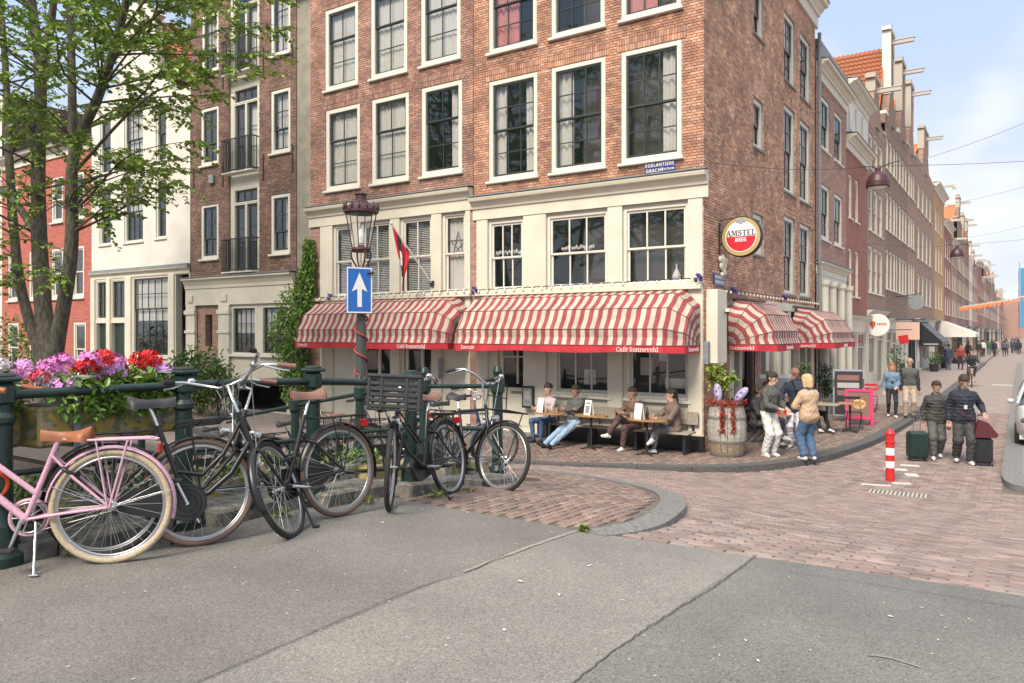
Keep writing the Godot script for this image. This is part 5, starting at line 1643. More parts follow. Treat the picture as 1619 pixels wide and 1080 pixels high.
# ---------------------------------------------------------------- bridge railing, lamp post, road sign
func rail_x(z: float) -> float:
	return 0.58 + 0.105 * (13.74 - z)
func build_bridge() -> void:
	var t := thing("bridge_railing", "dark green cast iron bridge railing with square capped posts behind the bicycles", "railing", V(rail_x(13.74), 1.30, 13.74))
	var o := t.position
	var zs := [16.0, 14.87, 13.74, 12.62, 11.53, 10.45]
	var m: Material = M.railing_green
	for z: float in zs:
		var p := V(rail_x(z), gh(rail_x(z), z), z) - o
		var post := sub("post", t, Transform3D(Basis(Vector3.UP, 0.105), p))
		var b := MB.new()
		b.lathe([Vector2(0.0, 0), Vector2(0.125, 0), Vector2(0.125, 0.06), Vector2(0.095, 0.10), Vector2(0.088, 0.24), Vector2(0.070, 0.29), Vector2(0.062, 0.34), Vector2(0.058, 0.84), Vector2(0.074, 0.86), Vector2(0.074, 0.89), Vector2(0.052, 0.92), Vector2(0.052, 0.99)], 8, Transform3D(Basis(Vector3.UP, PI / 8), Vector3.ZERO))
		obj("shaft", b, m, post)
		b = MB.new()
		b.bev(V(0, 1.03, 0), V(0.125, 0.15, 0.125), 0.025)
		b.bev(V(0, 1.115, 0), V(0.145, 0.03, 0.165), 0.01)
		b.bev(V(0, 1.135, 0), V(0.1, 0.03, 0.115), 0.012)
		obj("cap", b, m, post)
	for y in [1.02, 0.54, 0.24]:
		for i in zs.size() - 1:
			var b := MB.new()
			var pts := []
			for k in 4:
				var z: float = lerpf(zs[i], zs[i + 1], k / 3.0)
				pts.append(V(rail_x(z), gh(rail_x(z), z) + y, z) - o)
			b.tube(pts, 0.030 if y > 1 else 0.018, 10)
			obj("rail", b, m, t)
	# stone coping along the edge of the deck, under the railing
	var cop := holder("bridge_coping")
	var z := 16.2
	var r := RandomNumberGenerator.new()
	r.seed = 6
	while z > 9.2:
		var L := 0.92
		var zc := z - L / 2
		var b := MB.new()
		var x := rail_x(zc)
		var y := gh(x, zc)
		var sl := atan2(gh(x, zc + 0.4) - gh(x, zc - 0.4), 0.8)
		var bs := Basis(Vector3.UP, 0.105) * Basis(V(1, 0, 0), -sl)
		b.bev(V(x - 0.12, y + 0.03 + r.randf() * 0.006, zc), V(0.46, 0.16, L - 0.012), 0.02, bs)
		obj("coping_stone", b, M.coping, cop)
		b = MB.new()
		b.bev(V(x - 0.47, y + 0.08, zc), V(0.26, 0.30, L + 0.004), 0.004, bs)
		obj("parapet_stone", b, M.moss_stone, cop)
		z -= L
	# lower quay railing along the canal edge
	var q := thing("quay_railing", "lower green railing with knobbed posts along the canal edge", "railing", V(0.3, 0, 8.35))
	var xs := [0.45, -0.7, -1.85, -3.17, -4.5, -5.8, -7.2, -8.6]
	for x: float in xs:
		var b := MB.new()
		b.lathe([Vector2(0, 0), Vector2(0.10, 0), Vector2(0.10, 0.12), Vector2(0.07, 0.18), Vector2(0.06, 1.02), Vector2(0.085, 1.06), Vector2(0.085, 1.2), Vector2(0.05, 1.24), Vector2(0.06, 1.30), Vector2(0.04, 1.36), Vector2(0, 1.37)], 10)
		obj("post", b, m, q, Transform3D(Basis(), V(x - 0.3, gh(x, 8.35), 0)))
	for y in [1.12, 0.6]:
		for i in xs.size() - 1:
			var b := MB.new()
			b.rod(V(xs[i] - 0.3, gh(xs[i], 8.35) + y, 0), V(xs[i + 1] - 0.3, gh(xs[i + 1], 8.35) + y, 0), 0.028, 8)
			obj("rail", b, m, q)
	# lamp post with crown lantern
	var l := thing("lamp_post", "old lamp post with a maroon crowned glass lantern in front of the cafe", "street lamp", V(-2.98, gh(-2.98, 7.2), 7.2))
	var mg := mat("lamp_pole", Color(0.055, 0.06, 0.055), 0.5)
	var mr := mat("lamp_maroon", Color(0.055, 0.018, 0.022), 0.45)
	var y0 := l.position.y
	var b := MB.new()
	b.lathe([Vector2(0.0, 0.0), Vector2(0.17, 0.0), Vector2(0.17, 0.25), Vector2(0.13, 0.32), Vector2(0.12, 0.85), Vector2(0.095, 0.95), Vector2(0.085, 1.1), Vector2(0.075, 2.6), Vector2(0.06, 3.55 - y0), Vector2(0.08, 3.57 - y0), Vector2(0.08, 3.64 - y0), Vector2(0.05, 3.66 - y0), Vector2(0.045, 3.72 - y0), Vector2(0.0, 3.72 - y0)], 14)
	obj("pole", b, mg, l)
	b = MB.new()
	b.rod(V(-0.24, 3.62 - y0, 0), V(0.24, 3.62 - y0, 0), 0.016, 6)
	for x in [-0.24, 0.24]: b.ball(V(x, 3.62 - y0, 0), V(0.03, 0.03, 0.03), Basis(), 8, 6)
	obj("ladder_bar", b, mr, l)
	for k in 4: # scrolled harp
		var a := TAU * k / 4 + 0.4
		var d := V(cos(a), 0, sin(a))
		var pts := []
		for i in 9:
			var s := i / 8.0
			pts.append(d * (0.03 + 0.135 * sin(s * PI * 0.62)) + V(0, 3.68 - y0 + 0.30 * s, 0))
		b = MB.new()
		b.tube(pts, 0.014, 6)
		obj("scroll", b, mr, l)
	b = MB.new()
	b.lathe([Vector2(0, 3.96 - y0), Vector2(0.14, 3.96 - y0), Vector2(0.16, 4.0 - y0), Vector2(0.14, 4.03 - y0), Vector2(0.0, 4.03 - y0)], 12)
	b.lathe([Vector2(0.0, 4.03 - y0), Vector2(0.05, 4.03 - y0), Vector2(0.05, 4.07 - y0), Vector2(0.0, 4.07 - y0)], 10)
	obj("lantern_base", b, mr, l)
	for k in 6:
		var a0 := TAU * k / 6
		var a1 := TAU * (k + 1) / 6
		var p := func(a: float, r1: float, y: float) -> Vector3: return V(cos(a) * r1, y - y0, sin(a) * r1)
		b = MB.new()
		b.quad(p.call(a1, 0.14, 4.03), p.call(a0, 0.14, 4.03), p.call(a0, 0.245, 4.58), p.call(a1, 0.245, 4.58))
		obj("glass_pane", b, M.clear_glass, l)
		b = MB.new()
		b.rod(p.call(a0, 0.142, 4.02), p.call(a0, 0.248, 4.59), 0.009, 5)
		obj("glazing_bar", b, mr, l)
	b = MB.new()
	b.lathe([Vector2(0.0, 4.09 - y0), Vector2(0.045, 4.1 - y0), Vector2(0.06, 4.2 - y0), Vector2(0.05, 4.3 - y0), Vector2(0.0, 4.34 - y0)], 12)
	obj("lamp_bulb", b, M.sign_enamel, l)
	b = MB.new()
	b.lathe([Vector2(0.24, 4.56 - y0), Vector2(0.275, 4.58 - y0), Vector2(0.275, 4.62 - y0), Vector2(0.22, 4.65 - y0), Vector2(0.17, 4.72 - y0), Vector2(0.10, 4.76 - y0), Vector2(0.085, 4.78 - y0), Vector2(0.085, 4.85 - y0), Vector2(0.105, 4.87 - y0), Vector2(0.06, 4.90 - y0), Vector2(0, 4.91 - y0)], 18)
	obj("lantern_roof", b, mr, l)
	var orn := MB.new()
	orn.ball(V(0, 0.03, 0), V(0.022, 0.05, 0.022), Basis(), 7, 5)
	orn.ball(V(0, 0.085, 0), V(0.016, 0.016, 0.016), Basis(), 6, 4)
	var om := orn.done(mr)
	for k in 14:
		var a := TAU * k / 14
		part("crown_point", om, l, null, Transform3D(Basis(), V(cos(a) * 0.27, 4.63 - y0, sin(a) * 0.27)))
	# garland wound round the pole
	b = MB.new()
	var gp := []
	for i in 90:
		var a := i * 0.42
		gp.append(V(cos(a) * 0.10, 1.2 + i * 0.022, sin(a) * 0.10))
	b.tube(gp, 0.016, 5)
	tag(obj("tinsel_garland", b, mat("garland_red", Color(0.35, 0.05, 0.045), 0.8), null, Transform3D(Basis(), l.position)), "thin red garland wound round the lamp post below the road sign", "garland")
	var sg := thing("one_way_sign", "blue rectangular road sign with a white upward arrow on the lamp post", "road sign", V(-2.9, 3.35, 7.32), deg_to_rad(66))
	bar("plate", sg, Transform3D(), -0.21, -0.36, 0.21, 0.36, 0.0, 0.015, mat("sign_blue", Color(0.015, 0.13, 0.46), 0.35), 0.005)
	for e in [[-0.205, -0.355, 0.205, -0.335], [-0.205, 0.335, 0.205, 0.355], [-0.205, -0.335, -0.187, 0.335], [0.187, -0.335, 0.205, 0.335]]:
		bar("border", sg, Transform3D(), e[0], e[1], e[2], e[3], 0.012, 0.018, M.sign_white, 0.001)
	var ab := MB.new()
	ab.prism(PackedVector2Array([Vector2(-0.035, -0.26), Vector2(0.035, -0.26), Vector2(0.035, 0.02), Vector2(0.125, -0.02), Vector2(0, 0.27), Vector2(-0.125, -0.02), Vector2(-0.035, 0.02)]), 0.012, 0.02)
	obj("arrow", ab, M.sign_white, sg)
	bar("clamp", sg, Transform3D(), -0.06, 0.15, 0.06, 0.19, -0.09, 0.0, M.lead, 0.005)
	bar("clamp", sg, Transform3D(), -0.06, -0.19, 0.06, -0.15, -0.09, 0.0, M.lead, 0.005)

# ---------------------------------------------------------------- plants
func leaf_mesh(m: Material, w := 0.5, fold := 0.15) -> ArrayMesh:
	var key := "leaf%s%.2f" % [m.resource_name, w]
	if cache.has(key): return cache[key]
	var b := MB.new()
	var l := [V(0, 0, 0), V(0, 0.02, 0.35), V(0, 0.0, 0.72), V(0, -0.06, 1.0)]
	var s := [V(w * 0.38, fold * 0.7, 0.22), V(w * 0.5, fold, 0.5), V(w * 0.28, fold * 0.5, 0.8)]
	for q in [1, -1]:
		var f := func(p: Vector3) -> Vector3: return V(p.x * q, p.y, p.z)
		var P := [l[0], f.call(s[0]), f.call(s[1]), f.call(s[2]), l[3], l[2], l[1]]
		if q == 1:
			b.flat(P[0], P[6], P[1]); b.flat(P[1], P[6], P[2]); b.flat(P[6], P[5], P[2]); b.flat(P[2], P[5], P[3]); b.flat(P[5], P[4], P[3])
		else:
			b.flat(P[0], P[1], P[6]); b.flat(P[1], P[2], P[6]); b.flat(P[6], P[2], P[5]); b.flat(P[2], P[3], P[5]); b.flat(P[5], P[3], P[4])
	cache[key] = b.done(m)
	return cache[key]
func leaf_mat(key: String) -> StandardMaterial3D:
	return mat(key, Color(1, 1, 1), 0.45, {"vc": true, "back": Color(0.5, 0.6, 0.18)})
func rand_basis(r: RandomNumberGenerator, s: float) -> Basis:
	return Basis.from_euler(V(r.randf_range(-1.1, 1.1), r.randf() * TAU, r.randf_range(-0.9, 0.9))) * Basis.from_scale(V(s, s, s))
func leaf_col(r: RandomNumberGenerator, base: Color, spread := 0.45) -> Color:
	var k := base * r.randf_range(1.0 - spread, 1.0 + spread)
	k.r *= r.randf_range(0.85, 1.25)
	k.a = 1
	return k
func clump(called: String, parent: Node, centres: Array, n: int, size: float, base: Color, sd: int, m: Material, shell := 0.5) -> void:
	# leaves through the outer part of a few ellipsoids: centres = [position, radii]
	var r := RandomNumberGenerator.new()
	r.seed = sd
	var xs := []
	var cs := []
	for i in n:
		var c = centres[r.randi() % centres.size()]
		var d := V(r.randfn(), r.randfn(), r.randfn()).normalized() * pow(r.randf_range(shell, 1.0), 0.6) * r.randf_range(0.85, 1.08)
		xs.append(Transform3D(rand_basis(r, size * r.randf_range(0.6, 1.3)), c[0] + d * c[1]))
		cs.append(leaf_col(r, base))
	multi(called, leaf_mesh(m), xs, cs, parent)
func limb(a: Vector3, e: Vector3, r: RandomNumberGenerator, n := 8, droop := 0.0, wob := 0.05) -> Array:
	var pts := []
	var L := a.distance_to(e)
	var s1 := V(r.randfn(), r.randfn(), r.randfn()) * wob * L
	var s2 := V(r.randfn(), r.randfn(), r.randfn()) * wob * 0.5 * L
	for i in n + 1:
		var t := float(i) / n
		pts.append(a.lerp(e, t) + s1 * sin(t * PI) + s2 * sin(t * TAU) + V(0, droop * L * sin(t * PI), 0))
	return pts
func build_tree() -> void:
	var bark := mat("bark", Color(1, 1, 1), 0.95)
	var fb := FastNoiseLite.new()
	fb.frequency = 0.03
	fb.fractal_octaves = 4
	bark.albedo_texture = img_tex(256, 256, func(x: int, y: int) -> Color:
		var q := fb.get_noise_2d(x * 2.6, y * 0.55) + 0.3 * fb.get_noise_2d(x * 6.0, y * 2.0)
		return Color(0.055, 0.05, 0.036).lerp(Color(0.15, 0.135, 0.10), smoothstep(-0.3, 0.4, q)).linear_to_srgb())
	bark.uv1_triplanar = true
	bark.uv1_world_triplanar = true
	bark.uv1_scale = Vector3(0.8, 0.8, 0.8)
	var t := thing("elm_tree", "tall multi-stemmed elm on the quay with light green leaves, in front of the red house", "tree", V(-14.4, 0, 6.6))
	var o := t.position
	var r := RandomNumberGenerator.new()
	r.seed = 8
	var stems := [
		[[V(-14.3, 0.0, 6.6), V(-14.45, 1.96, 6.5), V(-14.85, 3.42, 6.5), V(-15.1, 6.32, 6.5), V(-14.97, 9.19, 6.5), V(-15.44, 11.23, 6.5), V(-15.9, 14.0, 6.4)], 0.27, 0.075],
		[[V(-14.97, 9.0, 6.5), V(-14.29, 10.95, 6.5), V(-13.6, 13.6, 6.7)], 0.12, 0.05],
		[[V(-14.1, 0.3, 6.7), V(-13.55, 2.17, 6.8), V(-12.83, 4.55, 6.8), V(-12.72, 6.76, 6.8), V(-11.49, 8.17, 6.8), V(-10.45, 9.9, 6.8), V(-9.6, 12.0, 6.9)], 0.20, 0.055],
		[[V(-12.72, 6.5, 6.8), V(-12.69, 10.45, 6.9), V(-12.9, 12.9, 7.0)], 0.11, 0.045],
		[[V(-14.6, 0.2, 6.5), V(-15.63, 1.96, 6.2), V(-16.83, 4.15, 6.2), V(-17.39, 7.3, 6.2), V(-17.65, 10.13, 6.2), V(-18.1, 13.0, 6.2)], 0.17, 0.06],
		[[V(-14.97, 5.02, 6.5), V(-16.49, 6.3, 6.6), V(-18.79, 7.24, 6.9)], 0.12, 0.05],
	]
	var carriers := []
	for s in stems:
		var pts := []
		for i in s[0].size() - 1:
			for k in 5:
				var p: Array = s[0]
				pts.append(p[i].cubic_interpolate(p[i + 1], p[maxi(i - 1, 0)], p[mini(i + 2, p.size() - 1)], k / 5.0))
		pts.append(s[0][s[0].size() - 1])
		var rad := []
		for i in pts.size():
			var q := float(i) / (pts.size() - 1)
			rad.append(lerpf(s[1], s[2], q) * (1.0 + (0.35 * maxf(0, 1.0 - q * 9.0) if s[1] > 0.25 else 0.0)))
			if pts[i].y > 4.0: carriers.append(pts[i])
			pts[i] -= o
		var b := MB.new()
		b.tube(pts, rad, 14)
		obj("trunk", b, bark, t)
	# limbs: to many points of the crown
	var tw := MB.new()
	var xs := []
	var cs := []
	var ends := []
	for i in 155: # the crown as a cloud of tip positions in the round
		var p := V(r.randf_range(-21.5, -7.5), r.randf_range(5.6, 14.5), r.randf_range(2.2, 11.5))
		var d := (p - V(-14.4, 10.0, 6.7)) / V(7.4, 5.2, 4.9)
		if d.length() > 1.0: continue
		ends.append([p, 0.06])
	for p in [V(-6.6, 8.7, 7.0), V(-6.2, 7.4, 6.8), V(-7.4, 7.6, 7.6), V(-7.0, 9.5, 7.4), V(-8.4, 6.6, 6.6), V(-9.2, 6.2, 7.2), V(-8.0, 8.2, 7.8), V(-9.9, 5.5, 6.9), V(-10.6, 6.9, 7.8), V(-6.0, 9.9, 7.2), V(-7.8, 10.4, 7.8), V(-9.0, 9.0, 6.4), V(-9.4, 7.6, 6.0), V(-11.2, 5.4, 6.2), V(-8.9, 5.9, 6.4), V(-10.2, 8.4, 7.6), V(-16.4, 4.6, 6.8), V(-17.8, 4.3, 6.9), V(-13.2, 4.2, 7.4), V(-15.8, 3.9, 7.0), V(-14.0, 4.9, 7.6), V(-18.2, 5.4, 7.2), V(-12.6, 3.9, 7.2), V(-13.4, 5.6, 7.5), V(-16.9, 3.7, 7.1)]: ends.append([p, 0.10])
	for e in ends:
		var p: Vector3 = e[0]
		var best: Vector3 = carriers[0]
		var bd := 1e9
		for q: Vector3 in carriers:
			var d: float = q.distance_to(p) + maxf(0, q.y - p.y + 0.6) * 1.4 + r.randf() * 0.8
			if d < bd:
				bd = d
				best = q
		var pts := limb(best, p, r, 7, e[1], 0.05)
		var L := best.distance_to(p)
		var rr := []
		for k in 8:
			rr.append(lerpf(0.008 + L * 0.006, 0.005, k / 7.0))
		var loc := []
		for q in pts: loc.append(q - o)
		tw.tube(loc, rr, 5, false, false)
		# side twigs with leaves
		var nt := 4 + int(L * 2.2)
		for k in nt:
			var s := r.randf_range(0.3, 1.0)
			var ip := minf(s * 7.0, 6.99)
			var a: Vector3 = pts[int(ip)].lerp(pts[int(ip) + 1], ip - int(ip))
			var dir: Vector3 = (pts[int(ip) + 1] - pts[int(ip)]).normalized()
			var sd: Vector3 = (dir * 0.6 + V(r.randfn(), r.randfn() * 0.5 - 0.1, r.randfn()) * 0.8).normalized()
			var tl := r.randf_range(0.35, 0.95)
			var tp := [a - o, a + sd * tl * 0.5 - o, a + sd * tl + V(0, -0.12 * tl, 0) - o]
			tw.tube(tp, [0.006, 0.004, 0.003], 3, false, false)
			var nl := 16
			for j in nl:
				var f := (j + 0.5) / nl
				var lp: Vector3 = a + sd * tl * f + V(0, -0.12 * tl * f * f, 0)
				var side: Vector3 = sd.cross(Vector3.UP).normalized() * (1 if j % 2 else -1)
				var fw: Vector3 = (side * 0.9 + sd * 0.5 + V(r.randfn() * 0.25, r.randfn() * 0.25 - 0.25, r.randfn() * 0.25)).normalized()
				var up := (Vector3.UP + V(r.randfn(), r.randfn(), r.randfn()) * 0.45).normalized()
				var bx: Vector3 = up.cross(fw).normalized()
				var sz := r.randf_range(0.09, 0.155)
				xs.append(Transform3D(Basis(bx * sz * 1.25, fw.cross(bx) * sz, fw * sz), lp - o))
				var hi := clampf((lp.y - 3.5) / 9.0, 0, 1)
				cs.append(leaf_col(r, Color(0.15, 0.25, 0.035).lerp(Color(0.24, 0.34, 0.055), r.randf()), 0.35))
	obj("limbs", tw, bark, t).set_meta("kind", "stuff")
	multi("crown", leaf_mesh(leaf_mat("elm_leaf"), 0.55), xs, cs, t)
	# two more trees on the opposite quay, behind the photographer; the cafe windows mirror them
	for q in [[V(-13, 0, 26), 0.7, "tall elm across the canal mirrored in the cafe windows"], [V(-22, 0, 27), 2.4, "tall elm across the canal mirrored in the upper windows of the brick house"], [V(-34, 0, 27.5), 4.0, "tall elm across the canal mirrored in the brown house windows"]]:
		var c: Node3D = t.duplicate()
		c.name = numbered("elm_tree")
		add_child(c)
		c.position = q[0]
		c.rotation.y = q[1]
		c.scale = V(1.45, 1.45, 1.45)
		tag(c, q[2], "tree", "quay trees")
func build_plants() -> void:
	var lm := leaf_mat("shrub_leaf")
	var bush := thing("round_bush", "round dark green bush in front of the brown house shopfront", "bush", V(-15.6, 0.12, 1.6))
	var b := MB.new()
	for k in 6: b.tube([V(0, 0, 0), V(sin(k) * 0.3, 0.7, cos(k) * 0.3), V(sin(k) * 0.7, 1.5, cos(k) * 0.6)], [0.03, 0.02, 0.01], 5)
	obj("stems", b, M.bark, bush)
	clump("foliage", bush, [[V(0, 1.25, 0), V(1.35, 1.0, 0.95)], [V(-0.5, 1.0, 0.2), V(0.9, 0.9, 0.9)], [V(0.7, 0.9, 0.1), V(0.8, 0.85, 0.8)]], 2600, 0.15, Color(0.075, 0.145, 0.025), 4, lm, 0.3)
	var b2 := thing("garden_bush", "leafy bush at the far left below the tree", "bush", V(-25.0, 0.1, 3.0))
	obj("stems", b, M.bark, b2)
	clump("foliage", b2, [[V(0, 1.6, 0), V(1.8, 1.6, 1.3)], [V(-1.2, 1.0, 0.3), V(1.2, 1.0, 1.0)]], 2600, 0.17, Color(0.12, 0.20, 0.035), 5, lm, 0.3)
	var iv := thing("wall_ivy", "ivy climbing the grey strip between the brown house and the left awning", "climbing plant", V(-12.5, 0.12, 0.15))
	b = MB.new()
	var r := RandomNumberGenerator.new()
	r.seed = 12
	for k in 5: b.tube(limb(V(r.randf_range(-0.3, 0.3), 0, 0), V(r.randf_range(-0.3, 0.4), 4.6, -0.02), r, 8, 0.0, 0.03), 0.018, 5)
	obj("vines", b, M.bark, iv)
	clump("foliage", iv, [[V(0.25, 4.7, 0), V(0.28, 0.75, 0.14)], [V(0.15, 3.9, 0.05), V(0.42, 0.7, 0.2)], [V(-0.2, 3.2, 0.2), V(0.8, 0.85, 0.4)], [V(-0.3, 2.5, 0.3), V(0.9, 0.9, 0.5)], [V(-0.2, 1.7, 0.25), V(0.6, 0.9, 0.42)], [V(0.1, 0.9, 0.3), V(0.6, 0.9, 0.4)]], 5600, 0.12, Color(0.14, 0.25, 0.04), 6, lm, 0.35)
	# stone flower boxes hung outside the railing, with geraniums
	var heads := []
	for c in [Color(0.60, 0.012, 0.012), Color(0.55, 0.02, 0.07), Color(0.62, 0.20, 0.50), Color(0.66, 0.30, 0.60), Color(0.72, 0.66, 0.68), Color(0.60, 0.34, 0.66)]:
		var hm := mat("petal%d" % heads.size(), c, 0.6, {"back": Color(0.2, 0.1, 0.1)})
		var hb := MB.new()
		for i in 34:
			var d := V(r.randfn(), absf(r.randfn()) * 0.8 - 0.2, r.randfn()).normalized()
			var p := d * r.randf_range(0.045, 0.062)
			var u := d.cross(V(r.randfn(), r.randfn(), r.randfn())).normalized()
			var w := d.cross(u)
			for k in 5:
				var a := TAU * k / 5.0
				var e := TAU * (k + 0.8) / 5.0
				var m0 := TAU * (k + 0.4) / 5.0
				var s := 0.017
				b = hb
				var q1 := p + (u * cos(a) + w * sin(a)) * s
				var q2 := p + (u * cos(m0) + w * sin(m0)) * s * 1.35 + d * 0.006
				var q3 := p + (u * cos(e) + w * sin(e)) * s
				hb.flat(p, q1, q2)
				hb.flat(p, q2, q3)
		heads.append(hb.done(hm))
	var specs := [[13.02, 1.08, "mossy stone flower box with scarlet and pink geraniums just left of the second railing post", [5, 3, 5, 2, 0, 0, 2, 0, 1, 0, 0, 2, 3, 0, 3, 2, 0, 4, 3, 2, 0, 3, 4, 2, 3, 4, 2, 1, 3]],
		[13.98, 0.86, "mossy stone flower box with mostly pink and white geraniums at the left edge", [2, 3, 4, 2, 3, 2, 4, 3, 2, 1, 3, 1, 1, 2, 0, 1, 2, 0]]]
	for s in specs:
		var z: float = s[0]
		var x := rail_x(z) - 0.26
		var y := gh(1.0, z)
		var bx := thing("flower_box", s[2], "flower box", V(x, y, z), 0.105, "stone flower boxes on the bridge railing")
		var L: float = s[1]
		b = MB.new()
		b.bev(V(0, 0.80, 0), V(0.30, 0.26, L), 0.02)
		obj("box", b, M.lichen_stone, bx)
		b = MB.new()
		b.box(V(0, 0.932, 0), V(0.26, 0.01, L - 0.05))
		obj("soil", b, M.asphalt_crack, bx)
		for q in [-0.3, 0.3]:
			b = MB.new()
			b.ext(0.155, 0.62, q - 0.02, 0.165, 1.12, q + 0.02)
			b.ext(0.155, 1.11, q - 0.02, 0.32, 1.12, q + 0.02)
			b.ext(-0.16, 0.655, q - 0.02, 0.155, 0.665, q + 0.02)
			obj("bracket", b, M.lead, bx)
		clump("foliage", bx, [[V(0.02, 1.03, 0), V(0.22, 0.14, L * 0.52)], [V(0.18, 0.95, 0.1), V(0.12, 0.16, L * 0.4)], [V(0.16, 0.98, -0.25), V(0.12, 0.14, L * 0.2)]], 1500, 0.062, Color(0.13, 0.25, 0.035), int(z * 10), lm, 0.1)
		var st := MB.new()
		var n: int = s[3].size()
		for i in n:
			var hp := V(r.randf_range(-0.16, 0.12), 1.03 + r.randf_range(0.0, 0.18) * (1.0 if i % 3 else 0.45), -L * 0.46 + L * 0.92 * (i + r.randf_range(-0.2, 0.2)) / maxf(1, n - 1))
			var sc := r.randf_range(0.95, 1.4)
			part("flower_head", heads[s[3][i]], bx, null, Transform3D(Basis.from_euler(V(r.randf_range(-0.5, 0.5), r.randf() * TAU, r.randf_range(-0.5, 0.5))) * Basis.from_scale(V(sc, sc, sc)), hp))
			st.tube([V(hp.x * 0.6, 0.95, hp.z * 0.9), hp - V(0, 0.05, 0)], 0.004, 4)
		obj("stalks", st, mat("stalk", Color(0.10, 0.17, 0.04), 0.7), bx)
	# weeds in the joints along the railing
	var wd := thing("edge_weeds", "weeds growing along the foot of the bridge railing", "weeds", V(0, 0, 0))
	var cen := []
	for q in [[1.12, 10.2], [1.25, 10.5], [1.0, 12.0], [1.08, 11.2], [0.85, 12.9], [0.75, 13.4], [1.3, 10.05], [3.0, 10.9]]:
		cen.append([V(q[0], gh(q[0], q[1]) + 0.03, q[1]), V(0.10, 0.05, 0.12) if q[0] < 2 else V(0.05, 0.012, 0.03)])
	clump("foliage", wd, cen, 520, 0.036, Color(0.14, 0.19, 0.04), 21, lm, 0.0)
	wd.set_meta("kind", "stuff")
	var tr := thing("trailing_greenery", "low green plants growing over the stone edge behind the bicycle wheels", "plants", V(0, 0, 0))
	cen = []
	for i in 12:
		var z := 10.4 + i * 0.3
		cen.append([V(rail_x(z) - 0.5, gh(1.0, z) + r.randf_range(0.18, 0.36), z), V(0.18, r.randf_range(0.08, 0.2), 0.2)])
	clump("foliage", tr, cen, 1300, 0.06, Color(0.10, 0.17, 0.03), 23, lm, 0.0)
	tr.set_meta("kind", "stuff")
# ---------------------------------------------------------------- bicycles
func wheel_parts(parent: Node, called: String, xf: Transform3D, rad: float, tyre: Material, rim: Material, n_sp := 28) -> void:
	var w := sub(called, parent, xf)
	var key := "wheel%.3f" % rad
	if not cache.has(key):
		var t := MB.new()
		t.ring(Vector3.ZERO, V(0, 0, 1), rad - 0.021, 0.021, 48, 9, 0, TAU, V(1, 0, 0))
		var q := MB.new()
		var ro := rad - 0.036
		for e in [[ro, 0.0], [ro - 0.012, 0.0]]:
			q.ring(V(0, 0, 0), V(0, 0, 1), e[0] - 0.004, 0.010, 48, 7, 0, TAU, V(1, 0, 0))
		var s := MB.new()
		for i in n_sp:
			var a := TAU * i / n_sp
			var h := a + (0.55 if i % 4 < 2 else -0.55)
			var z := 0.028 if i % 2 else -0.028
			s.tube([V(cos(h) * 0.022, sin(h) * 0.022, z), V(cos(a) * (ro - 0.01), sin(a) * (ro - 0.01), 0)], 0.0016, 4, false, false)
		var hb := MB.new()
		hb.lathe([Vector2(0, -0.05), Vector2(0.012, -0.05), Vector2(0.012, -0.032), Vector2(0.026, -0.030), Vector2(0.026, -0.026), Vector2(0.014, -0.02), Vector2(0.014, 0.02), Vector2(0.026, 0.026), Vector2(0.026, 0.030), Vector2(0.012, 0.032), Vector2(0.012, 0.05), Vector2(0, 0.05)], 10, Transform3D(Basis(V(1, 0, 0), PI / 2), Vector3.ZERO))
		cache[key] = [t.done(), q.done(), s.done(), hb.done()]
	part("tyre", cache[key][0], w, tyre)
	part("rim", cache[key][1], w, rim)
	part("spokes", cache[key][2], w, M.spoke)
	part("hub", cache[key][3], w, M.chrome)
func arc_pts(ce: Vector3, r: float, a0: float, a1: float, n: int) -> Array:
	var p := []
	for i in n + 1:
		var a := a0 + (a1 - a0) * i / n
		p.append(ce + V(cos(a) * r, sin(a) * r, 0))
	return p
func fender(ce: Vector3, rad: float, a0: float, a1: float, m: Material, parent: Node, xf: Transform3D) -> void:
	# a curved mudguard: arched cross section swept along the wheel
	var rows := []
	var n := 22
	for i in n + 1:
		var a := a0 + (a1 - a0) * i / n
		var d := V(cos(a), sin(a), 0)
		var row := []
		for k in 7:
			var w := (k - 3) / 3.0
			row.append(ce + d * (rad + 0.022 - 0.016 * w * w) + V(0, 0, w * 0.029))
		rows.append(row)
	var b := MB.new()
	b.grid(rows)
	obj("mudguard", b, m, parent, xf)
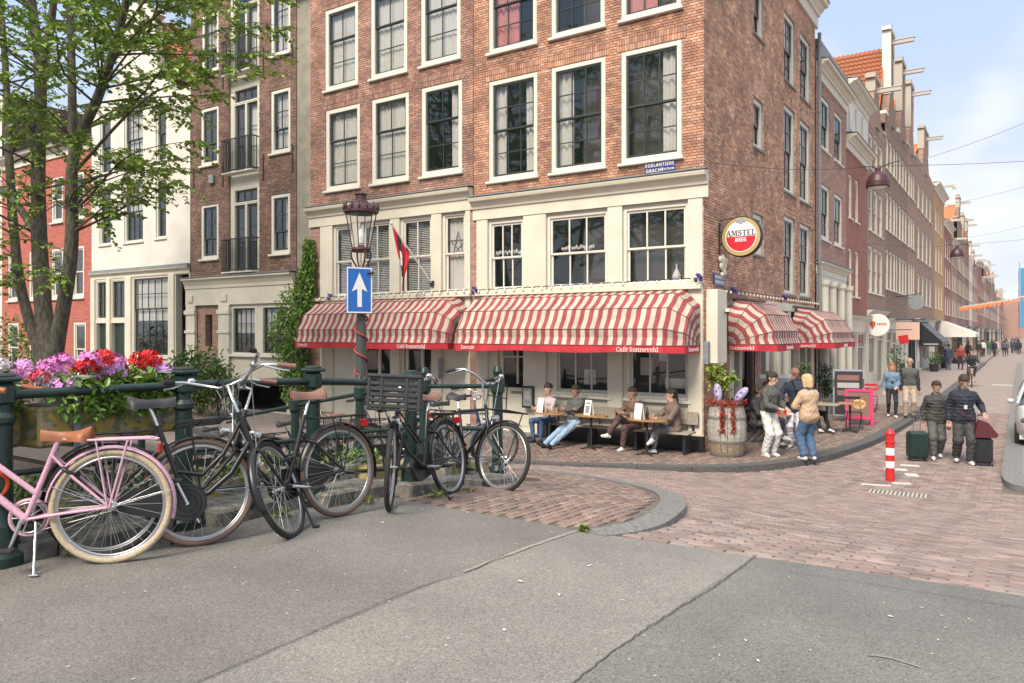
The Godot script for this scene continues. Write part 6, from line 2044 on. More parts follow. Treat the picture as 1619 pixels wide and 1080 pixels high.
func bicycle(label: String, rear: Vector2, front: Vector2, o := {}, group := "bicycles parked against the bridge railing") -> Node3D:
	var rad: float = o.get("rad", 0.352)
	var k := rad / 0.352
	var wb := 1.12 * k
	var dir := (front - rear).normalized()
	var hy: Callable = o.get("h", func(x: float, z: float) -> float: return gh(x, z))
	var fr := rear + dir * wb
	var y0: float = hy.call(rear.x, rear.y)
	var y1: float = hy.call(fr.x, fr.y)
	var fx := V(fr.x - rear.x, y1 - y0, fr.y - rear.y).normalized()
	var fz := fx.cross(Vector3.UP).normalized()
	var bs := Basis(fx, fz.cross(fx), fz) * Basis(V(1, 0, 0), o.get("lean", 0.0))
	var t := thing("bicycle", label, "bicycle", V(rear.x, y0, rear.y), 0.0, group)
	t.basis = bs
	var S := Transform3D(Basis.from_scale(V(k, k, k)), Vector3.ZERO)
	var fm: Material = o.get("frame", M.bike_black)
	var gm: Material = o.get("guard", fm)
	var tm: Material = o.get("tyre", M.rubber)
	var rm: Material = o.get("rim", M.rim_grey)
	var sd: Material = o.get("saddle", M.leather_black)
	var R0 := 0.352
	var rh := V(0, R0, 0)
	var fh := V(1.12, R0, 0)
	var bb := V(0.47, 0.30, 0)
	var st := V(0.29, 0.80, 0)
	var hb := V(0.865, 0.64, 0)
	var ht := V(0.79, 0.84, 0)
	var ax := (ht - hb).normalized()
	var steer: float = o.get("steer", 0.0)
	var FX := S * Transform3D(Basis(ax, steer), hb - Basis(ax, steer) * hb)
	# frame
	var b := MB.new()
	b.tube([bb, st], 0.0165, 10)
	b.tube([hb - ax * 0.02, ht + ax * 0.02], 0.019, 10)
	match o.get("style", "dutch"):
		"dutch":
			b.tube([hb + ax * 0.03, V(0.74, 0.47, 0), V(0.60, 0.35, 0), bb], 0.0185, 10)
			b.tube([ht - ax * 0.03, V(0.69, 0.60, 0), V(0.56, 0.47, 0), V(0.395, 0.50, 0)], 0.0145, 10)
		"step":
			b.tube([hb + ax * 0.02, bb], 0.0225, 10)
			b.tube([ht - ax * 0.06, V(0.415, 0.45, 0)], 0.0175, 10)
		"double":
			b.tube([hb + ax * 0.03, V(0.72, 0.46, 0), bb], 0.017, 10)
			for z in [-0.022, 0.022]: b.tube([ht - ax * 0.05 + V(0, 0, z), V(0.5, 0.52, z), V(0.38, 0.55, z)], 0.010, 8)
		"diamond":
			b.tube([hb + ax * 0.02, bb], 0.0185, 10)
			b.tube([ht - ax * 0.03, V(0.30, 0.77, 0)], 0.0165, 10)
	for z in [-0.055, 0.055]:
		b.tube([bb + V(0, 0, z * 0.5), V(0.25, 0.33, z), rh + V(0.0, 0, z)], 0.0095, 8)
		b.tube([V(0.335, 0.68, z * 0.3), V(0.2, 0.54, z), rh + V(0, 0, z)], 0.0085, 8)
	b.tube([bb - V(0, 0, 0.04), bb + V(0, 0, 0.04)], 0.022, 10)
	obj("frame", b, fm, t, S)
	if o.has("sticker"):
		for q in 7:
			b = MB.new()
			b.tube([hb.lerp(bb, 0.1 + q * 0.06) + V(0, 0.0, 0), hb.lerp(bb, 0.13 + q * 0.06)], 0.0215, 8)
			obj("sticker", b, M.sign_white, t, S)
	# fork
	b = MB.new()
	b.tube([ht + ax * 0.03, hb - ax * 0.05], 0.013, 8)
	for z in [-0.05, 0.05]:
		b.tube([hb - ax * 0.04 + V(0, 0, z * 0.5), hb - ax * 0.07 + V(0, 0, z), V(1.0, 0.46, z), fh + V(0, 0, z)], 0.0115, 8)
	b.tube([hb - ax * 0.045 + V(0, 0, -0.03), hb - ax * 0.045 + V(0, 0, 0.03)], 0.016, 8)
	obj("fork", b, fm, t, FX)
	wheel_parts(t, "rear_wheel", S * Transform3D(Basis(), rh), R0, tm, rm)
	wheel_parts(t, "front_wheel", FX * Transform3D(Basis(), fh), R0, tm, rm)
	fender(rh, R0, deg_to_rad(8), deg_to_rad(195), gm, t, S)
	fender(fh, R0, deg_to_rad(62), deg_to_rad(208), gm, t, FX)
	b = MB.new()
	for z in [-0.062, 0.062]:
		b.tube([rh + V(0, 0, z), rh + V(cos(0.4), sin(0.4), 0) * 0.365 + V(0, 0, z * 0.5)], 0.003, 4)
		b.tube([rh + V(0, 0, z), rh + V(cos(2.9), sin(2.9), 0) * 0.365 + V(0, 0, z * 0.5)], 0.003, 4)
	obj("mudguard_stay", b, M.chrome, t, S)
	b = MB.new()
	for z in [-0.055, 0.055]: b.tube([fh + V(0, 0, z), fh + V(cos(3.2), sin(3.2), 0) * 0.365 + V(0, 0, z * 0.5)], 0.003, 4)
	obj("mudguard_stay", b, M.chrome, t, FX)
	# stem and handlebar
	var up: Vector3 = ht + ax * (0.16 + o.get("rise", 0.0))
	var chrome: Material = o.get("bar", M.chrome)
	b = MB.new()
	b.tube([ht, up, up + V(0.045, 0.015, 0)], 0.0125, 8)
	obj("stem", b, chrome, t, FX)
	var c0: Vector3 = up + V(0.045, 0.015, 0)
	for z in [-1, 1]:
		b = MB.new()
		b.tube([c0, c0 + V(0.02, 0.015, z * 0.09), c0 + V(0.0, 0.075, z * 0.20), c0 + V(-0.08, 0.105, z * 0.275), c0 + V(-0.19, 0.09, z * 0.30), c0 + V(-0.27, 0.075, z * 0.305)], 0.0115, 8)
		obj("handlebar", b, chrome, t, FX)
		b = MB.new()
		b.tube([c0 + V(-0.17, 0.093, z * 0.298), c0 + V(-0.20, 0.088, z * 0.30), c0 + V(-0.29, 0.071, z * 0.306)], [0.017, 0.019, 0.019], 10)
		obj("grip", b, o.get("grip", M.rubber), t, FX)
		if o.get("brakes", true):
			b = MB.new()
			b.tube([c0 + V(-0.09, 0.095, z * 0.28), c0 + V(-0.15, 0.065, z * 0.315), c0 + V(-0.24, 0.04, z * 0.325)], 0.007, 6)
			b.tube([c0 + V(-0.08, 0.095, z * 0.275), c0 + V(0.05, 0.06, z * 0.14), hb - V(-0.02, 0.02, -z * 0.02)], 0.004, 4)
			obj("brake_lever", b, M.chrome if o.get("bar", M.chrome) == M.chrome else M.bike_black, t, FX)
	b = MB.new()
	b.ball(c0 + V(-0.03, 0.115, -0.25), V(0.032, 0.024, 0.032), Basis(), 12, 8)
	obj("bell", b, M.chrome, t, FX)
	# headlight
	b = MB.new()
	b.lathe([Vector2(0, -0.06), Vector2(0.022, -0.055), Vector2(0.034, -0.01), Vector2(0.038, 0.012), Vector2(0.0, 0.02)], 14, Transform3D(Basis(V(0, 0, 1), -PI / 2), hb + V(0.09, 0.09, 0)))
	b.tube([hb + V(0.06, 0.08, 0), hb + V(-0.01, 0.03, 0)], 0.006, 5)
	obj("headlight", b, M.chrome, t, FX)
	# saddle
	var sp := V(0.245, 0.925 + o.get("post", 0.0), 0)
	b = MB.new()
	b.tube([st - (sp - st).normalized() * 0.02, sp - V(0, 0.03, 0)], 0.0125, 8)
	obj("seat_post", b, M.chrome, t, S)
	var sdn := sub("saddle", t, S)
	b = MB.new()
	var rows := []
	for i in 13:
		var u := i / 12.0
		var wd := lerpf(0.10, 0.020, smoothstep(0.05, 0.68, u)) * (1.0 - 0.5 * pow(1.0 - minf(u * 6.0, 1.0), 2.0)) * (1.0 if u < 0.93 else 0.75)
		var hh := 0.040 - 0.016 * sin(u * PI) + 0.014 * (1.0 - smoothstep(0.0, 0.3, u))
		var row := []
		for q in 13:
			var a := PI * q / 12.0
			row.append(sp + V(-0.13 + 0.285 * u, (hh * pow(sin(a), 0.9) - 0.022 * pow(absf(cos(a)), 3.0)) if q > 0 and q < 12 else (-0.04 + 0.012 * u) , -cos(a) * wd))
		rows.append(row)
	b.grid(rows)
	for e: int in [0, 12]:
		var cen: Vector3 = (rows[e][0] + rows[e][6] + rows[e][12]) / 3
		for q in 12:
			if e == 12: b.flat(cen, rows[e][q + 1], rows[e][q])
			else: b.flat(cen, rows[e][q], rows[e][q + 1])
	obj("cover", b, sd, sdn)
	b = MB.new()
	for z in [-0.06, 0.06]:
		var sp2 := []
		for i in 26: sp2.append(sp + V(-0.09 + cos(i * 1.3) * 0.016, -0.045 + i * 0.0016, z + sin(i * 1.3) * 0.016))
		b.tube(sp2, 0.0032, 4)
	b.tube([sp + V(-0.1, -0.03, -0.03), sp + V(0.12, -0.025, 0)], 0.004, 4)
	b.tube([sp + V(-0.1, -0.03, 0.03), sp + V(0.12, -0.025, 0)], 0.004, 4)
	obj("springs", b, M.chrome, sdn)
	# chain case and cranks
	if o.get("chaincase", true):
		b = MB.new()
		var pl := PackedVector2Array()
		for i in 15:
			var a := -PI / 2 + PI * i / 14.0
			pl.append(Vector2(bb.x + cos(a) * 0.118, bb.y + sin(a) * 0.118))
		for i in 9:
			var a := PI / 2 + PI * i / 8.0
			pl.append(Vector2(-0.02 + cos(a) * 0.06, R0 + sin(a) * 0.06))
		b.prism(pl, 0.035, 0.072)
		obj("chain_case", b, o.get("case", M.case_black), t, S)
		b = MB.new()
		for r2 in [0.112, 0.085, 0.055]: b.ring(bb + V(0, 0, 0.073), V(0, 0, 1), r2, 0.004, 32, 5, 0, TAU, V(1, 0, 0))
		obj("case_rings", b, M.rim_grey if false else M.bike_black, t, S)
	else:
		b = MB.new()
		b.ring(bb + V(0, 0, 0.045), V(0, 0, 1), 0.09, 0.006, 36, 5, 0, TAU, V(1, 0, 0))
		for i in 5: b.rod(bb + V(0, 0, 0.045), bb + V(cos(i * TAU / 5) * 0.09, sin(i * TAU / 5) * 0.09, 0.045), 0.006, 5)
		b.tube([bb + V(-0.02, 0.09, 0.045), rh + V(0, 0.035, 0.045)], 0.004, 4)
		b.tube([bb + V(-0.02, -0.09, 0.045), rh + V(0, -0.035, 0.045)], 0.004, 4)
		obj("chainring", b, M.rim_grey, t, S)
		if o.has("case"):
			b = MB.new()
			b.ring(bb + V(0, 0, 0.06), V(0, 0, 1), 0.105, 0.013, 36, 6, 0, TAU, V(1, 0, 0))
			obj("chain_guard", b, o.case, t, S)
	var ca: float = o.get("crank", 0.6)
	for q in [1, -1]:
		var d: Vector3 = V(cos(ca), sin(ca), 0) * 0.165 * q
		b = MB.new()
		b.tube([bb + V(0, 0, q * 0.03), bb + V(0, 0, q * 0.085)], 0.012, 8)
		b.tube([bb + V(0, 0, q * 0.085), bb + d + V(0, 0, q * 0.095)], [0.013, 0.010], 8)
		obj("crank", b, M.chrome, t, S)
		b = MB.new()
		b.bev(bb + d + V(0, 0, q * 0.145), V(0.085, 0.024, 0.075), 0.006)
		obj("pedal", b, M.rubber, t, S)
	# carrier
	if o.get("rack", true):
		b = MB.new()
		var km: Material = o.get("rack_mat", M.bike_black)
		for z in [-0.065, 0.065]:
			b.tube([V(0.27, 0.775, z * 0.4), V(0.16, 0.765, z), V(-0.20, 0.765, z), V(-0.26, 0.755, z * 0.6)], 0.0075, 6)
			b.tube([V(-0.10, 0.765, z), rh + V(0, 0, z)], 0.0065, 6)
			b.tube([V(0.08, 0.765, z), rh + V(0.01, 0, z)], 0.0055, 6)
		for x in [0.14, -0.04, -0.2]: b.tube([V(x, 0.765, -0.065), V(x, 0.765, 0.065)], 0.0065, 6)
		b.tube([V(0.12, 0.768, 0), V(-0.24, 0.768, 0)], 0.0055, 6)
		obj("carrier", b, km, t, S)
		b = MB.new()
		b.bev(V(-0.275, 0.70, 0), V(0.02, 0.06, 0.09), 0.006)
		obj("rear_light", b, M.rear_red, t, S)
	# ring lock
	b = MB.new()
	b.ring(V(0.235, 0.58, 0), V(0.82, 0.57, 0).normalized().cross(V(0, 0, 1)), 0.055, 0.012, 20, 6, 0, TAU, V(0, 0, 1))
	obj("ring_lock", b, o.get("lock", M.case_black), t, S)
	# stand
	b = MB.new()
	if o.get("stand", true):
		b.tube([bb + V(-0.06, -0.02, -0.02), bb + V(-0.10, -0.295 - 0.02 / k, -0.17)], 0.0095, 6)
		b.bev(bb + V(-0.105, -0.297, -0.18), V(0.05, 0.012, 0.03), 0.004)
		obj("kick_stand", b, o.get("stand_mat", M.bike_black), t, S)
	if o.get("crate", false):
		var cr := sub("crate", t, FX)
		var C := hb + V(0.24, 0.30, 0)
		var cm: Material = M.crate_black
		b = MB.new()
		b.bev(C + V(0, -0.13, 0), V(0.30, 0.015, 0.40), 0.004)
		for z in [-0.2, 0.2]:
			for y in 6: b.bev(C + V(0, -0.10 + y * 0.045, z), V(0.31, 0.03, 0.012), 0.004)
		for x in [-0.15, 0.15]:
			for y in 6: b.bev(C + V(x, -0.10 + y * 0.045, 0), V(0.012, 0.03, 0.41), 0.004)
		for x in [-0.15, 0.15]:
			for z in [-0.2, -0.1, 0.1, 0.2]: b.bev(C + V(x * 1.02, 0.0, z), V(0.022, 0.27, 0.026), 0.005)
		b.bev(C + V(-0.155, 0.14, 0), V(0.035, 0.03, 0.44), 0.008)
		b.bev(C + V(0.155, 0.14, 0), V(0.035, 0.03, 0.44), 0.008)
		b.bev(C + V(0, 0.14, 0.208), V(0.31, 0.03, 0.03), 0.008)
		b.bev(C + V(0, 0.14, -0.208), V(0.31, 0.03, 0.03), 0.008)
		obj("basket", b, cm, cr)
		b = MB.new()
		for z in [-0.12, 0.12]:
			b.tube([C + V(-0.16, -0.145, z), C + V(0.16, -0.145, z)], 0.008, 6)
			b.tube([C + V(0.05, -0.145, z), fh + V(0, 0, z * 0.5)], 0.007, 6)
		obj("carrier_frame", b, M.bike_black, cr)
	if o.get("front_rack", false):
		b = MB.new()
		var C := hb + V(0.20, 0.17, 0)
		for z in [-0.15, -0.05, 0.05, 0.15]: b.tube([C + V(-0.13, 0.0, z), C + V(0.17, 0.0, z)], 0.007, 6)
		for x in [-0.13, 0.02, 0.17]: b.tube([C + V(x, 0, -0.16), C + V(x, 0, 0.16)], 0.007, 6)
		for z in [-0.16, 0.16]:
			b.tube([C + V(-0.13, 0.0, z), C + V(-0.13, 0.28, z * 0.8), C + V(-0.13, 0.28, 0)], 0.007, 6)
			b.tube([C + V(0.1, 0, z), fh + V(0, 0, z * 0.4)], 0.007, 6)
		b.tube([C + V(-0.13, 0.14, -0.15), C + V(-0.13, 0.14, 0.15)], 0.006, 6)
		obj("front_carrier", b, M.bike_black, t, FX)
	if o.has("extra_lock"):
		b = MB.new()
		b.ring(V(0.66, 0.50, 0.0), V(0.5, 0.3, 0.6).normalized(), 0.09, 0.012, 24, 6)
		obj("cable_lock", b, o.extra_lock, t, S)
	return t
func build_bikes() -> void:
	mat("bike_black", Color(0.02, 0.02, 0.022), 0.33, {"tex": ntex(0.05, 0.5, 1.0, 101, 5), "scale": 3.0})
	mat("case_black", Color(0.018, 0.018, 0.02), 0.45)
	mat("crate_black", Color(0.026, 0.027, 0.03), 0.5)
	mat("rubber", Color(0.035, 0.033, 0.031), 0.85, {"tex": ntex(0.05, 0.6, 1.0, 103), "scale": 4.0})
	mat("tyre_brown", Color(0.115, 0.078, 0.06), 0.8)
	mat("tyre_cream", Color(0.58, 0.47, 0.32), 0.8, {"tex": ntex(0.03, 0.72, 1.0, 104, 5), "scale": 3.0})
	mat("rim_grey", Color(0.42, 0.42, 0.42), 0.32, {"metal": 0.85})
	mat("chrome", Color(0.62, 0.62, 0.62), 0.22, {"metal": 1.0})
	mat("spoke", Color(0.5, 0.5, 0.5), 0.3, {"metal": 0.9})
	mat("bike_pink", Color(0.70, 0.41, 0.52), 0.4, {"tex": ntex(0.03, 0.78, 1.0, 102, 6), "scale": 3.0})
	mat("bike_blue", Color(0.03, 0.06, 0.12), 0.3)
	mat("leather_tan", Color(0.28, 0.095, 0.035), 0.5)
	mat("leather_brown", Color(0.20, 0.10, 0.075), 0.5)
	mat("leather_black", Color(0.025, 0.025, 0.027), 0.5)
	mat("rear_red", Color(0.35, 0.01, 0.01), 0.3)
	mat("lock_orange", Color(0.65, 0.10, 0.02), 0.5)
	bicycle("pink step-through bicycle with cream tyres and a tan saddle, at the left edge", Vector2(1.10, 13.36), Vector2(0.32, 14.24), {"rad": 0.345, "style": "step", "frame": M.bike_pink, "tyre": M.tyre_cream, "saddle": M.leather_tan, "grip": M.leather_tan, "chaincase": false, "case": M.bike_pink, "rack_mat": M.bike_pink, "crank": 1.9, "lean": 0.06, "extra_lock": M.lock_orange, "stand_mat": M.chrome, "post": -0.13})
	bicycle("black dutch bicycle with a round chain case and its front wheel turned away", Vector2(0.94, 13.31), Vector2(1.60, 12.33), {"steer": 1.10, "lean": -0.11, "crank": 2.0, "rise": 0.06, "post": 0.02})
	bicycle("black bicycle with a brown saddle and stickered frame facing the camera side, brown tyres", Vector2(1.32, 11.70), Vector2(1.22, 12.9), {"steer": -0.40, "lean": 0.10, "tyre": M.tyre_brown, "saddle": M.leather_brown, "grip": M.leather_brown, "front_rack": true, "sticker": true, "crank": 0.2, "rise": 0.02, "post": 0.02})
	bicycle("black bicycle with a black plastic crate over its front wheel", Vector2(1.24, 10.22), Vector2(1.47, 11.42), {"steer": 0.50, "lean": 0.18, "crate": true, "saddle": M.leather_brown, "style": "double", "crank": 0.1, "rise": 0.0})
	bicycle("black transport bicycle with an open front carrier, the last one before the paving", Vector2(0.34, 9.32), Vector2(1.36, 9.68), {"steer": 0.22, "lean": -0.12, "front_rack": true, "style": "diamond", "crank": 1.0, "rise": 0.08})
	var hq := func(x: float, z: float) -> float: return gh(x, z) + 0.05
	var g2 := "bicycles parked beyond the railing"
	bicycle("dark bicycle parked beyond the railing, nearest the lamp post", Vector2(-2.2, 7.9), Vector2(-1.6, 6.9), {"lean": 0.1, "h": hq, "tyre": M.tyre_brown}, g2)
	bicycle("blue black bicycle parked beyond the railing behind the crate bicycle", Vector2(-1.2, 7.95), Vector2(-0.5, 7.0), {"lean": 0.1, "h": hq, "frame": M.bike_blue, "style": "diamond", "chaincase": false}, g2)
	bicycle("dark bicycle with brown saddle parked beyond the railing straight behind the lamp post", Vector2(-3.2, 7.9), Vector2(-2.6, 6.9), {"lean": 0.1, "h": hq, "saddle": M.leather_brown, "style": "double"}, g2)
	bicycle("dark bicycle parked beyond the railing left of the lamp post", Vector2(-4.4, 7.8), Vector2(-3.7, 6.85), {"lean": 0.1, "h": hq, "style": "double"}, g2)
	bicycle("dark bicycle parked beyond the railing, farthest left along the quay", Vector2(-6.4, 7.8), Vector2(-5.8, 6.85), {"lean": 0.1, "h": hq}, g2)
# ---------------------------------------------------------------- people
func blob(bones: Array, h: float, k: float, mb: MB, wrinkle := 0.0, puff := 0.0, hairs := Color(9, 9, 9)) -> void:
	# bones: [from, to, radius, radius, colour]; smooth union of tapered capsules, meshed as surface nets
	var lo := V(1e9, 1e9, 1e9)
	var hi := -lo
	for b in bones:
		var m := maxf(b[2], b[3]) + k + 2.0 * h
		var e := V(m, m, m)
		lo = lo.min((b[0] as Vector3) - e).min((b[1] as Vector3) - e)
		hi = hi.max((b[0] as Vector3) + e).max((b[1] as Vector3) + e)
	var nx := int((hi.x - lo.x) / h) + 2
	var ny := int((hi.y - lo.y) / h) + 2
	var nz := int((hi.z - lo.z) / h) + 2
	var F := PackedFloat32Array()
	F.resize(nx * ny * nz)
	F.fill(1.0)
	var near := PackedFloat32Array()
	near.resize(nx * ny * nz)
	near.fill(1.0)
	var who := PackedByteArray()
	who.resize(nx * ny * nz)
	for bi in bones.size():
		var b = bones[bi]
		var A: Vector3 = b[0]
		var D: Vector3 = b[1] - A
		var ra: float = b[2]
		var rb: float = b[3]
		var dd := maxf(D.length_squared(), 1e-9)
		var m := maxf(ra, rb) + k + 1.5 * h
		var p0 := (A.min(A + D) - V(m, m, m) - lo) / h
		var p1 := (A.max(A + D) + V(m, m, m) - lo) / h
		for z in range(maxi(0, int(p0.z)), mini(nz, int(p1.z) + 2)):
			for y in range(maxi(0, int(p0.y)), mini(ny, int(p1.y) + 2)):
				var base := (z * ny + y) * nx
				for x in range(maxi(0, int(p0.x)), mini(nx, int(p1.x) + 2)):
					var p := Vector3(lo.x + x * h, lo.y + y * h, lo.z + z * h) - A
					var t := clampf(p.dot(D) / dd, 0.0, 1.0)
					var d := (p - D * t).length() - (ra + (rb - ra) * t)
					var i := base + x
					var f := F[i]
					var q := k - absf(f - d)
					F[i] = minf(f, d) - (q * q / (4.0 * k) if q > 0.0 else 0.0)
					if d < near[i]:
						near[i] = d
						who[i] = bi
	if wrinkle > 0.0:
		for z in nz:
			for y in ny:
				var base := (z * ny + y) * nx
				for x in nx:
					var i := base + x
					if absf(F[i]) < 0.05:
						var px := lo.x + x * h
						var py := lo.y + y * h
						var pz := lo.z + z * h
						if puff > 0.0 and who[i] >= 1 and bones[who[i]][4] == bones[1][4]: F[i] -= puff * (absf(sin(py * 46.0)) - 0.7)
						if hairs.r < 5.0:
							if bones[who[i]][4] == hairs: F[i] += 0.007 * sin(py * 70.0 + 30.0 * px) * sin(px * 150.0 + 40.0 * pz) * sin(pz * 130.0 + 1.0)
							continue
						F[i] += wrinkle * sin(py * 47.0 + 3.0 * sin(px * 21.0) + pz * 18.0) * sin(px * 33.0 + pz * 29.0 + py * 9.0)
	var vid := {}
	var P := []
	var N := []
	var K := []
	var sy := nx
	var sz := nx * ny
	for z in nz - 1:
		for y in ny - 1:
			for x in nx - 1:
				var i := z * sz + y * sy + x
				var f0 := F[i]
				var s0 := f0 < 0.0
				if (F[i + 1] < 0.0) == s0 and (F[i + sy] < 0.0) == s0 and (F[i + sz] < 0.0) == s0 and (F[i + 1 + sy] < 0.0) == s0 and (F[i + 1 + sz] < 0.0) == s0 and (F[i + sy + sz] < 0.0) == s0 and (F[i + 1 + sy + sz] < 0.0) == s0: continue
				var c := [f0, F[i + 1], F[i + sy], F[i + 1 + sy], F[i + sz], F[i + 1 + sz], F[i + sy + sz], F[i + 1 + sy + sz]]
				var acc := Vector3.ZERO
				var cnt := 0
				for a in 8:
					for bit: int in [1, 2, 4]:
						if a & bit: continue
						var e: int = a | bit
						var fa: float = c[a]
						var fe: float = c[e]
						if (fa < 0.0) == (fe < 0.0): continue
						var t := fa / (fa - fe)
						var va := Vector3(a & 1, (a >> 1) & 1, (a >> 2) & 1)
						var ve := Vector3(e & 1, (e >> 1) & 1, (e >> 2) & 1)
						acc += va.lerp(ve, t)
						cnt += 1
				acc /= cnt
				vid[i] = P.size()
				P.append(lo + (Vector3(x, y, z) + acc) * h)
				N.append(Vector3(c[1] + c[3] + c[5] + c[7] - c[0] - c[2] - c[4] - c[6], c[2] + c[3] + c[6] + c[7] - c[0] - c[1] - c[4] - c[5], c[4] + c[5] + c[6] + c[7] - c[0] - c[1] - c[2] - c[3]).normalized())
				var best := i
				for o: int in [i, i + 1, i + sy, i + sz, i + 1 + sy, i + 1 + sz, i + sy + sz, i + 1 + sy + sz]:
					if near[o] < near[best]: best = o
				K.append(bones[who[best]][4])
	for i: int in vid:
		for q in [[1, sy, sz], [sy, sz, 1], [sz, 1, sy]]:
			var j: int = i + q[0]
			if (F[i] < 0.0) == (F[j] < 0.0): continue
			var a: int = i - q[1] - q[2]
			var b2: int = i - q[2]
			var d: int = i
			var e: int = i - q[1]
			if not (vid.has(a) and vid.has(b2) and vid.has(e)): continue
			var ids := [vid[a], vid[b2], vid[d], vid[e]]
			if F[i] >= 0.0: ids.reverse()
			for tr in [[0, 1, 2], [0, 2, 3]]:
				var o0: int = ids[tr[0]]
				var o1: int = ids[tr[1]]
				var o2: int = ids[tr[2]]
				# builder order: a, b, d counter-clockwise is stored a, d, b
				mb.v.append(P[o0]); mb.v.append(P[o2]); mb.v.append(P[o1])
				mb.n.append(N[o0]); mb.n.append(N[o2]); mb.n.append(N[o1])
				mb.c.append(K[o0]); mb.c.append(K[o2]); mb.c.append(K[o1])
func ik(a: Vector3, c: Vector3, l1: float, l2: float, pole: Vector3) -> Vector3:
	var d := c - a
	var L := minf(d.length(), (l1 + l2) * 0.999)
	var u := d.normalized()
	var x := (l1 * l1 - l2 * l2 + L * L) / (2.0 * L)
	var hgt := sqrt(maxf(0.0, l1 * l1 - x * x))
	var p := (pole - u * pole.dot(u)).normalized()
	return a + u * x + p * hgt
func K3(r: float, g: float, b: float) -> Color:
	return Color(r, g, b)
func person(label: String, at: Vector3, yaw: float, o := {}, group := "") -> Node3D:
	# local frame: facing +z, x to the person's left; metres for a 1.75 m tall figure, scaled
	var t := thing("person", label, "person", at, yaw, group)
	var H: float = o.get("H", 1.75)
	var s := H / 1.75
	var far: bool = o.get("far", false)
	var top: Color = o.get("top", K3(0.1, 0.1, 0.1))
	var inner: Color = o.get("inner", top)
	var pants: Color = o.get("pants", K3(0.05, 0.06, 0.1))
	var skin: Color = o.get("skin", K3(0.42, 0.25, 0.18))
	var hair: Color = o.get("hair", K3(0.03, 0.02, 0.015))
	var shoe: Color = o.get("shoe", K3(0.6, 0.6, 0.58))
	var bulk: float = o.get("bulk", 0.0)
	var wide: float = o.get("wide", 0.0)
	var sw: float = o.get("shoulder", 0.175)
	var hip: Vector3 = o.get("hip", V(0, 0.93, 0))
	var chest: Vector3 = o.get("chest", hip + V(0, 0.44, 0.02))
	var up := (chest - hip).normalized()
	var side: Vector3 = Basis(Vector3.UP, o.get("twist", 0.0)) * V(1, 0, 0)
	var neck := chest + up * 0.10
	var B := []
	# torso
	B.append([hip + V(0.06, 0.0, 0), hip + V(-0.06, 0.0, 0), 0.115, 0.115, pants])
	B.append([hip + up * 0.10 + V(0.05, 0, 0), hip + up * 0.10 - V(0.05, 0, 0), 0.115 + bulk, 0.115 + bulk, top])
	if o.get("hem", 0.0) > 0.0:
		B.append([hip + V(0.065, 0.04 - o.hem, 0), hip + V(-0.065, 0.04 - o.hem, 0), 0.125 + bulk, 0.125 + bulk, top])
	B.append([hip + up * 0.14, chest - up * 0.05 + V(0, 0, 0.01), 0.13 + bulk, 0.135 + bulk, top])
	B.append([chest - up * 0.06 + side * 0.08, chest - up * 0.06 - side * 0.08, 0.115 + bulk, 0.115 + bulk, top])
	B.append([chest + side * (sw - 0.03) , chest - side * (sw - 0.03), 0.07 + bulk * 0.5, 0.07 + bulk * 0.5, top])
	if inner != top: B.append([chest + V(0, -0.02, 0.085 + bulk) , chest + V(0, -0.24, 0.105 + bulk), 0.042, 0.03, inner])
	var headc: Vector3 = o.get("head", neck + V(0, 0.155, 0.035))
	B.append([neck - up * 0.03, headc - V(0, 0.05, 0.01), 0.055, 0.05, skin])
	if bulk > 0.02:
		for sg in [-1, 1]: B.append([neck + V(0.055 * sg, -0.005, 0.045), neck + V(0.04 * sg, 0.015, -0.05), 0.034, 0.045, o.get("collar", top)])
		B.append([hip + up * 0.12 + V(0, 0, 0.115 + bulk), chest - up * 0.1 + V(0, 0, 0.125 + bulk), 0.022, 0.022, top])
	# legs
	var feet: Array = o.get("feet", [V(0.10, 0.085, 0.03), V(-0.10, 0.085, -0.02)])
	var kp: Array = o.get("knees", [V(0.1, 0, 1), V(-0.1, 0, 1)])
	var toe: Array = o.get("toes", [V(0.15, 0, 1), V(-0.15, 0, 1)])
	for i in 2:
		var sg := 1.0 if i == 0 else -1.0
		var hj := hip + V(0.088 * sg, -0.03, 0)
		var an: Vector3 = feet[i]
		var kn := ik(hj, an, 0.43, 0.43, kp[i])
		B.append([hj, kn, 0.092 + wide * 0.5, 0.064 + wide, pants])
		B.append([kn, an + (kn - an) * 0.12, 0.064 + wide, 0.047 + wide, pants])
		var td := (toe[i] as Vector3).normalized()
		B.append([an + V(0, -0.045, 0) - td * 0.035, an + V(0, -0.05, 0) + td * 0.13, 0.04, 0.034, shoe])
		B.append([an + V(0, -0.02, 0), an + V(0, -0.045, 0) + td * 0.06, 0.042, 0.036, shoe])
	# arms
	var hands: Array = o.get("hands", [chest + side * 0.24 + V(0, -0.56, 0.06), chest - side * 0.24 + V(0, -0.56, 0.06)])
	var ep: Array = o.get("elbows", [V(0.5, -0.3, -1), V(-0.5, -0.3, -1)])
	var fing := []
	for i in 2:
		var sg := 1.0 if i == 0 else -1.0
		var sh := chest + side * sw * sg
		var ha: Vector3 = hands[i]
		var el := ik(sh, ha, 0.285, 0.255, ep[i])
		var ar := bulk * 0.6
		B.append([sh, el, 0.055 + ar, 0.045 + ar, o.get("sleeve", top)])
		B.append([el, ha + (el - ha) * 0.12, 0.045 + ar, 0.034 + ar * 0.7, o.get("sleeve", top)])
		var fd := (ha - el).normalized()
		B.append([ha, ha + fd * 0.03, 0.03, 0.03, skin])
		fing.append([ha, fd, sg])
	var mb := MB.new()
	for b in B:
		b[0] *= s; b[1] *= s; b[2] *= s; b[3] *= s
	var hy: float = o.get("turn", 0.0)
	var hp: float = o.get("nod", 0.0)
	var hb := Basis(Vector3.UP, hy) * Basis(V(1, 0, 0), hp)
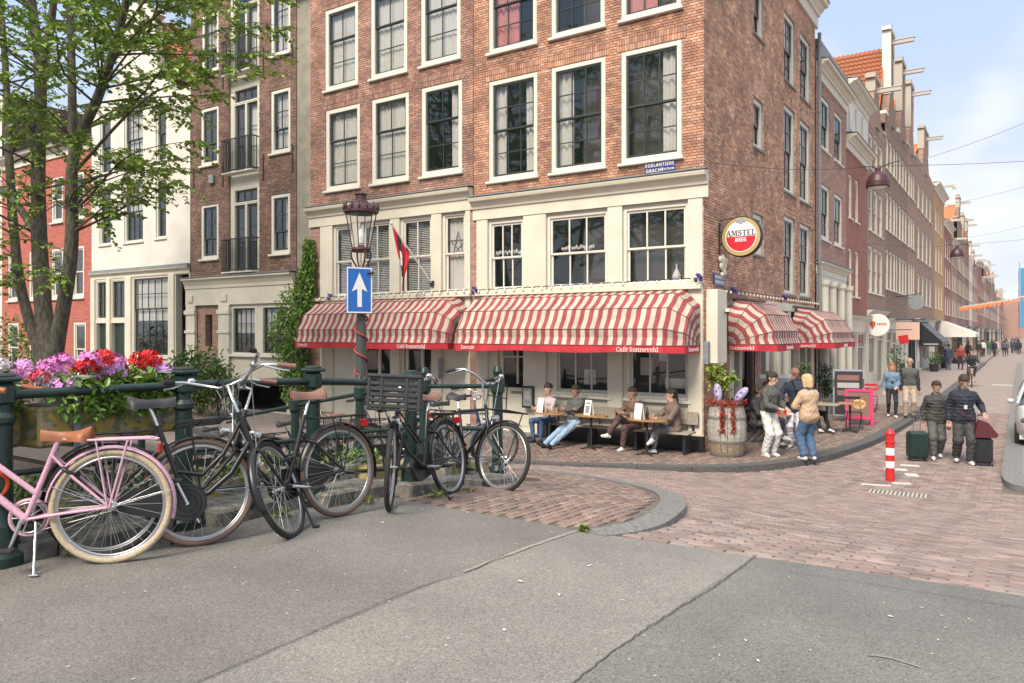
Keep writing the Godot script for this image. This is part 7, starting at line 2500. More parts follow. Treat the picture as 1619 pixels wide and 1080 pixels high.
	var hd := []
	var put := func(a: Vector3, e: Vector3, r0: float, r1: float, c: Color) -> void:
		hd.append([(headc + hb * a * 1.12) * s, (headc + hb * e * 1.12) * s, r0 * s * 1.12, r1 * s * 1.12, c])
	put.call(V(0, 0.035, -0.018), V(0, 0.03, 0.012), 0.079, 0.076, skin)
	put.call(V(0, -0.03, 0.02), V(0, -0.068, 0.045), 0.060, 0.036, skin)
	put.call(V(0, -0.06, 0.0), V(0, -0.13, -0.015), 0.05, 0.052, skin)
	var hs: String = o.get("style", "short")
	if hs != "bald":
		put.call(V(0, 0.058, -0.03), V(0, 0.07, 0.012), 0.088, 0.078, hair)
		put.call(V(0, 0.0, -0.055), V(0, 0.03, -0.05), 0.06, 0.07, hair)
		for sg in [-1, 1]: put.call(V(0.055 * sg, 0.02, -0.02), V(0.05 * sg, 0.06, 0.02), 0.035, 0.034, hair)
	else:
		put.call(V(0, 0.05, -0.03), V(0, 0.03, -0.05), 0.07, 0.06, hair.lerp(skin, 0.75))
	if hs == "long":
		for sg in [-1, 1]: put.call(V(0.06 * sg, 0.0, -0.03), V(0.065 * sg, -0.17, -0.03), 0.04, 0.032, hair)
		put.call(V(0, -0.02, -0.07), V(0, -0.19, -0.075), 0.065, 0.055, hair)
	if hs == "bun": put.call(V(0, 0.08, -0.10), V(0, 0.10, -0.11), 0.045, 0.04, hair)
	if hs == "tail": put.call(V(0, 0.03, -0.10), V(0, -0.12, -0.13), 0.035, 0.022, hair)
	if hs == "bob":
		for sg in [-1, 1]: put.call(V(0.065 * sg, 0.01, -0.015), V(0.062 * sg, -0.09, 0.0), 0.043, 0.035, hair)
		put.call(V(0, 0.0, -0.06), V(0, -0.09, -0.055), 0.07, 0.06, hair)
	if far:
		for b in hd: B.append(b)
		for f in fing: B.append([f[0] * s, (f[0] + f[1] * 0.12) * s, 0.028 * s, 0.02 * s, skin])
		blob(B, o.get("cell", 0.032), 0.03, mb)
	else:
		blob(B, o.get("cell", 0.019), 0.03, mb, 0.0075, o.get("puff", 0.0))
		put.call(V(0, 0.005, 0.082), V(0, -0.018, 0.098), 0.010, 0.013, skin)
		for sg in [-1, 1]:
			put.call(V(0.078 * sg, 0.0, -0.005), V(0.080 * sg, 0.022, -0.01), 0.014, 0.016, skin)
			put.call(V(0.018 * sg, 0.032, 0.081), V(0.042 * sg, 0.032, 0.072), 0.007, 0.006, hair.lerp(skin, 0.25))
		put.call(V(-0.018, -0.048, 0.081), V(0.018, -0.048, 0.081), 0.0065, 0.0065, skin * K3(0.75, 0.45, 0.45))
		blob(hd, 0.0085, 0.012, mb, 0.012, 0.0, hair)
		for f in fing:
			var fb := []
			var fd: Vector3 = f[1]
			var pn := fd.cross(V(0, 0, 1)).normalized()
			if absf(fd.z) > 0.85: pn = fd.cross(V(0, 1, 0)).normalized()
			var pa: Vector3 = fd.cross(pn).normalized() * float(f[2])
			var w: Vector3 = f[0]
			fb.append([w * s, (w + fd * 0.03) * s, 0.026 * s, 0.026 * s, skin])
			fb.append([(w + fd * 0.03 + pn * 0.018) * s, (w + fd * 0.075 + pn * 0.024) * s, 0.017 * s, 0.014 * s, skin])
			fb.append([(w + fd * 0.03 - pn * 0.018) * s, (w + fd * 0.075 - pn * 0.024) * s, 0.017 * s, 0.014 * s, skin])
			for q in 4:
				var u := (q - 1.5) / 1.5
				var l: float = [0.035, 0.042, 0.040, 0.030][q]
				var k0: Vector3 = w + fd * 0.078 + pn * 0.029 * u
				var k1: Vector3 = k0 + fd * l + pa * 0.012 + pn * 0.004 * u
				fb.append([k0 * s, k1 * s, 0.0095 * s, 0.0085 * s, skin])
				fb.append([k1 * s, (k1 + fd * l * 0.6 + pa * 0.022) * s, 0.0085 * s, 0.0075 * s, skin])
			var tb: Vector3 = w + fd * 0.025 - pn * 0.026
			fb.append([tb * s, (tb + fd * 0.03 - pn * 0.025 + pa * 0.012) * s, 0.012 * s, 0.010 * s, skin])
			fb.append([(tb + fd * 0.03 - pn * 0.025 + pa * 0.012) * s, (tb + fd * 0.06 - pn * 0.026 + pa * 0.02) * s, 0.010 * s, 0.008 * s, skin])
			blob(fb, 0.0065, 0.008, mb)
	obj("body", mb, mat("figure", Color(1, 1, 1), 0.75, {"vc": true}), t)
	if not far:
		var eb := MB.new()
		for sg in [-1, 1]:
			eb.col = K3(0.6, 0.58, 0.55)
			eb.ball((headc + hb * V(0.034 * sg, 0.016, 0.080)) * s, V(0.0125, 0.008, 0.008) * s, hb, 8, 6)
			eb.col = K3(0.02, 0.015, 0.012)
			eb.ball((headc + hb * V(0.034 * sg, 0.016, 0.0855)) * s, V(0.0055, 0.0055, 0.005) * s, hb, 7, 5)
		obj("eyes", eb, M.figure, t)
	return t
func build_people() -> void:
	var dark := K3(0.022, 0.022, 0.026)
	var white_ := K3(0.66, 0.65, 0.62)
	var denim := K3(0.05, 0.10, 0.20)
	var pale := K3(0.52, 0.33, 0.25)
	var sit := V(0, 0.53, 0)
	# on the bench under the long awning
	person("person in a pale shirt and dark jeans seated at the left end of the bench", V(-3.55, 0.12, 0.48), -0.25, {"hip": sit, "top": K3(0.45, 0.38, 0.40), "pants": denim, "shoe": dark, "skin": pale, "feet": [V(0.12, 0.085, 0.42), V(-0.14, 0.085, 0.40)], "knees": [V(0.3, 1, 1), V(-0.3, 1, 1)], "hands": [V(0.10, 0.80, 0.42), V(-0.12, 0.80, 0.40)], "elbows": [V(1, -1, -0.3), V(-1, -1, -0.3)], "hair": K3(0.035, 0.025, 0.02), "turn": 0.3})
	person("person in a grey jacket with folded arms, light blue jeans stretched out from the bench", V(-2.85, 0.12, 0.50), -0.18, {"hip": sit + V(0, 0, 0.06), "chest": V(0, 0.96, -0.02), "top": K3(0.085, 0.085, 0.085), "pants": K3(0.27, 0.38, 0.50), "shoe": dark, "wide": 0.012, "feet": [V(0.12, 0.085, 1.02), V(-0.10, 0.085, 0.98)], "knees": [V(0.1, 1, 0.3), V(-0.1, 1, 0.3)], "toes": [V(0.3, 0.8, 1), V(-0.3, 0.8, 1)], "hands": [V(-0.15, 0.80, 0.20), V(0.15, 0.83, 0.23)], "elbows": [V(1, -0.6, 0.2), V(-1, -0.6, 0.2)], "skin": K3(0.30, 0.17, 0.12), "bulk": 0.02})
	person("person in brown clothes and white trainers seated cross-legged behind a menu card", V(-1.40, 0.12, 0.46), -0.30, {"hip": sit, "top": K3(0.13, 0.075, 0.055), "inner": K3(0.12, 0.10, 0.09), "pants": K3(0.085, 0.045, 0.04), "wide": 0.012, "feet": [V(0.06, 0.085, 0.44), V(0.0 - 0.22, 0.36, 0.60)], "knees": [V(0.2, 1, 0.6), V(0.1, 1, 1)], "toes": [V(0, 0, 1), V(-0.8, 0.1, 1)], "hands": [V(0.08, 0.83, 0.42), V(-0.18, 0.84, 0.38)], "elbows": [V(1, -1, -0.3), V(-1, -1, -0.3)], "skin": K3(0.33, 0.19, 0.14), "bulk": 0.02})
	person("person in a brown blazer with tied back hair at the right end of the bench", V(-0.50, 0.12, 0.44), -0.75, {"hip": sit, "top": K3(0.15, 0.105, 0.085), "inner": white_, "pants": K3(0.14, 0.14, 0.15), "hem": 0.06, "feet": [V(0.02, 0.085, 0.46), V(0.14, 0.33, 0.56)], "knees": [V(0.2, 1, 0.6), V(0.1, 1, 1)], "toes": [V(0.1, 0, 1), V(0.5, -0.4, 1)], "hands": [V(0.12, 0.76, 0.42), V(-0.02, 0.76, 0.45)], "elbows": [V(1, -1, -0.3), V(-1, -1, -0.3)], "style": "tail", "skin": pale, "turn": -0.25, "bulk": 0.022})
	# round the corner
	person("person in a dark grey sweater and white cargo trousers standing beside the barrel", V(1.32, 0.12, -0.2), 1.15, {"H": 1.74, "top": K3(0.075, 0.075, 0.068), "pants": K3(0.58, 0.57, 0.54), "wide": 0.026, "hip": V(0, 0.93, 0), "chest": V(0, 1.36, 0.05), "hands": [V(0.14, 1.02, 0.34), V(-0.12, 1.03, 0.36)], "elbows": [V(0.6, -1, -0.4), V(-0.6, -1, -0.4)], "style": "bun", "turn": 0.2, "nod": 0.15, "bulk": 0.03, "skin": pale})
	person("person in a black coat seated against the side wall behind the barrel", V(0.62, 0.12, -1.85), 1.3, {"hip": V(0, 0.52, 0), "top": dark, "pants": K3(0.10, 0.10, 0.105), "hem": 0.08, "feet": [V(0.10, 0.085, 0.55), V(-0.05, 0.25, 0.72)], "knees": [V(0.2, 1, 1), V(-0.1, 1, 1)], "hands": [V(0.10, 0.72, 0.38), V(-0.10, 0.72, 0.38)], "elbows": [V(1, -1, -0.3), V(-1, -1, -0.3)], "bulk": 0.03, "skin": K3(0.2, 0.11, 0.08)})
	person("person with reddish hair half hidden behind the seated person in black", V(0.55, 0.12, -2.75), 1.2, {"H": 1.66, "hip": V(0, 0.62, 0), "top": K3(0.16, 0.05, 0.035), "pants": dark, "feet": [V(0.12, 0.085, 0.36), V(-0.12, 0.085, 0.36)], "style": "long", "hair": K3(0.25, 0.07, 0.03), "skin": pale, "cell": 0.024})
	person("person in a navy jacket and white trousers standing with a hand raised to the face", V(1.5, 0.12, -1.72), 0.1, {"H": 1.78, "top": K3(0.018, 0.025, 0.045), "pants": K3(0.56, 0.55, 0.62), "wide": 0.012, "hem": 0.08, "hands": [V(-0.02, 1.50, 0.16), V(-0.16, 1.08, 0.26)], "elbows": [V(0.8, -1, 0.2), V(-0.8, -1, 0)], "style": "bald", "skin": K3(0.22, 0.12, 0.085), "turn": 0.5, "nod": 0.15, "bulk": 0.03})
	person("person with blond hair, a beige jacket and wide blue jeans standing on the kerb", V(2.12, 0.12, -0.2), -2.2, {"H": 1.70, "top": K3(0.44, 0.31, 0.20), "pants": K3(0.06, 0.12, 0.21), "wide": 0.03, "hem": 0.05, "hands": [V(0.16, 1.10, 0.30), V(-0.12, 1.06, 0.34)], "elbows": [V(0.8, -1, -0.2), V(-0.8, -1, -0.2)], "style": "bob", "hair": K3(0.52, 0.36, 0.19), "nod": 0.25, "bulk": 0.032, "collar": K3(0.03, 0.04, 0.08), "skin": pale})
	person("person in black seated at the table farther along the side wall", V(1.0, 0.12, -5.2), 0.9, {"hip": V(0, 0.5, 0), "top": dark, "pants": dark, "feet": [V(0.14, 0.085, 0.62), V(-0.10, 0.085, 0.56)], "knees": [V(0.2, 1, 1), V(-0.1, 1, 1)], "hands": [V(0.10, 0.74, 0.38), V(-0.10, 0.74, 0.38)], "elbows": [V(1, -1, -0.3), V(-1, -1, -0.3)], "style": "bob", "bulk": 0.025, "cell": 0.022})
	# the two travellers
	person("person in a dark grey puffer jacket and grey trousers pulling a dark green suitcase", V(4.16, 0, -2.62), 0.30, {"H": 1.64, "top": K3(0.05, 0.048, 0.045), "pants": K3(0.09, 0.088, 0.085), "wide": 0.03, "bulk": 0.03, "puff": 0.010, "hem": 0.04, "feet": [V(0.09, 0.11, -0.16), V(-0.09, 0.085, 0.16)], "hands": [V(0.22, 0.82, 0.12), V(-0.26, 0.86, -0.04)], "style": "tail", "skin": K3(0.36, 0.21, 0.15), "hair": K3(0.04, 0.022, 0.015)})
	person("tall person in a navy puffer jacket and dark trousers pulling a black suitcase", V(4.68, 0, -2.25), 0.28, {"H": 1.80, "top": K3(0.016, 0.02, 0.034), "inner": K3(0.55, 0.55, 0.55), "pants": K3(0.045, 0.045, 0.045), "wide": 0.03, "bulk": 0.04, "puff": 0.011, "hem": 0.04, "feet": [V(0.10, 0.085, 0.10), V(-0.10, 0.11, -0.12)], "hands": [V(0.34, 1.02, 0.10), V(-0.26, 0.86, 0.0)], "nod": 0.35, "skin": K3(0.42, 0.26, 0.19), "hair": K3(0.05, 0.03, 0.02)})
	person("person in a denim jacket over black clothes walking with a partner", V(2.42, 0.12, -9.6), 0.25, {"H": 1.64, "cell": 0.024, "top": K3(0.14, 0.22, 0.32), "inner": dark, "pants": dark, "feet": [V(0.09, 0.085, 0.12), V(-0.09, 0.10, -0.10)], "style": "bob", "hair": K3(0.28, 0.13, 0.06), "skin": pale, "bulk": 0.02, "hands": [V(0.10, 1.0, 0.26), V(-0.24, 0.86, 0.05)]})
	person("person in a grey sweater with black sleeves and beige trousers walking with a partner", V(2.88, 0.12, -9.75), 0.2, {"H": 1.80, "cell": 0.024, "top": K3(0.085, 0.088, 0.09), "sleeve": dark, "pants": K3(0.40, 0.33, 0.26), "wide": 0.012, "shoe": dark, "feet": [V(0.10, 0.085, -0.04), V(-0.11, 0.085, 0.08)], "style": "bald", "skin": K3(0.40, 0.24, 0.17), "bulk": 0.02})
	# farther along
	var fp := [["person in a navy coat walking away along the shop fronts", V(1.55, 0.12, -43.5), PI, K3(0.03, 0.04, 0.08), K3(0.06, 0.08, 0.14)],
		["person in a red coat walking behind the cyclist", V(2.2, 0.12, -44.5), 0.2, K3(0.25, 0.04, 0.04), dark],
		["person in black with a white shirt front walking beyond the white awning", V(2.3, 0.12, -69.0), 0.1, dark, K3(0.10, 0.05, 0.04)],
		["person carrying something green on the left of the far street", V(2.7, 0.12, -83.0), 0.1, K3(0.03, 0.10, 0.05), K3(0.05, 0.06, 0.06)],
		["person in a pale coat on the far street", V(3.3, 0.0, -88.0), 0.1, K3(0.42, 0.38, 0.36), K3(0.2, 0.2, 0.2)],
		["person in dark clothes in the middle of the far street", V(4.0, 0.0, -104.0), 0.1, dark, K3(0.10, 0.12, 0.10)],
		["person in black at the right edge of the far street", V(5.45, 0.0, -93.0), PI, dark, dark],
		["person in dark blue at the right of the far street behind the black one", V(5.1, 0.0, -99.0), 0.0, K3(0.03, 0.04, 0.07), dark],
		["person in brown walking beside the pale plants of the far pavement", V(1.9, 0.12, -60.0), 0.2, K3(0.14, 0.09, 0.06), dark],
		["person in white with dark trousers on the far pavement", V(2.4, 0.12, -76.0), PI, K3(0.5, 0.5, 0.48), dark],
		["person in blue between the pale coat and the dark one", V(3.0, 0.0, -95.0), 0.0, K3(0.06, 0.10, 0.2), K3(0.1, 0.1, 0.1)],
		["person in a tan coat near the end of the street", V(2.9, 0.0, -110.0), 0.0, K3(0.3, 0.22, 0.14), dark],
		["person in black near the end of the street, on its right", V(4.9, 0.0, -122.0), 0.0, dark, dark],
		["person in maroon in the far street beside the one in green", V(2.2, 0.12, -80.0), 0.0, K3(0.16, 0.03, 0.04), dark],
		["smallest person in grey near the end of the street", V(3.4, 0.0, -118.0), 0.0, K3(0.12, 0.12, 0.13), dark]]
	for q in fp:
		person(q[0], q[1], q[2], {"far": true, "top": q[3], "pants": q[4], "feet": [V(0.09, 0.085, 0.13), V(-0.09, 0.10, -0.12)], "bulk": 0.03, "shoe": dark, "style": "short"}, "people far down the street")
	var fr := RandomNumberGenerator.new()
	fr.seed = 15
	for i in 12:
		var z := -78.0 - i * 5.5
		person("small dark clothed figure in the crowd where the street fades out", V(fr.randf_range(1.9, 5.2), 0.1 if i % 3 == 0 else 0.0, z), fr.randf_range(-0.5, 0.5) + (PI if i % 2 else 0.0), {"far": true, "cell": 0.04, "top": [dark, K3(0.06, 0.07, 0.1), K3(0.12, 0.1, 0.09)][i % 3], "pants": dark, "feet": [V(0.09, 0.085, 0.13), V(-0.09, 0.10, -0.12)], "bulk": 0.04, "shoe": dark}, "crowd at the end of the street")
	person("person in black riding the bicycle down the middle of the street", V(3.62, 0.16, -28.0), 0.05, {"far": true, "cell": 0.026, "H": 1.78, "hip": V(0, 0.86, -0.1), "chest": V(0, 1.28, 0.05), "top": dark, "pants": K3(0.05, 0.04, 0.04), "feet": [V(0.12, 0.42, 0.12), V(-0.12, 0.14, 0.06)], "knees": [V(0.2, 0.5, 1), V(-0.2, 0.5, 1)], "hands": [V(0.26, 0.98, 0.42), V(-0.26, 0.98, 0.42)], "shoe": dark, "bulk": 0.03})
	var fl := func(_x: float, _z: float) -> float: return 0.0
	bicycle("bicycle with pale yellow frame ridden down the middle of the street", Vector2(3.60, -28.65), Vector2(3.66, -27.5), {"h": fl, "frame": mat("bike_yellow", Color(0.55, 0.36, 0.10), 0.4), "chaincase": false, "stand": false}, "bicycles parked along the street")

# ---------------------------------------------------------------- cafe furniture and small things
func cafe_table(label: String, at: Vector3, w: float, d: float, m: Material, round_ := true, hgt := 0.75) -> Node3D:
	var t := thing("cafe_table", label, "table", at, 0.0, "cafe tables")
	var b := MB.new()
	if round_:
		var p := PackedVector2Array()
		for i in 32: p.append(Vector2(cos(TAU * i / 32) * w / 2, sin(TAU * i / 32) * d / 2))
		b.prism(p, 0, 0.03, Transform3D(Basis(V(1, 0, 0), V(0, 0, 1), V(0, 1, 0)), V(0, hgt - 0.03, 0)))
	else: b.bev(V(0, hgt - 0.015, 0), V(w, 0.03, d), 0.008)
	obj("top", b, m, t)
	b = MB.new()
	b.rod(V(0, 0.03, 0), V(0, hgt - 0.03, 0), 0.025, 10)
	obj("leg", b, M.black_iron, t)
	b = MB.new()
	for k in 4: b.tube([V(0, 0.05, 0), V(cos(k * PI / 2 + 0.7) * 0.26, 0.015, sin(k * PI / 2 + 0.7) * 0.26)], 0.016, 6)
	obj("base", b, M.black_iron, t)
	return t
func folding_chair(called: String, label: String, at: Vector3, turn: float, m: Material, group: String) -> void:
	var t := thing(called, label, "chair", at, turn, group)
	for i in 4:
		var b := MB.new()
		b.bev(V(0, 0.45, -0.15 + i * 0.10), V(0.38, 0.018, 0.075), 0.004)
		obj("seat_slat", b, m, t)
	for y in [0.66, 0.80]:
		var b := MB.new()
		b.bev(V(0, y, -0.23 - (y - 0.5) * 0.2), V(0.38, 0.075, 0.015), 0.004)
		obj("back_slat", b, m, t)
	for x in [-0.19, 0.19]:
		var b := MB.new()
		b.tube([V(x, 0, 0.22), V(x, 0.45, -0.17), V(x, 0.86, -0.31)], 0.011, 6)
		obj("leg", b, m, t)
		b = MB.new()
		b.tube([V(x * 0.92, 0, -0.24), V(x * 0.92, 0.44, 0.2)], 0.011, 6)
		obj("leg", b, m, t)
func build_furniture() -> void:
	mat("bench_wood", Color(0.42, 0.37, 0.29), 0.7, {"tex": ntex(0.03, 0.7, 1.0, 81), "scale": 1.0})
	mat("table_wood", Color(0.44, 0.24, 0.10), 0.45, {"tex": ntex(0.03, 0.75, 1.0, 82), "scale": 1.0})
	var bn := thing("cafe_bench", "long pale wooden bench with a backrest under the front windows", "bench", V(-1.85, 0.12, 0.0))
	for k in 2:
		var x0 := -1.78 + k * 1.79
		for z in [0.22, 0.39, 0.56]: bar("seat_plank", bn, Transform3D(), x0, 0.43, x0 + 1.77, 0.465, z, z + 0.155, M.bench_wood, 0.006)
		bar("backrest", bn, Transform3D(), x0, 0.58, x0 + 1.77, 0.86, 0.09, 0.125, M.bench_wood, 0.008)
	for x in [-1.7, -0.6, 0.55, 1.65]:
		bar("leg", bn, Transform3D(), x - 0.03, 0.0, x + 0.03, 0.43, 0.24, 0.62, M.black, 0.006)
		bar("leg", bn, Transform3D(), x - 0.025, 0.43, x + 0.025, 0.86, 0.07, 0.09, M.black, 0.004)
	cafe_table("oval wooden table with glasses in front of the person in the pale shirt", V(-3.25, 0.12, 1.0), 0.80, 0.50, M.table_wood)
	cafe_table("oval wooden table with a menu card standing in the empty middle of the bench", V(-2.22, 0.12, 0.92), 0.80, 0.50, M.table_wood)
	cafe_table("oval wooden table with a menu card between the two people in brown", V(-0.86, 0.12, 1.0), 0.88, 0.52, M.table_wood)
	for q in [[V(-3.45, 0.87, 1.02), "white menu card on the table by the pale shirt"], [V(-2.28, 0.87, 0.92), "white menu card with a drawn crest on the middle bench table"], [V(-1.03, 0.87, 1.02), "white menu card on the table between the people in brown"]]:
		var c := thing("menu_card", q[1], "menu card", q[0], -0.35, "menu cards on the bench tables")
		for s in [-1, 1]:
			var b := MB.new()
			b.box(V(0, 0.16, s * 0.03), V(0.21, 0.33, 0.006), Basis(V(1, 0, 0), -s * 0.18))
			obj("panel", b, M.sign_white, c)
		if q[1].contains("crest"):
			bar("print", c, Transform3D(Basis(V(1, 0, 0), -0.18), V(0, 0.16, 0.035)), -0.06, -0.12, 0.06, 0.04, 0, 0.003, M.lead, 0.001)
			bar("print", c, Transform3D(Basis(V(1, 0, 0), -0.18), V(0, 0.16, 0.035)), -0.08, 0.08, 0.08, 0.11, 0, 0.003, M.lead, 0.001)
	var gb := MB.new()
	gb.lathe([Vector2(0.0, 0.0), Vector2(0.028, 0.0), Vector2(0.033, 0.13), Vector2(0.030, 0.13), Vector2(0.026, 0.012), Vector2(0, 0.012)], 12)
	var beer := MB.new()
	beer.lathe([Vector2(0.0, 0.012), Vector2(0.025, 0.012), Vector2(0.028, 0.09), Vector2(0, 0.09)], 12)
	var gm := gb.done(M.clear_glass)
	var bm := beer.done(mat("beer", Color(0.55, 0.26, 0.04), 0.2))
	var gi := 0
	for q in [[V(-3.28, 0.87, 1.1), "glass of beer nearest the first menu card"], [V(-3.15, 0.87, 0.98), "glass of beer in the middle of the first bench table"], [V(-3.03, 0.87, 1.06), "glass of beer at the right of the first bench table"], [V(-1.16, 0.87, 1.12), "glass of beer left of the third menu card"], [V(-0.72, 0.87, 1.02), "glass of beer beside the dark bottle"]]:
		var g := thing("drinking_glass", q[1], "glass", q[0], 0.0, "glasses on the bench tables")
		part("tumbler", gm, g)
		part("drink", bm, g)
	var bt := MB.new()
	bt.lathe([Vector2(0, 0), Vector2(0.034, 0), Vector2(0.034, 0.14), Vector2(0.014, 0.2), Vector2(0.014, 0.26), Vector2(0, 0.26)], 12)
	tag(obj("wine_bottle", bt, mat("bottle_dark", Color(0.02, 0.025, 0.02), 0.15), null, Transform3D(Basis(), V(-0.82, 0.87, 1.08))), "dark bottle on the table between the people in brown", "bottle")
	var nb := thing("notice_case", "dark framed notice case on the shopfront left of the bench", "notice board", V(-4.42, 1.1, 0.04))
	bar("frame", nb, Transform3D(), -0.17, -0.27, 0.17, 0.27, 0, 0.06, M.black, 0.01)
	bar("print", nb, Transform3D(), -0.13, -0.22, 0.13, 0.22, 0.06, 0.065, M.lead, 0.002)
	bar("print", nb, Transform3D(), -0.09, -0.05, 0.08, 0.16, 0.065, 0.069, mat("print_grey", Color(0.35, 0.34, 0.33), 0.6), 0.001)
	# barrel with its plant, garlands and pinwheels
	var bp := V(0.55, 0.12, 0.12)
	var br := thing("wine_barrel", "weathered grey wooden barrel planter standing at the corner", "barrel", bp)
	mat("stave", Color(0.55, 0.51, 0.45), 0.85, {"tex": ntex(0.02, 0.62, 1.0, 84, 6), "scale": 0.9})
	mat("stave_rust", Color(0.45, 0.34, 0.23), 0.9, {"tex": ntex(0.03, 0.5, 1.0, 85, 5), "scale": 1.2})
	var rad := func(y: float) -> float: return 0.40 - 0.075 * pow((y - 0.56) / 0.56, 2.0)
	for i in 18:
		for half in 2:
			var ys := [0.0, 0.12, 0.28] if half == 0 else [0.284, 0.45, 0.62, 0.80, 0.98, 1.12]
			var b := MB.new()
			for k in ys.size() - 1:
				var q := []
				for e in [[0, ys[k]], [1, ys[k]], [1, ys[k + 1]], [0, ys[k + 1]]]:
					var a: float = TAU * (i + e[0]) / 18.0 + (0.012 if e[0] == 0 else -0.012)
					var rr: float = rad.call(e[1])
					q.append(V(sin(a) * rr, e[1], cos(a) * rr))
				b.quad(q[0], q[1], q[2], q[3])
				var inn := []
				for p: Vector3 in q: inn.append(V(p.x * 0.93, p.y, p.z * 0.93))
				b.quad(q[1], inn[1], inn[2], q[2])
				b.quad(inn[0], q[0], q[3], inn[3])
				b.quad(inn[1], inn[0], inn[3], inn[2])
				if k == ys.size() - 2: b.quad(q[3], q[2], inn[2], inn[3])
			obj("stave", b, M.stave_rust if half == 0 else M.stave, br)
	for y in [0.05, 0.31, 0.80, 1.06]:
		var b := MB.new()
		var r0: float = rad.call(y - 0.025) + 0.004
		var r1: float = rad.call(y + 0.025) + 0.004
		b.lathe([Vector2(r0 - 0.004, y - 0.027), Vector2(r0, y - 0.025), Vector2(r1, y + 0.025), Vector2(r1 - 0.004, y + 0.027)], 36)
		obj("hoop", b, mat("hoop", Color(0.25, 0.24, 0.22), 0.6, {"tex": ntex(0.03, 0.6, 1.0, 86), "scale": 1.5}), br)
	var soil := MB.new()
	soil.lathe([Vector2(0.31, 1.04), Vector2(0.0, 1.06)], 24)
	obj("soil", soil, M.asphalt_crack, br)
	var lm := leaf_mat("shrub_leaf")
	var pl := thing("barrel_plant", "yellow green leafy plant growing in the barrel", "plant", bp + V(-0.05, 1.05, 0))
	var sb := MB.new()
	var r := RandomNumberGenerator.new()
	r.seed = 44
	var cen := []
	for i in 9:
		var e := V(r.randf_range(-0.36, 0.30), r.randf_range(0.35, 0.75), r.randf_range(-0.25, 0.25))
		sb.tube([Vector3.ZERO, e * 0.5 + V(0, 0.08, 0), e], [0.008, 0.006, 0.003], 5)
		cen.append([e, V(0.14, 0.12, 0.14)])
	cen.append([V(-0.05, 0.42, 0), V(0.32, 0.22, 0.26)])
	obj("stems", sb, M.stalk, pl)
	clump("foliage", pl, cen, 620, 0.095, Color(0.20, 0.27, 0.04), 45, lm, 0.0)
	var ga := thing("red_garland", "red leafy garlands draped round the rim and down the front of the barrel", "garland", bp)
	var fcen := []
	for i in 26:
		var a := TAU * i / 26.0
		fcen.append([V(sin(a) * 0.36, 1.12, cos(a) * 0.36), V(0.05, 0.06, 0.05)])
	for q in [[0.10, 0.55, 0.07], [0.62, 0.62, 0.05]]:
		for k in 9: fcen.append([V(sin(q[0]) * 0.42, 1.1 - k * 0.07, cos(q[0]) * 0.42), V(q[2], 0.05, 0.03)])
	clump("leaves", ga, fcen, 1500, 0.045, Color(0.34, 0.055, 0.03), 46, lm, 0.0)
	for q in [[V(-0.08, 1.18, 0.28), 0.1, "lilac patterned wooden clog shape stuck in the barrel, upright"], [V(0.27, 1.2, 0.22), -0.75, "lilac patterned wooden clog shape leaning out over the barrel rim at the right"]]:
		var ds := thing("ornament_stick", q[2], "ornament", bp + q[0])
		var b := MB.new()
		var bs := Basis(V(0, 0, 1), q[1])
		b.ball(bs * V(0, 0.15, 0), V(0.085, 0.19, 0.05), bs, 12, 8)
		obj("paddle", b, mat("lilac", Color(0.36, 0.30, 0.50), 0.6), ds)
		for k in 4:
			b = MB.new()
			b.ball(bs * V(0.02 * (1 if k % 2 else -1), 0.06 + k * 0.06, 0.045), V(0.022, 0.018, 0.012), bs, 7, 5)
			obj("painted_dot", b, M.sign_white if k % 2 else M.violet_ribbon, ds)
	# standing table by the side door with red drinks, and other tables along the wall
	var tb := cafe_table("small round table with red drinks among the standing people", V(1.15, 0.12, -1.55), 0.6, 0.6, M.table_wood)
	for k in 3:
		var b := MB.new()
		b.lathe([Vector2(0, 0), Vector2(0.035, 0), Vector2(0.04, 0.12), Vector2(0, 0.12)], 10)
		tag(obj("red_cup", b, M.sign_red, null, Transform3D(Basis(), V(1.05 + k * 0.12, 0.87, -1.45 - k * 0.1))), "red cup on the small round table, %s" % ["nearest the grey sweater", "between the two others", "nearest the navy jacket"][k], "cup", "red cups on the round table")
	folding_chair("folding_chair", "dark chair under the person in the black coat behind the barrel", V(0.62, 0.12, -1.85), 1.3, M.black, "folding chairs along the side wall")
	folding_chair("folding_chair", "dark chair under the person with reddish hair", V(0.55, 0.22, -2.75), 1.2, M.black, "folding chairs along the side wall")
	folding_chair("folding_chair", "dark chair under the person in black by the side table", V(1.0, 0.10, -5.2), 0.9, M.black, "folding chairs along the side wall")
	cafe_table("dark square folding table before the person in black by the side wall", V(1.55, 0.12, -4.75), 0.6, 0.6, M.bench_wood, false)
	cafe_table("dark square folding table standing empty at the edge of the side terrace", V(2.0, 0.12, -5.3), 0.6, 0.6, M.table_wood, false)
	folding_chair("folding_chair", "dark folding chair beside the empty terrace table", V(1.95, 0.12, -6.1), 0.3, M.black, "folding chairs along the side wall")
	mat("red_paint", Color(0.50, 0.02, 0.02), 0.4)
	cafe_table("red folding table beyond the framed boards", V(1.55, 0.12, -11.2), 0.6, 0.6, M.red_paint, false)
	folding_chair("red_chair", "red folding chair on the near side of the red table", V(1.6, 0.12, -10.4), 2.9, M.red_paint, "red folding chairs")
	folding_chair("red_chair", "red folding chair on the far side of the red table", V(1.5, 0.12, -11.9), 0.2, M.red_paint, "red folding chairs")
	# boards
	var wb := thing("white_board", "white sketch board leaning at the side wall behind the standing people", "board", V(0.75, 0.12, -3.3), 0.55)
	bar("panel", wb, Transform3D(Basis(V(1, 0, 0), -0.1), Vector3.ZERO), -0.45, 0.35, 0.45, 1.5, 0, 0.03, M.print_grey, 0.01)
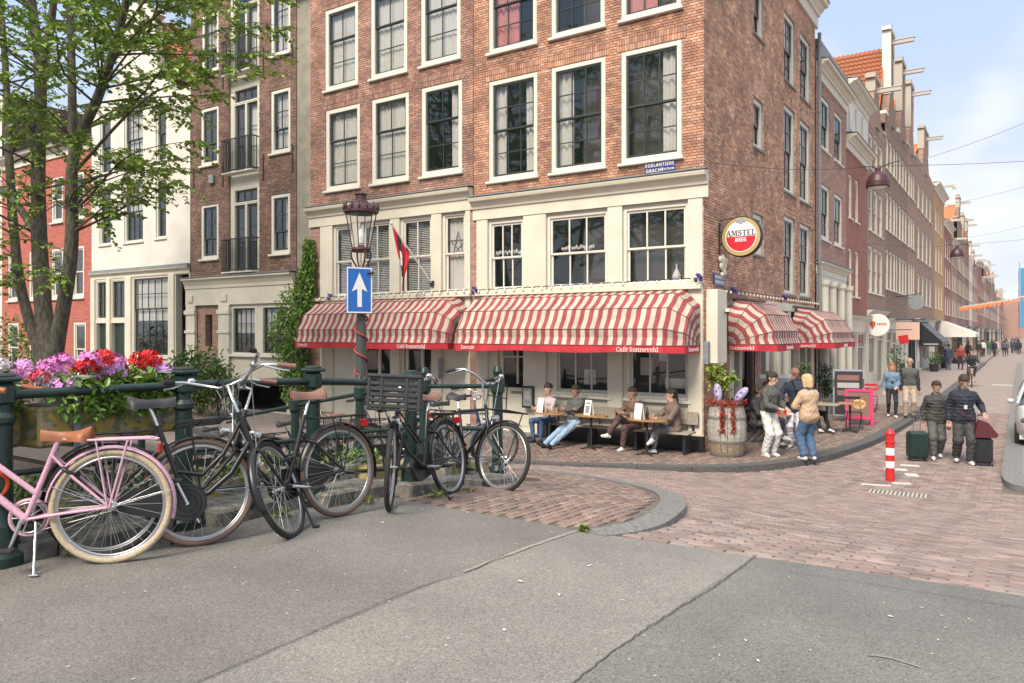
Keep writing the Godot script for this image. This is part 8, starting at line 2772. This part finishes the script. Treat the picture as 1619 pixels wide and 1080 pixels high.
	bar("top_rail", wb, Transform3D(Basis(V(1, 0, 0), -0.1), Vector3.ZERO), -0.47, 1.44, 0.47, 1.54, -0.005, 0.04, M.sign_white, 0.01)
	for x in [-0.4, 0.4]: bar("leg", wb, Transform3D(Basis(V(1, 0, 0), -0.1), Vector3.ZERO), x - 0.02, 0, x + 0.02, 0.36, 0, 0.03, M.bench_wood, 0.004)
	for k in 3: bar("sketch", wb, Transform3D(Basis(V(1, 0, 0), -0.1), Vector3.ZERO), -0.3 + k * 0.2, 0.6 + 0.2 * (k % 2), -0.16 + k * 0.2, 0.9 + 0.15 * (k % 2), 0.03, 0.034, M.lead, 0.001)
	var a1 := thing("pavement_board", "tall silver framed board with dark photographs, behind the pink one", "board", V(1.55, 0.12, -7.7), 0.25)
	for e in [[-0.42, 0.15, -0.37, 1.5], [0.37, 0.15, 0.42, 1.5], [-0.37, 1.44, 0.37, 1.5], [-0.37, 0.15, 0.37, 0.2]]: bar("frame", a1, Transform3D(Basis(V(1, 0, 0), -0.12), Vector3.ZERO), e[0], e[1], e[2], e[3], 0, 0.04, M.rim_grey, 0.008)
	bar("poster", a1, Transform3D(Basis(V(1, 0, 0), -0.12), Vector3.ZERO), -0.37, 0.2, 0.37, 1.44, 0.0, 0.02, M.black, 0.002)
	for k in 3: bar("print", a1, Transform3D(Basis(V(1, 0, 0), -0.12), Vector3.ZERO), -0.3, 0.75 + k * 0.22, 0.28, 0.9 + k * 0.22, 0.02, 0.024, M.print_grey if k % 2 else M.leather_brown, 0.001)
	for x in [-0.39, 0.39]: bar("leg", a1, Transform3D(Basis(V(1, 0, 0), 0.25), V(0, 0, -0.35)), x - 0.015, 0, x + 0.015, 1.3, 0, 0.02, M.rim_grey, 0.004)
	var a2 := thing("pavement_board", "pink framed A-board with a picture of food", "board", V(1.95, 0.12, -6.95), 0.25)
	mat("pink_paint", Color(0.62, 0.03, 0.14), 0.45)
	for e in [[-0.36, 0.0, -0.28, 1.0], [0.28, 0.0, 0.36, 1.0], [-0.28, 0.92, 0.28, 1.0], [-0.28, 0.16, 0.28, 0.24]]: bar("frame", a2, Transform3D(Basis(V(1, 0, 0), -0.12), Vector3.ZERO), e[0], e[1], e[2], e[3], 0, 0.04, M.pink_paint, 0.008)
	bar("poster", a2, Transform3D(Basis(V(1, 0, 0), -0.12), Vector3.ZERO), -0.28, 0.24, 0.28, 0.92, 0.0, 0.02, M.leather_brown, 0.002)
	var fb := MB.new()
	fb.ball(V(0, 0.58, -0.05), V(0.18, 0.14, 0.012), Basis(V(1, 0, 0), -0.12), 14, 8)
	obj("print", fb, mat("food_print", Color(0.55, 0.33, 0.13), 0.6), a2)
	for x in [-0.3, 0.3]: bar("leg", a2, Transform3D(Basis(V(1, 0, 0), 0.22), V(0, 0, -0.3)), x - 0.02, 0, x + 0.02, 0.95, 0, 0.02, M.pink_paint, 0.004)
	# potted plants down the wall
	for q in [[V(0.55, 0.12, -6.5), 1.7, 0.35, "tall thin olive in a pot between the corner awnings"], [V(0.5, 0.12, -9.6), 1.6, 0.3, "tall thin plant in a pot under the faded awning"], [V(0.7, 0.12, -24.5), 1.9, 0.6, "big leafy plant in a tub before the cream shopfront"], [V(0.95, 0.12, -40.5), 1.3, 0.7, "clipped green bush in a dark tub by the black awning"], [V(1.1, 0.12, -46.5), 1.2, 0.7, "green bush in a dark tub beyond the black awning"], [V(1.3, 0.12, -56.0), 2.2, 1.2, "broad green plants under the white awning"]]:
		var pp := thing("potted_plant", q[3], "potted plant", q[0], 0.0, "potted plants along the side street")
		var b := MB.new()
		var pr: float = 0.16 + q[2] * 0.2
		b.lathe([Vector2(0, 0), Vector2(pr * 0.8, 0), Vector2(pr, 0.42), Vector2(pr * 1.08, 0.44), Vector2(pr * 1.05, 0.5), Vector2(0, 0.48)], 16)
		obj("pot", b, M.black if q[2] > 0.5 else M.render_grey, pp)
		b = MB.new()
		b.tube([V(0, 0.45, 0), V(0.03, q[1] * 0.6, 0), V(0, q[1], 0)], [0.02, 0.015, 0.008], 6)
		obj("stem", b, M.bark, pp)
		clump("foliage", pp, [[V(0, q[1] * 0.75, 0), V(q[2] * 0.8, q[1] * 0.32, q[2] * 0.8)], [V(0.1, q[1] * 0.5, 0.05), V(q[2] * 0.6, q[1] * 0.2, q[2] * 0.6)]], 420, 0.11, Color(0.06, 0.12, 0.025), int(absf(q[0].z) * 10), lm, 0.2)
	# bollard
	var bo := thing("bollard", "red and white striped traffic bollard in the brick road", "bollard", V(3.69, 0.0, 0.55))
	var seg := [[0.0, 0.24, M.red_paint], [0.24, 0.36, M.sign_white], [0.36, 0.47, M.red_paint], [0.47, 0.60, M.sign_white], [0.60, 0.84, M.red_paint]]
	for e in seg:
		var b := MB.new()
		b.lathe([Vector2(0.0, e[0]), Vector2(0.075, e[0]), Vector2(0.075, e[1]), Vector2(0.0, e[1])], 20)
		obj("band", b, e[2], bo)
	var cap := MB.new()
	cap.lathe([Vector2(0.075, 0.84), Vector2(0.088, 0.845), Vector2(0.088, 0.87), Vector2(0.07, 0.9), Vector2(0.05, 0.93), Vector2(0, 0.94)], 20)
	cap.lathe([Vector2(0.075, 0.68), Vector2(0.088, 0.69), Vector2(0.088, 0.72), Vector2(0.075, 0.73)], 20)
	obj("cap", cap, M.red_paint, bo)
	# drain and markings
	var dg := thing("drain_grate", "rusty slotted drain grate set in the brick road", "drain", V(4.0, gh(4.0, 2.1) + 0.006, 2.1), 0.05)
	for k in 14: bar("slat", dg, Transform3D(), -0.42 + k * 0.062, 0, -0.39 + k * 0.062, 0.012, -0.18, 0.18, M.beam_grey, 0.003)
	for z in [-0.19, 0.19]: bar("frame", dg, Transform3D(), -0.45, 0, 0.47, 0.014, z - 0.015, z + 0.015, M.hoop, 0.003)
	for q in [[3.80, -1.35, 0.34, 0.20], [3.62, -0.72, 0.40, 0.24], [3.95, -0.25, 0.22, 0.3], [3.55, 1.22, 0.48, 0.10], [3.9, 0.75, 0.3, 0.12]]:
		var b := MB.new()
		b.box(V(q[0], gh(q[0], q[1]) + 0.008, q[1]), V(q[2], 0.008, q[3]), Basis(Vector3.UP, 0.25))
		var o := struct("road_marking", b, mat("worn_paint", Color(0.74, 0.72, 0.66), 0.8, {"tex": ntex(0.05, 0.7, 1.0, 91), "scale": 2.0}))
	var mk := MB.new()
	mk.box(V(4.85, 0.008, -30), V(0.9, 0.01, 0.5))
	struct("road_marking", mk, M.worn_paint)
	# luggage
	for q in [[V(3.86, 0, -2.12), 0.35, M.railing_green, "dark green hard suitcase pulled by the person in grey", 0.56, 0.40], [V(5.02, 0, -2.2), 0.3, M.black, "black hard suitcase pulled by the tall person in navy", 0.52, 0.33]]:
		var sc := thing("suitcase", q[3], "suitcase", q[0], q[1], "suitcases")
		var b := MB.new()
		b.bev(V(0, 0.06 + q[4] / 2, 0), V(q[5], q[4], 0.26), 0.05)
		obj("shell", b, q[2], sc)
		b = MB.new()
		for k in 5: b.bev(V(-q[5] / 2 + q[5] * (k + 1) / 6.0, 0.06 + q[4] / 2, 0.13), V(0.03, q[4] * 0.85, 0.012), 0.004)
		obj("ribs", b, q[2], sc)
		for x in [-0.15, 0.15]:
			b = MB.new()
			b.ring(V(x, 0.03, 0.08), V(1, 0, 0), 0.02, 0.01, 12, 6)
			b.ring(V(x, 0.03, -0.08), V(1, 0, 0), 0.02, 0.01, 12, 6)
			obj("wheel", b, M.rubber, sc)
			b = MB.new()
			b.rod(V(x * 0.45, 0.05 + q[4], -0.05), V(x * 0.45, 1.02, -0.05), 0.008, 6)
			obj("handle_tube", b, M.chrome, sc)
		b = MB.new()
		b.rod(V(-0.075, 1.02, -0.05), V(0.075, 1.02, -0.05), 0.014, 8)
		obj("handle", b, M.black, sc)
	var bag := thing("red_bag", "dark red patterned bag resting on the black suitcase", "bag", V(5.02, 0.585, -2.14), 0.3)
	var bb := MB.new()
	bb.prism(PackedVector2Array([Vector2(-0.16, 0), Vector2(0.22, 0), Vector2(0.26, 0.06), Vector2(0.08, 0.30), Vector2(-0.02, 0.34), Vector2(-0.12, 0.28)]), -0.10, 0.10)
	obj("pouch", bb, mat("bag_red", Color(0.16, 0.02, 0.03), 0.6, {"tex": ntex(0.08, 0.4, 1.0, 95), "scale": 4.0}), bag)
	bb = MB.new()
	bb.tube([V(0.0, 0.3, 0.08), V(-0.25, 0.42, 0.05), V(-0.45, 0.50, 0.0)], 0.012, 6)
	obj("strap", bb, M.bag_red, bag)

# ---------------------------------------------------------------- car, wires, signs down the street
func build_street_things() -> void:
	var cp := mat("car_paint", Color(0.58, 0.60, 0.61), 0.25, {"metal": 0.3})
	cp.clearcoat_enabled = true
	cp.clearcoat = 0.6
	var c := thing("parked_car", "silver hatchback parked at the right edge of the street", "car", V(6.38, 0.0, -8.9))
	# body: rings across the width, from tail (z 0) to nose (z 4.1)
	var st := [[0.0, 0.55, 0.85, 0.70], [0.15, 0.36, 1.02, 0.80], [0.7, 0.22, 1.06, 0.84], [1.6, 0.20, 1.04, 0.85], [2.6, 0.20, 1.0, 0.85], [3.3, 0.22, 0.94, 0.83], [3.85, 0.30, 0.80, 0.76], [4.08, 0.38, 0.66, 0.62]]
	var g := []
	for e in st:
		var w: float = e[3]
		var y0: float = e[1]
		var y1: float = e[2]
		g.append([V(-w * 0.9, y0, e[0]), V(-w, y0 + 0.12, e[0]), V(-w, lerpf(y0, y1, 0.6), e[0]), V(-w * 0.94, y1 - 0.04, e[0]), V(-w * 0.8, y1, e[0]), V(0, y1 + 0.03, e[0]), V(w * 0.8, y1, e[0]), V(w * 0.94, y1 - 0.04, e[0]), V(w, lerpf(y0, y1, 0.6), e[0]), V(w, y0 + 0.12, e[0]), V(w * 0.9, y0, e[0])])
	var b := MB.new()
	b.grid(g)
	for e: int in [0, 7]:
		var row: Array = g[e]
		var ce: Vector3 = (row[2] + row[8]) / 2
		for i in row.size() - 1:
			if e == 0: b.flat(ce, row[i], row[i + 1])
			else: b.flat(ce, row[i + 1], row[i])
	b.box(V(0, 0.3, 2.0), V(1.5, 0.1, 3.7))
	obj("body", b, cp, c)
	var gr := [[0.25, 1.0, 0.76], [0.55, 1.38, 0.66], [1.0, 1.47, 0.62], [1.7, 1.45, 0.62], [2.2, 1.32, 0.66], [2.95, 0.98, 0.76]]
	var gg := []
	for e in gr:
		var w2: float = e[2]
		var lowy := 0.98
		gg.append([V(-0.8, lowy, e[0]), V(-w2, maxf(e[1] - 0.05, lowy), e[0]), V(-w2 * 0.8, maxf(e[1], lowy), e[0]), V(0, maxf(e[1] + 0.02, lowy), e[0]), V(w2 * 0.8, maxf(e[1], lowy), e[0]), V(w2, maxf(e[1] - 0.05, lowy), e[0]), V(0.8, lowy, e[0])])
	b = MB.new()
	b.grid(gg)
	obj("glasshouse", b, M.dark_glass, c)
	b = MB.new()
	b.grid([[V(-0.55, 1.49, 0.65), V(0, 1.51, 0.65), V(0.55, 1.49, 0.65)], [V(-0.56, 1.5, 1.2), V(0, 1.52, 1.2), V(0.56, 1.5, 1.2)], [V(-0.55, 1.47, 1.8), V(0, 1.49, 1.8), V(0.55, 1.47, 1.8)]])
	for s in [-1, 1]:
		b.tube([V(s * 0.79, 0.99, 2.95), V(s * 0.67, 1.32, 2.2), V(s * 0.63, 1.46, 1.7), V(s * 0.63, 1.47, 1.0), V(s * 0.7, 1.3, 0.5), V(s * 0.79, 1.0, 0.25)], 0.035, 7)
		b.tube([V(s * 0.64, 1.44, 1.45), V(s * 0.80, 0.99, 1.5)], 0.03, 6)
	obj("roof", b, cp, c)
	for z in [0.75, 3.25]:
		for s in [-1, 1]:
			var w := sub("wheel", c, Transform3D(Basis(), V(s * 0.76, 0.31, z)))
			b = MB.new()
			b.ring(Vector3.ZERO, V(1, 0, 0), 0.23, 0.085, 28, 10)
			obj("tyre", b, M.rubber, w)
			b = MB.new()
			b.lathe([Vector2(0, -0.06), Vector2(0.2, -0.07), Vector2(0.2, 0.07), Vector2(0.12, 0.05), Vector2(0, 0.06)], 20, Transform3D(Basis(V(0, 0, 1), PI / 2), Vector3.ZERO))
			obj("rim", b, M.rim_grey, w)
	for s in [-1, 1]:
		b = MB.new()
		b.ball(V(s * 0.58, 0.68, 3.90), V(0.16, 0.09, 0.12), Basis(Vector3.UP, s * 0.5), 12, 8)
		obj("headlight", b, M.sky_glass, c)
		b = MB.new()
		b.ball(V(s * 0.93, 1.02, 2.55), V(0.09, 0.06, 0.06), Basis(), 10, 7)
		obj("wing_mirror", b, cp, c)
	bar("grille", c, Transform3D(), -0.4, 0.42, 0.4, 0.58, 4.0, 4.09, M.black, 0.02)
	# street lamps hung on wires
	for q in [[V(2.78, 6.42, -4.4), 0.27, "maroon dome lamp hanging on a wire over the street, the near one", V(0.02, 6.4, -0.35), V(9.0, 7.4, -9.5)], [V(3.4, 6.1, -21.5), 0.27, "maroon dome lamp hanging on a wire over the street, the farther one", V(0.02, 6.6, -20.8), V(9.0, 6.9, -22)]]:
		var l := thing("hanging_lamp", q[2], "street lamp", q[0], 0.0, "dome lamps over the street")
		b = MB.new()
		b.lathe([Vector2(0.25, -0.22), Vector2(0.27, -0.19), Vector2(0.265, -0.08), Vector2(0.21, 0.06), Vector2(0.12, 0.14), Vector2(0.07, 0.17), Vector2(0.07, 0.25), Vector2(0.0, 0.27)], 22)
		obj("dome", b, M.lamp_maroon, l)
		b = MB.new()
		b.lathe([Vector2(0.0, -0.23), Vector2(0.22, -0.22), Vector2(0.22, -0.2), Vector2(0, -0.2)], 18)
		obj("diffuser", b, M.sign_enamel, l)
		b = MB.new()
		b.tube([V(-0.42, 0.34, 0.05), V(-0.12, 0.30, 0), V(0, 0.24, 0), V(0.12, 0.30, 0), V(0.42, 0.38, -0.05)], 0.014, 6)
		obj("hanger", b, M.black_iron, l)
		var w := thing("span_wire", "thin wire carrying the %s dome lamp" % ["near" if q[0].z > -10 else "farther"][0], "wire", q[0], 0.0, "span wires")
		var pts := []
		for i in 13: pts.append((q[3] - q[0]).lerp(V(0, 0.30, 0), i / 12.0) + V(0, -0.12 * sin(PI * i / 12.0), 0))
		for i in range(1, 13): pts.append(V(0, 0.30, 0).lerp(q[4] - q[0], i / 12.0) + V(0, -0.12 * sin(PI * i / 12.0), 0))
		b = MB.new()
		b.tube(pts, 0.006, 5)
		obj("strand", b, M.black_iron, w)
	for q in [[V(0.1, 13.2, -37), V(9, 14.6, -31), "thin wire high across the street at the tall gables"], [V(0.1, 13.0, -55), V(9, 14.0, -50), "thin wire across the street at the ochre house"], [V(0.1, 12.3, -75), V(9, 13.2, -68), "thin wire across the far street"]]:
		var w := thing("span_wire", q[2], "wire", q[0], 0.0, "span wires")
		var pts := []
		for i in 15: pts.append((q[1] - q[0]) * (i / 14.0) + V(0, -0.25 * sin(PI * i / 14.0), 0))
		b = MB.new()
		b.tube(pts, 0.013, 5)
		obj("strand", b, M.lead, w)
	# orange bunting
	var bu := thing("orange_bunting", "lines of orange flags strung across the far street", "bunting", V(1.2, 4.7, -58))
	mat("bunting_orange", Color(0.72, 0.19, 0.05), 0.8, {"back": Color(0.4, 0.12, 0.03)})
	for k in 3:
		var a := V(0.1, 0.15 * k, -k * 2.5)
		var e := V(7.5, 1.7 + 0.1 * k, -k * 2.5 + 1.0)
		b = MB.new()
		b.tube([a, (a + e) / 2 - V(0, 0.25, 0), e], 0.01, 4)
		obj("line", b, M.sign_white, bu)
		b = MB.new()
		for i in 22:
			var s := (i + 0.5) / 22.0
			var p := a.lerp(e, s) - V(0, 0.25 * 4 * s * (1 - s), 0)
			b.flat(p + V(-0.11, 0, 0), p + V(0, -0.34, 0.03), p + V(0.11, 0, 0))
			b.flat(p + V(0.11, 0, 0.004), p + V(0, -0.34, 0.034), p + V(-0.11, 0, 0.004))
		obj("pennant", b, M.bunting_orange, bu).set_meta("kind", "stuff")
	# shop signs and awnings
	var sg := thing("round_shop_sign", "round white shop sign with an orange emblem sticking out over the pavement", "shop sign", V(0.45, 3.0, -20.6))
	b = MB.new()
	b.lathe([Vector2(0, -0.06), Vector2(0.47, -0.06), Vector2(0.49, -0.04), Vector2(0.49, 0.04), Vector2(0.47, 0.06), Vector2(0, 0.06)], 36, Transform3D(Basis(V(1, 0, 0), PI / 2), Vector3.ZERO))
	obj("disc", b, M.sign_enamel, sg)
	b = MB.new()
	b.ball(V(-0.18, 0.06, 0.062), V(0.12, 0.12, 0.008), Basis(), 14, 8)
	b.prism(PackedVector2Array([Vector2(-0.28, 0.0), Vector2(-0.18, -0.2), Vector2(-0.08, 0.0)]), 0.058, 0.066)
	obj("emblem", b, mat("emblem_orange", Color(0.60, 0.10, 0.03), 0.5), sg)
	for k in 6: bar("lettering", sg, Transform3D(), 0.0 + k * 0.065, -0.01, 0.045 + k * 0.065, 0.09, 0.06, 0.066, M.emblem_orange, 0.001)
	b = MB.new()
	b.rod(V(-0.45, 0.35, 0), V(-0.3, 0.33, 0), 0.02, 6)
	obj("bracket", b, M.black_iron, sg)
	var s2 := thing("pale_shop_sign", "flat pale pink shop sign board past the round sign", "shop sign", V(0.75, 2.75, -28.0))
	bar("board", s2, Transform3D(), -0.5, -0.45, 0.6, 0.45, -0.04, 0.04, mat("pale_pink", Color(0.62, 0.42, 0.33), 0.6), 0.01)
	b = MB.new()
	b.rod(V(-0.75, 0.6, 0), V(0.9, 0.6, 0), 0.025, 6)
	for x in [-0.4, 0.5]: b.rod(V(x, 0.6, 0), V(x, 0.45, 0), 0.012, 5)
	obj("bracket", b, M.black_iron, s2)
	var s3 := thing("grey_shop_sign", "grey rounded sign on an iron arm above the pale board", "shop sign", V(1.0, 4.3, -30.0))
	b = MB.new()
	b.lathe([Vector2(0, -0.04), Vector2(0.4, -0.04), Vector2(0.4, 0.04), Vector2(0, 0.04)], 24, Transform3D(Basis(V(1, 0, 0), PI / 2), Vector3.ZERO))
	obj("disc", b, M.lead, s3)
	b = MB.new()
	b.rod(V(-1.0, 0.3, 0), V(0.2, 0.45, 0), 0.025, 6)
	obj("bracket", b, M.black_iron, s3)
	for q in [["shop_awning", "sloping black shop awning with a pale printed band", V(0.05, 3.4, -41.0), -46.5, 1.35, 1.35, M.black], ["shop_awning", "pale sloping awning farther along the street", V(0.05, 3.7, -54.5), -62.0, 2.6, 1.1, M.white_stucco]]:
		var aw := thing(q[0], q[1], "awning", q[2], 0.0, "awnings down the street")
		var L: float = q[2].z - q[3]
		b = MB.new()
		b.quad(V(q[4], -q[5], 0), V(q[4], -q[5], -L), V(0, 0, -L), V(0, 0, 0))
		b.quad(V(0, -0.03, 0), V(0, -0.03, -L), V(q[4], -q[5] - 0.03, -L), V(q[4], -q[5] - 0.03, 0))
		b.flat(V(0, 0, 0), V(0, -q[5], 0), V(q[4], -q[5], 0))
		obj("cloth", b, q[6], aw)
		b = MB.new()
		b.ext(0, -q[5] - 0.3, -0.02, q[4], -q[5], 0.0)
		b.ext(q[4] - 0.02, -q[5] - 0.3, -L, q[4], -q[5], -0.02)
		obj("valance", b, q[6], aw)
		if q[4] < 2: bar("lettering", aw, Transform3D(), 0.25, -q[5] - 0.2, q[4] - 0.25, -q[5] - 0.1, 0.0, 0.01, M.print_grey, 0.002)
	var rf := thing("red_banner", "small red banner hanging at the shop door past the walkers", "banner", V(0.7, 2.4, -26.5))
	bar("cloth", rf, Transform3D(Basis(V(0, 0, 1), 0.2), Vector3.ZERO), -0.15, -0.3, 0.3, 0.12, -0.01, 0.01, M.red_paint, 0.004)
	b = MB.new()
	b.rod(V(-0.7, 0.4, 0), V(0.45, 0.42, 0), 0.02, 6)
	obj("pole", b, M.black_iron, rf)
func _ready() -> void:
	rng.seed = 1
	setup_world()
	setup_materials()
	build_ground()
	build_cafe()
	build_left_houses()
	build_street()
	build_awnings()
	build_bridge()
	build_tree()
	build_plants()
	build_bikes()
	build_furniture()
	build_street_things()
	build_people()
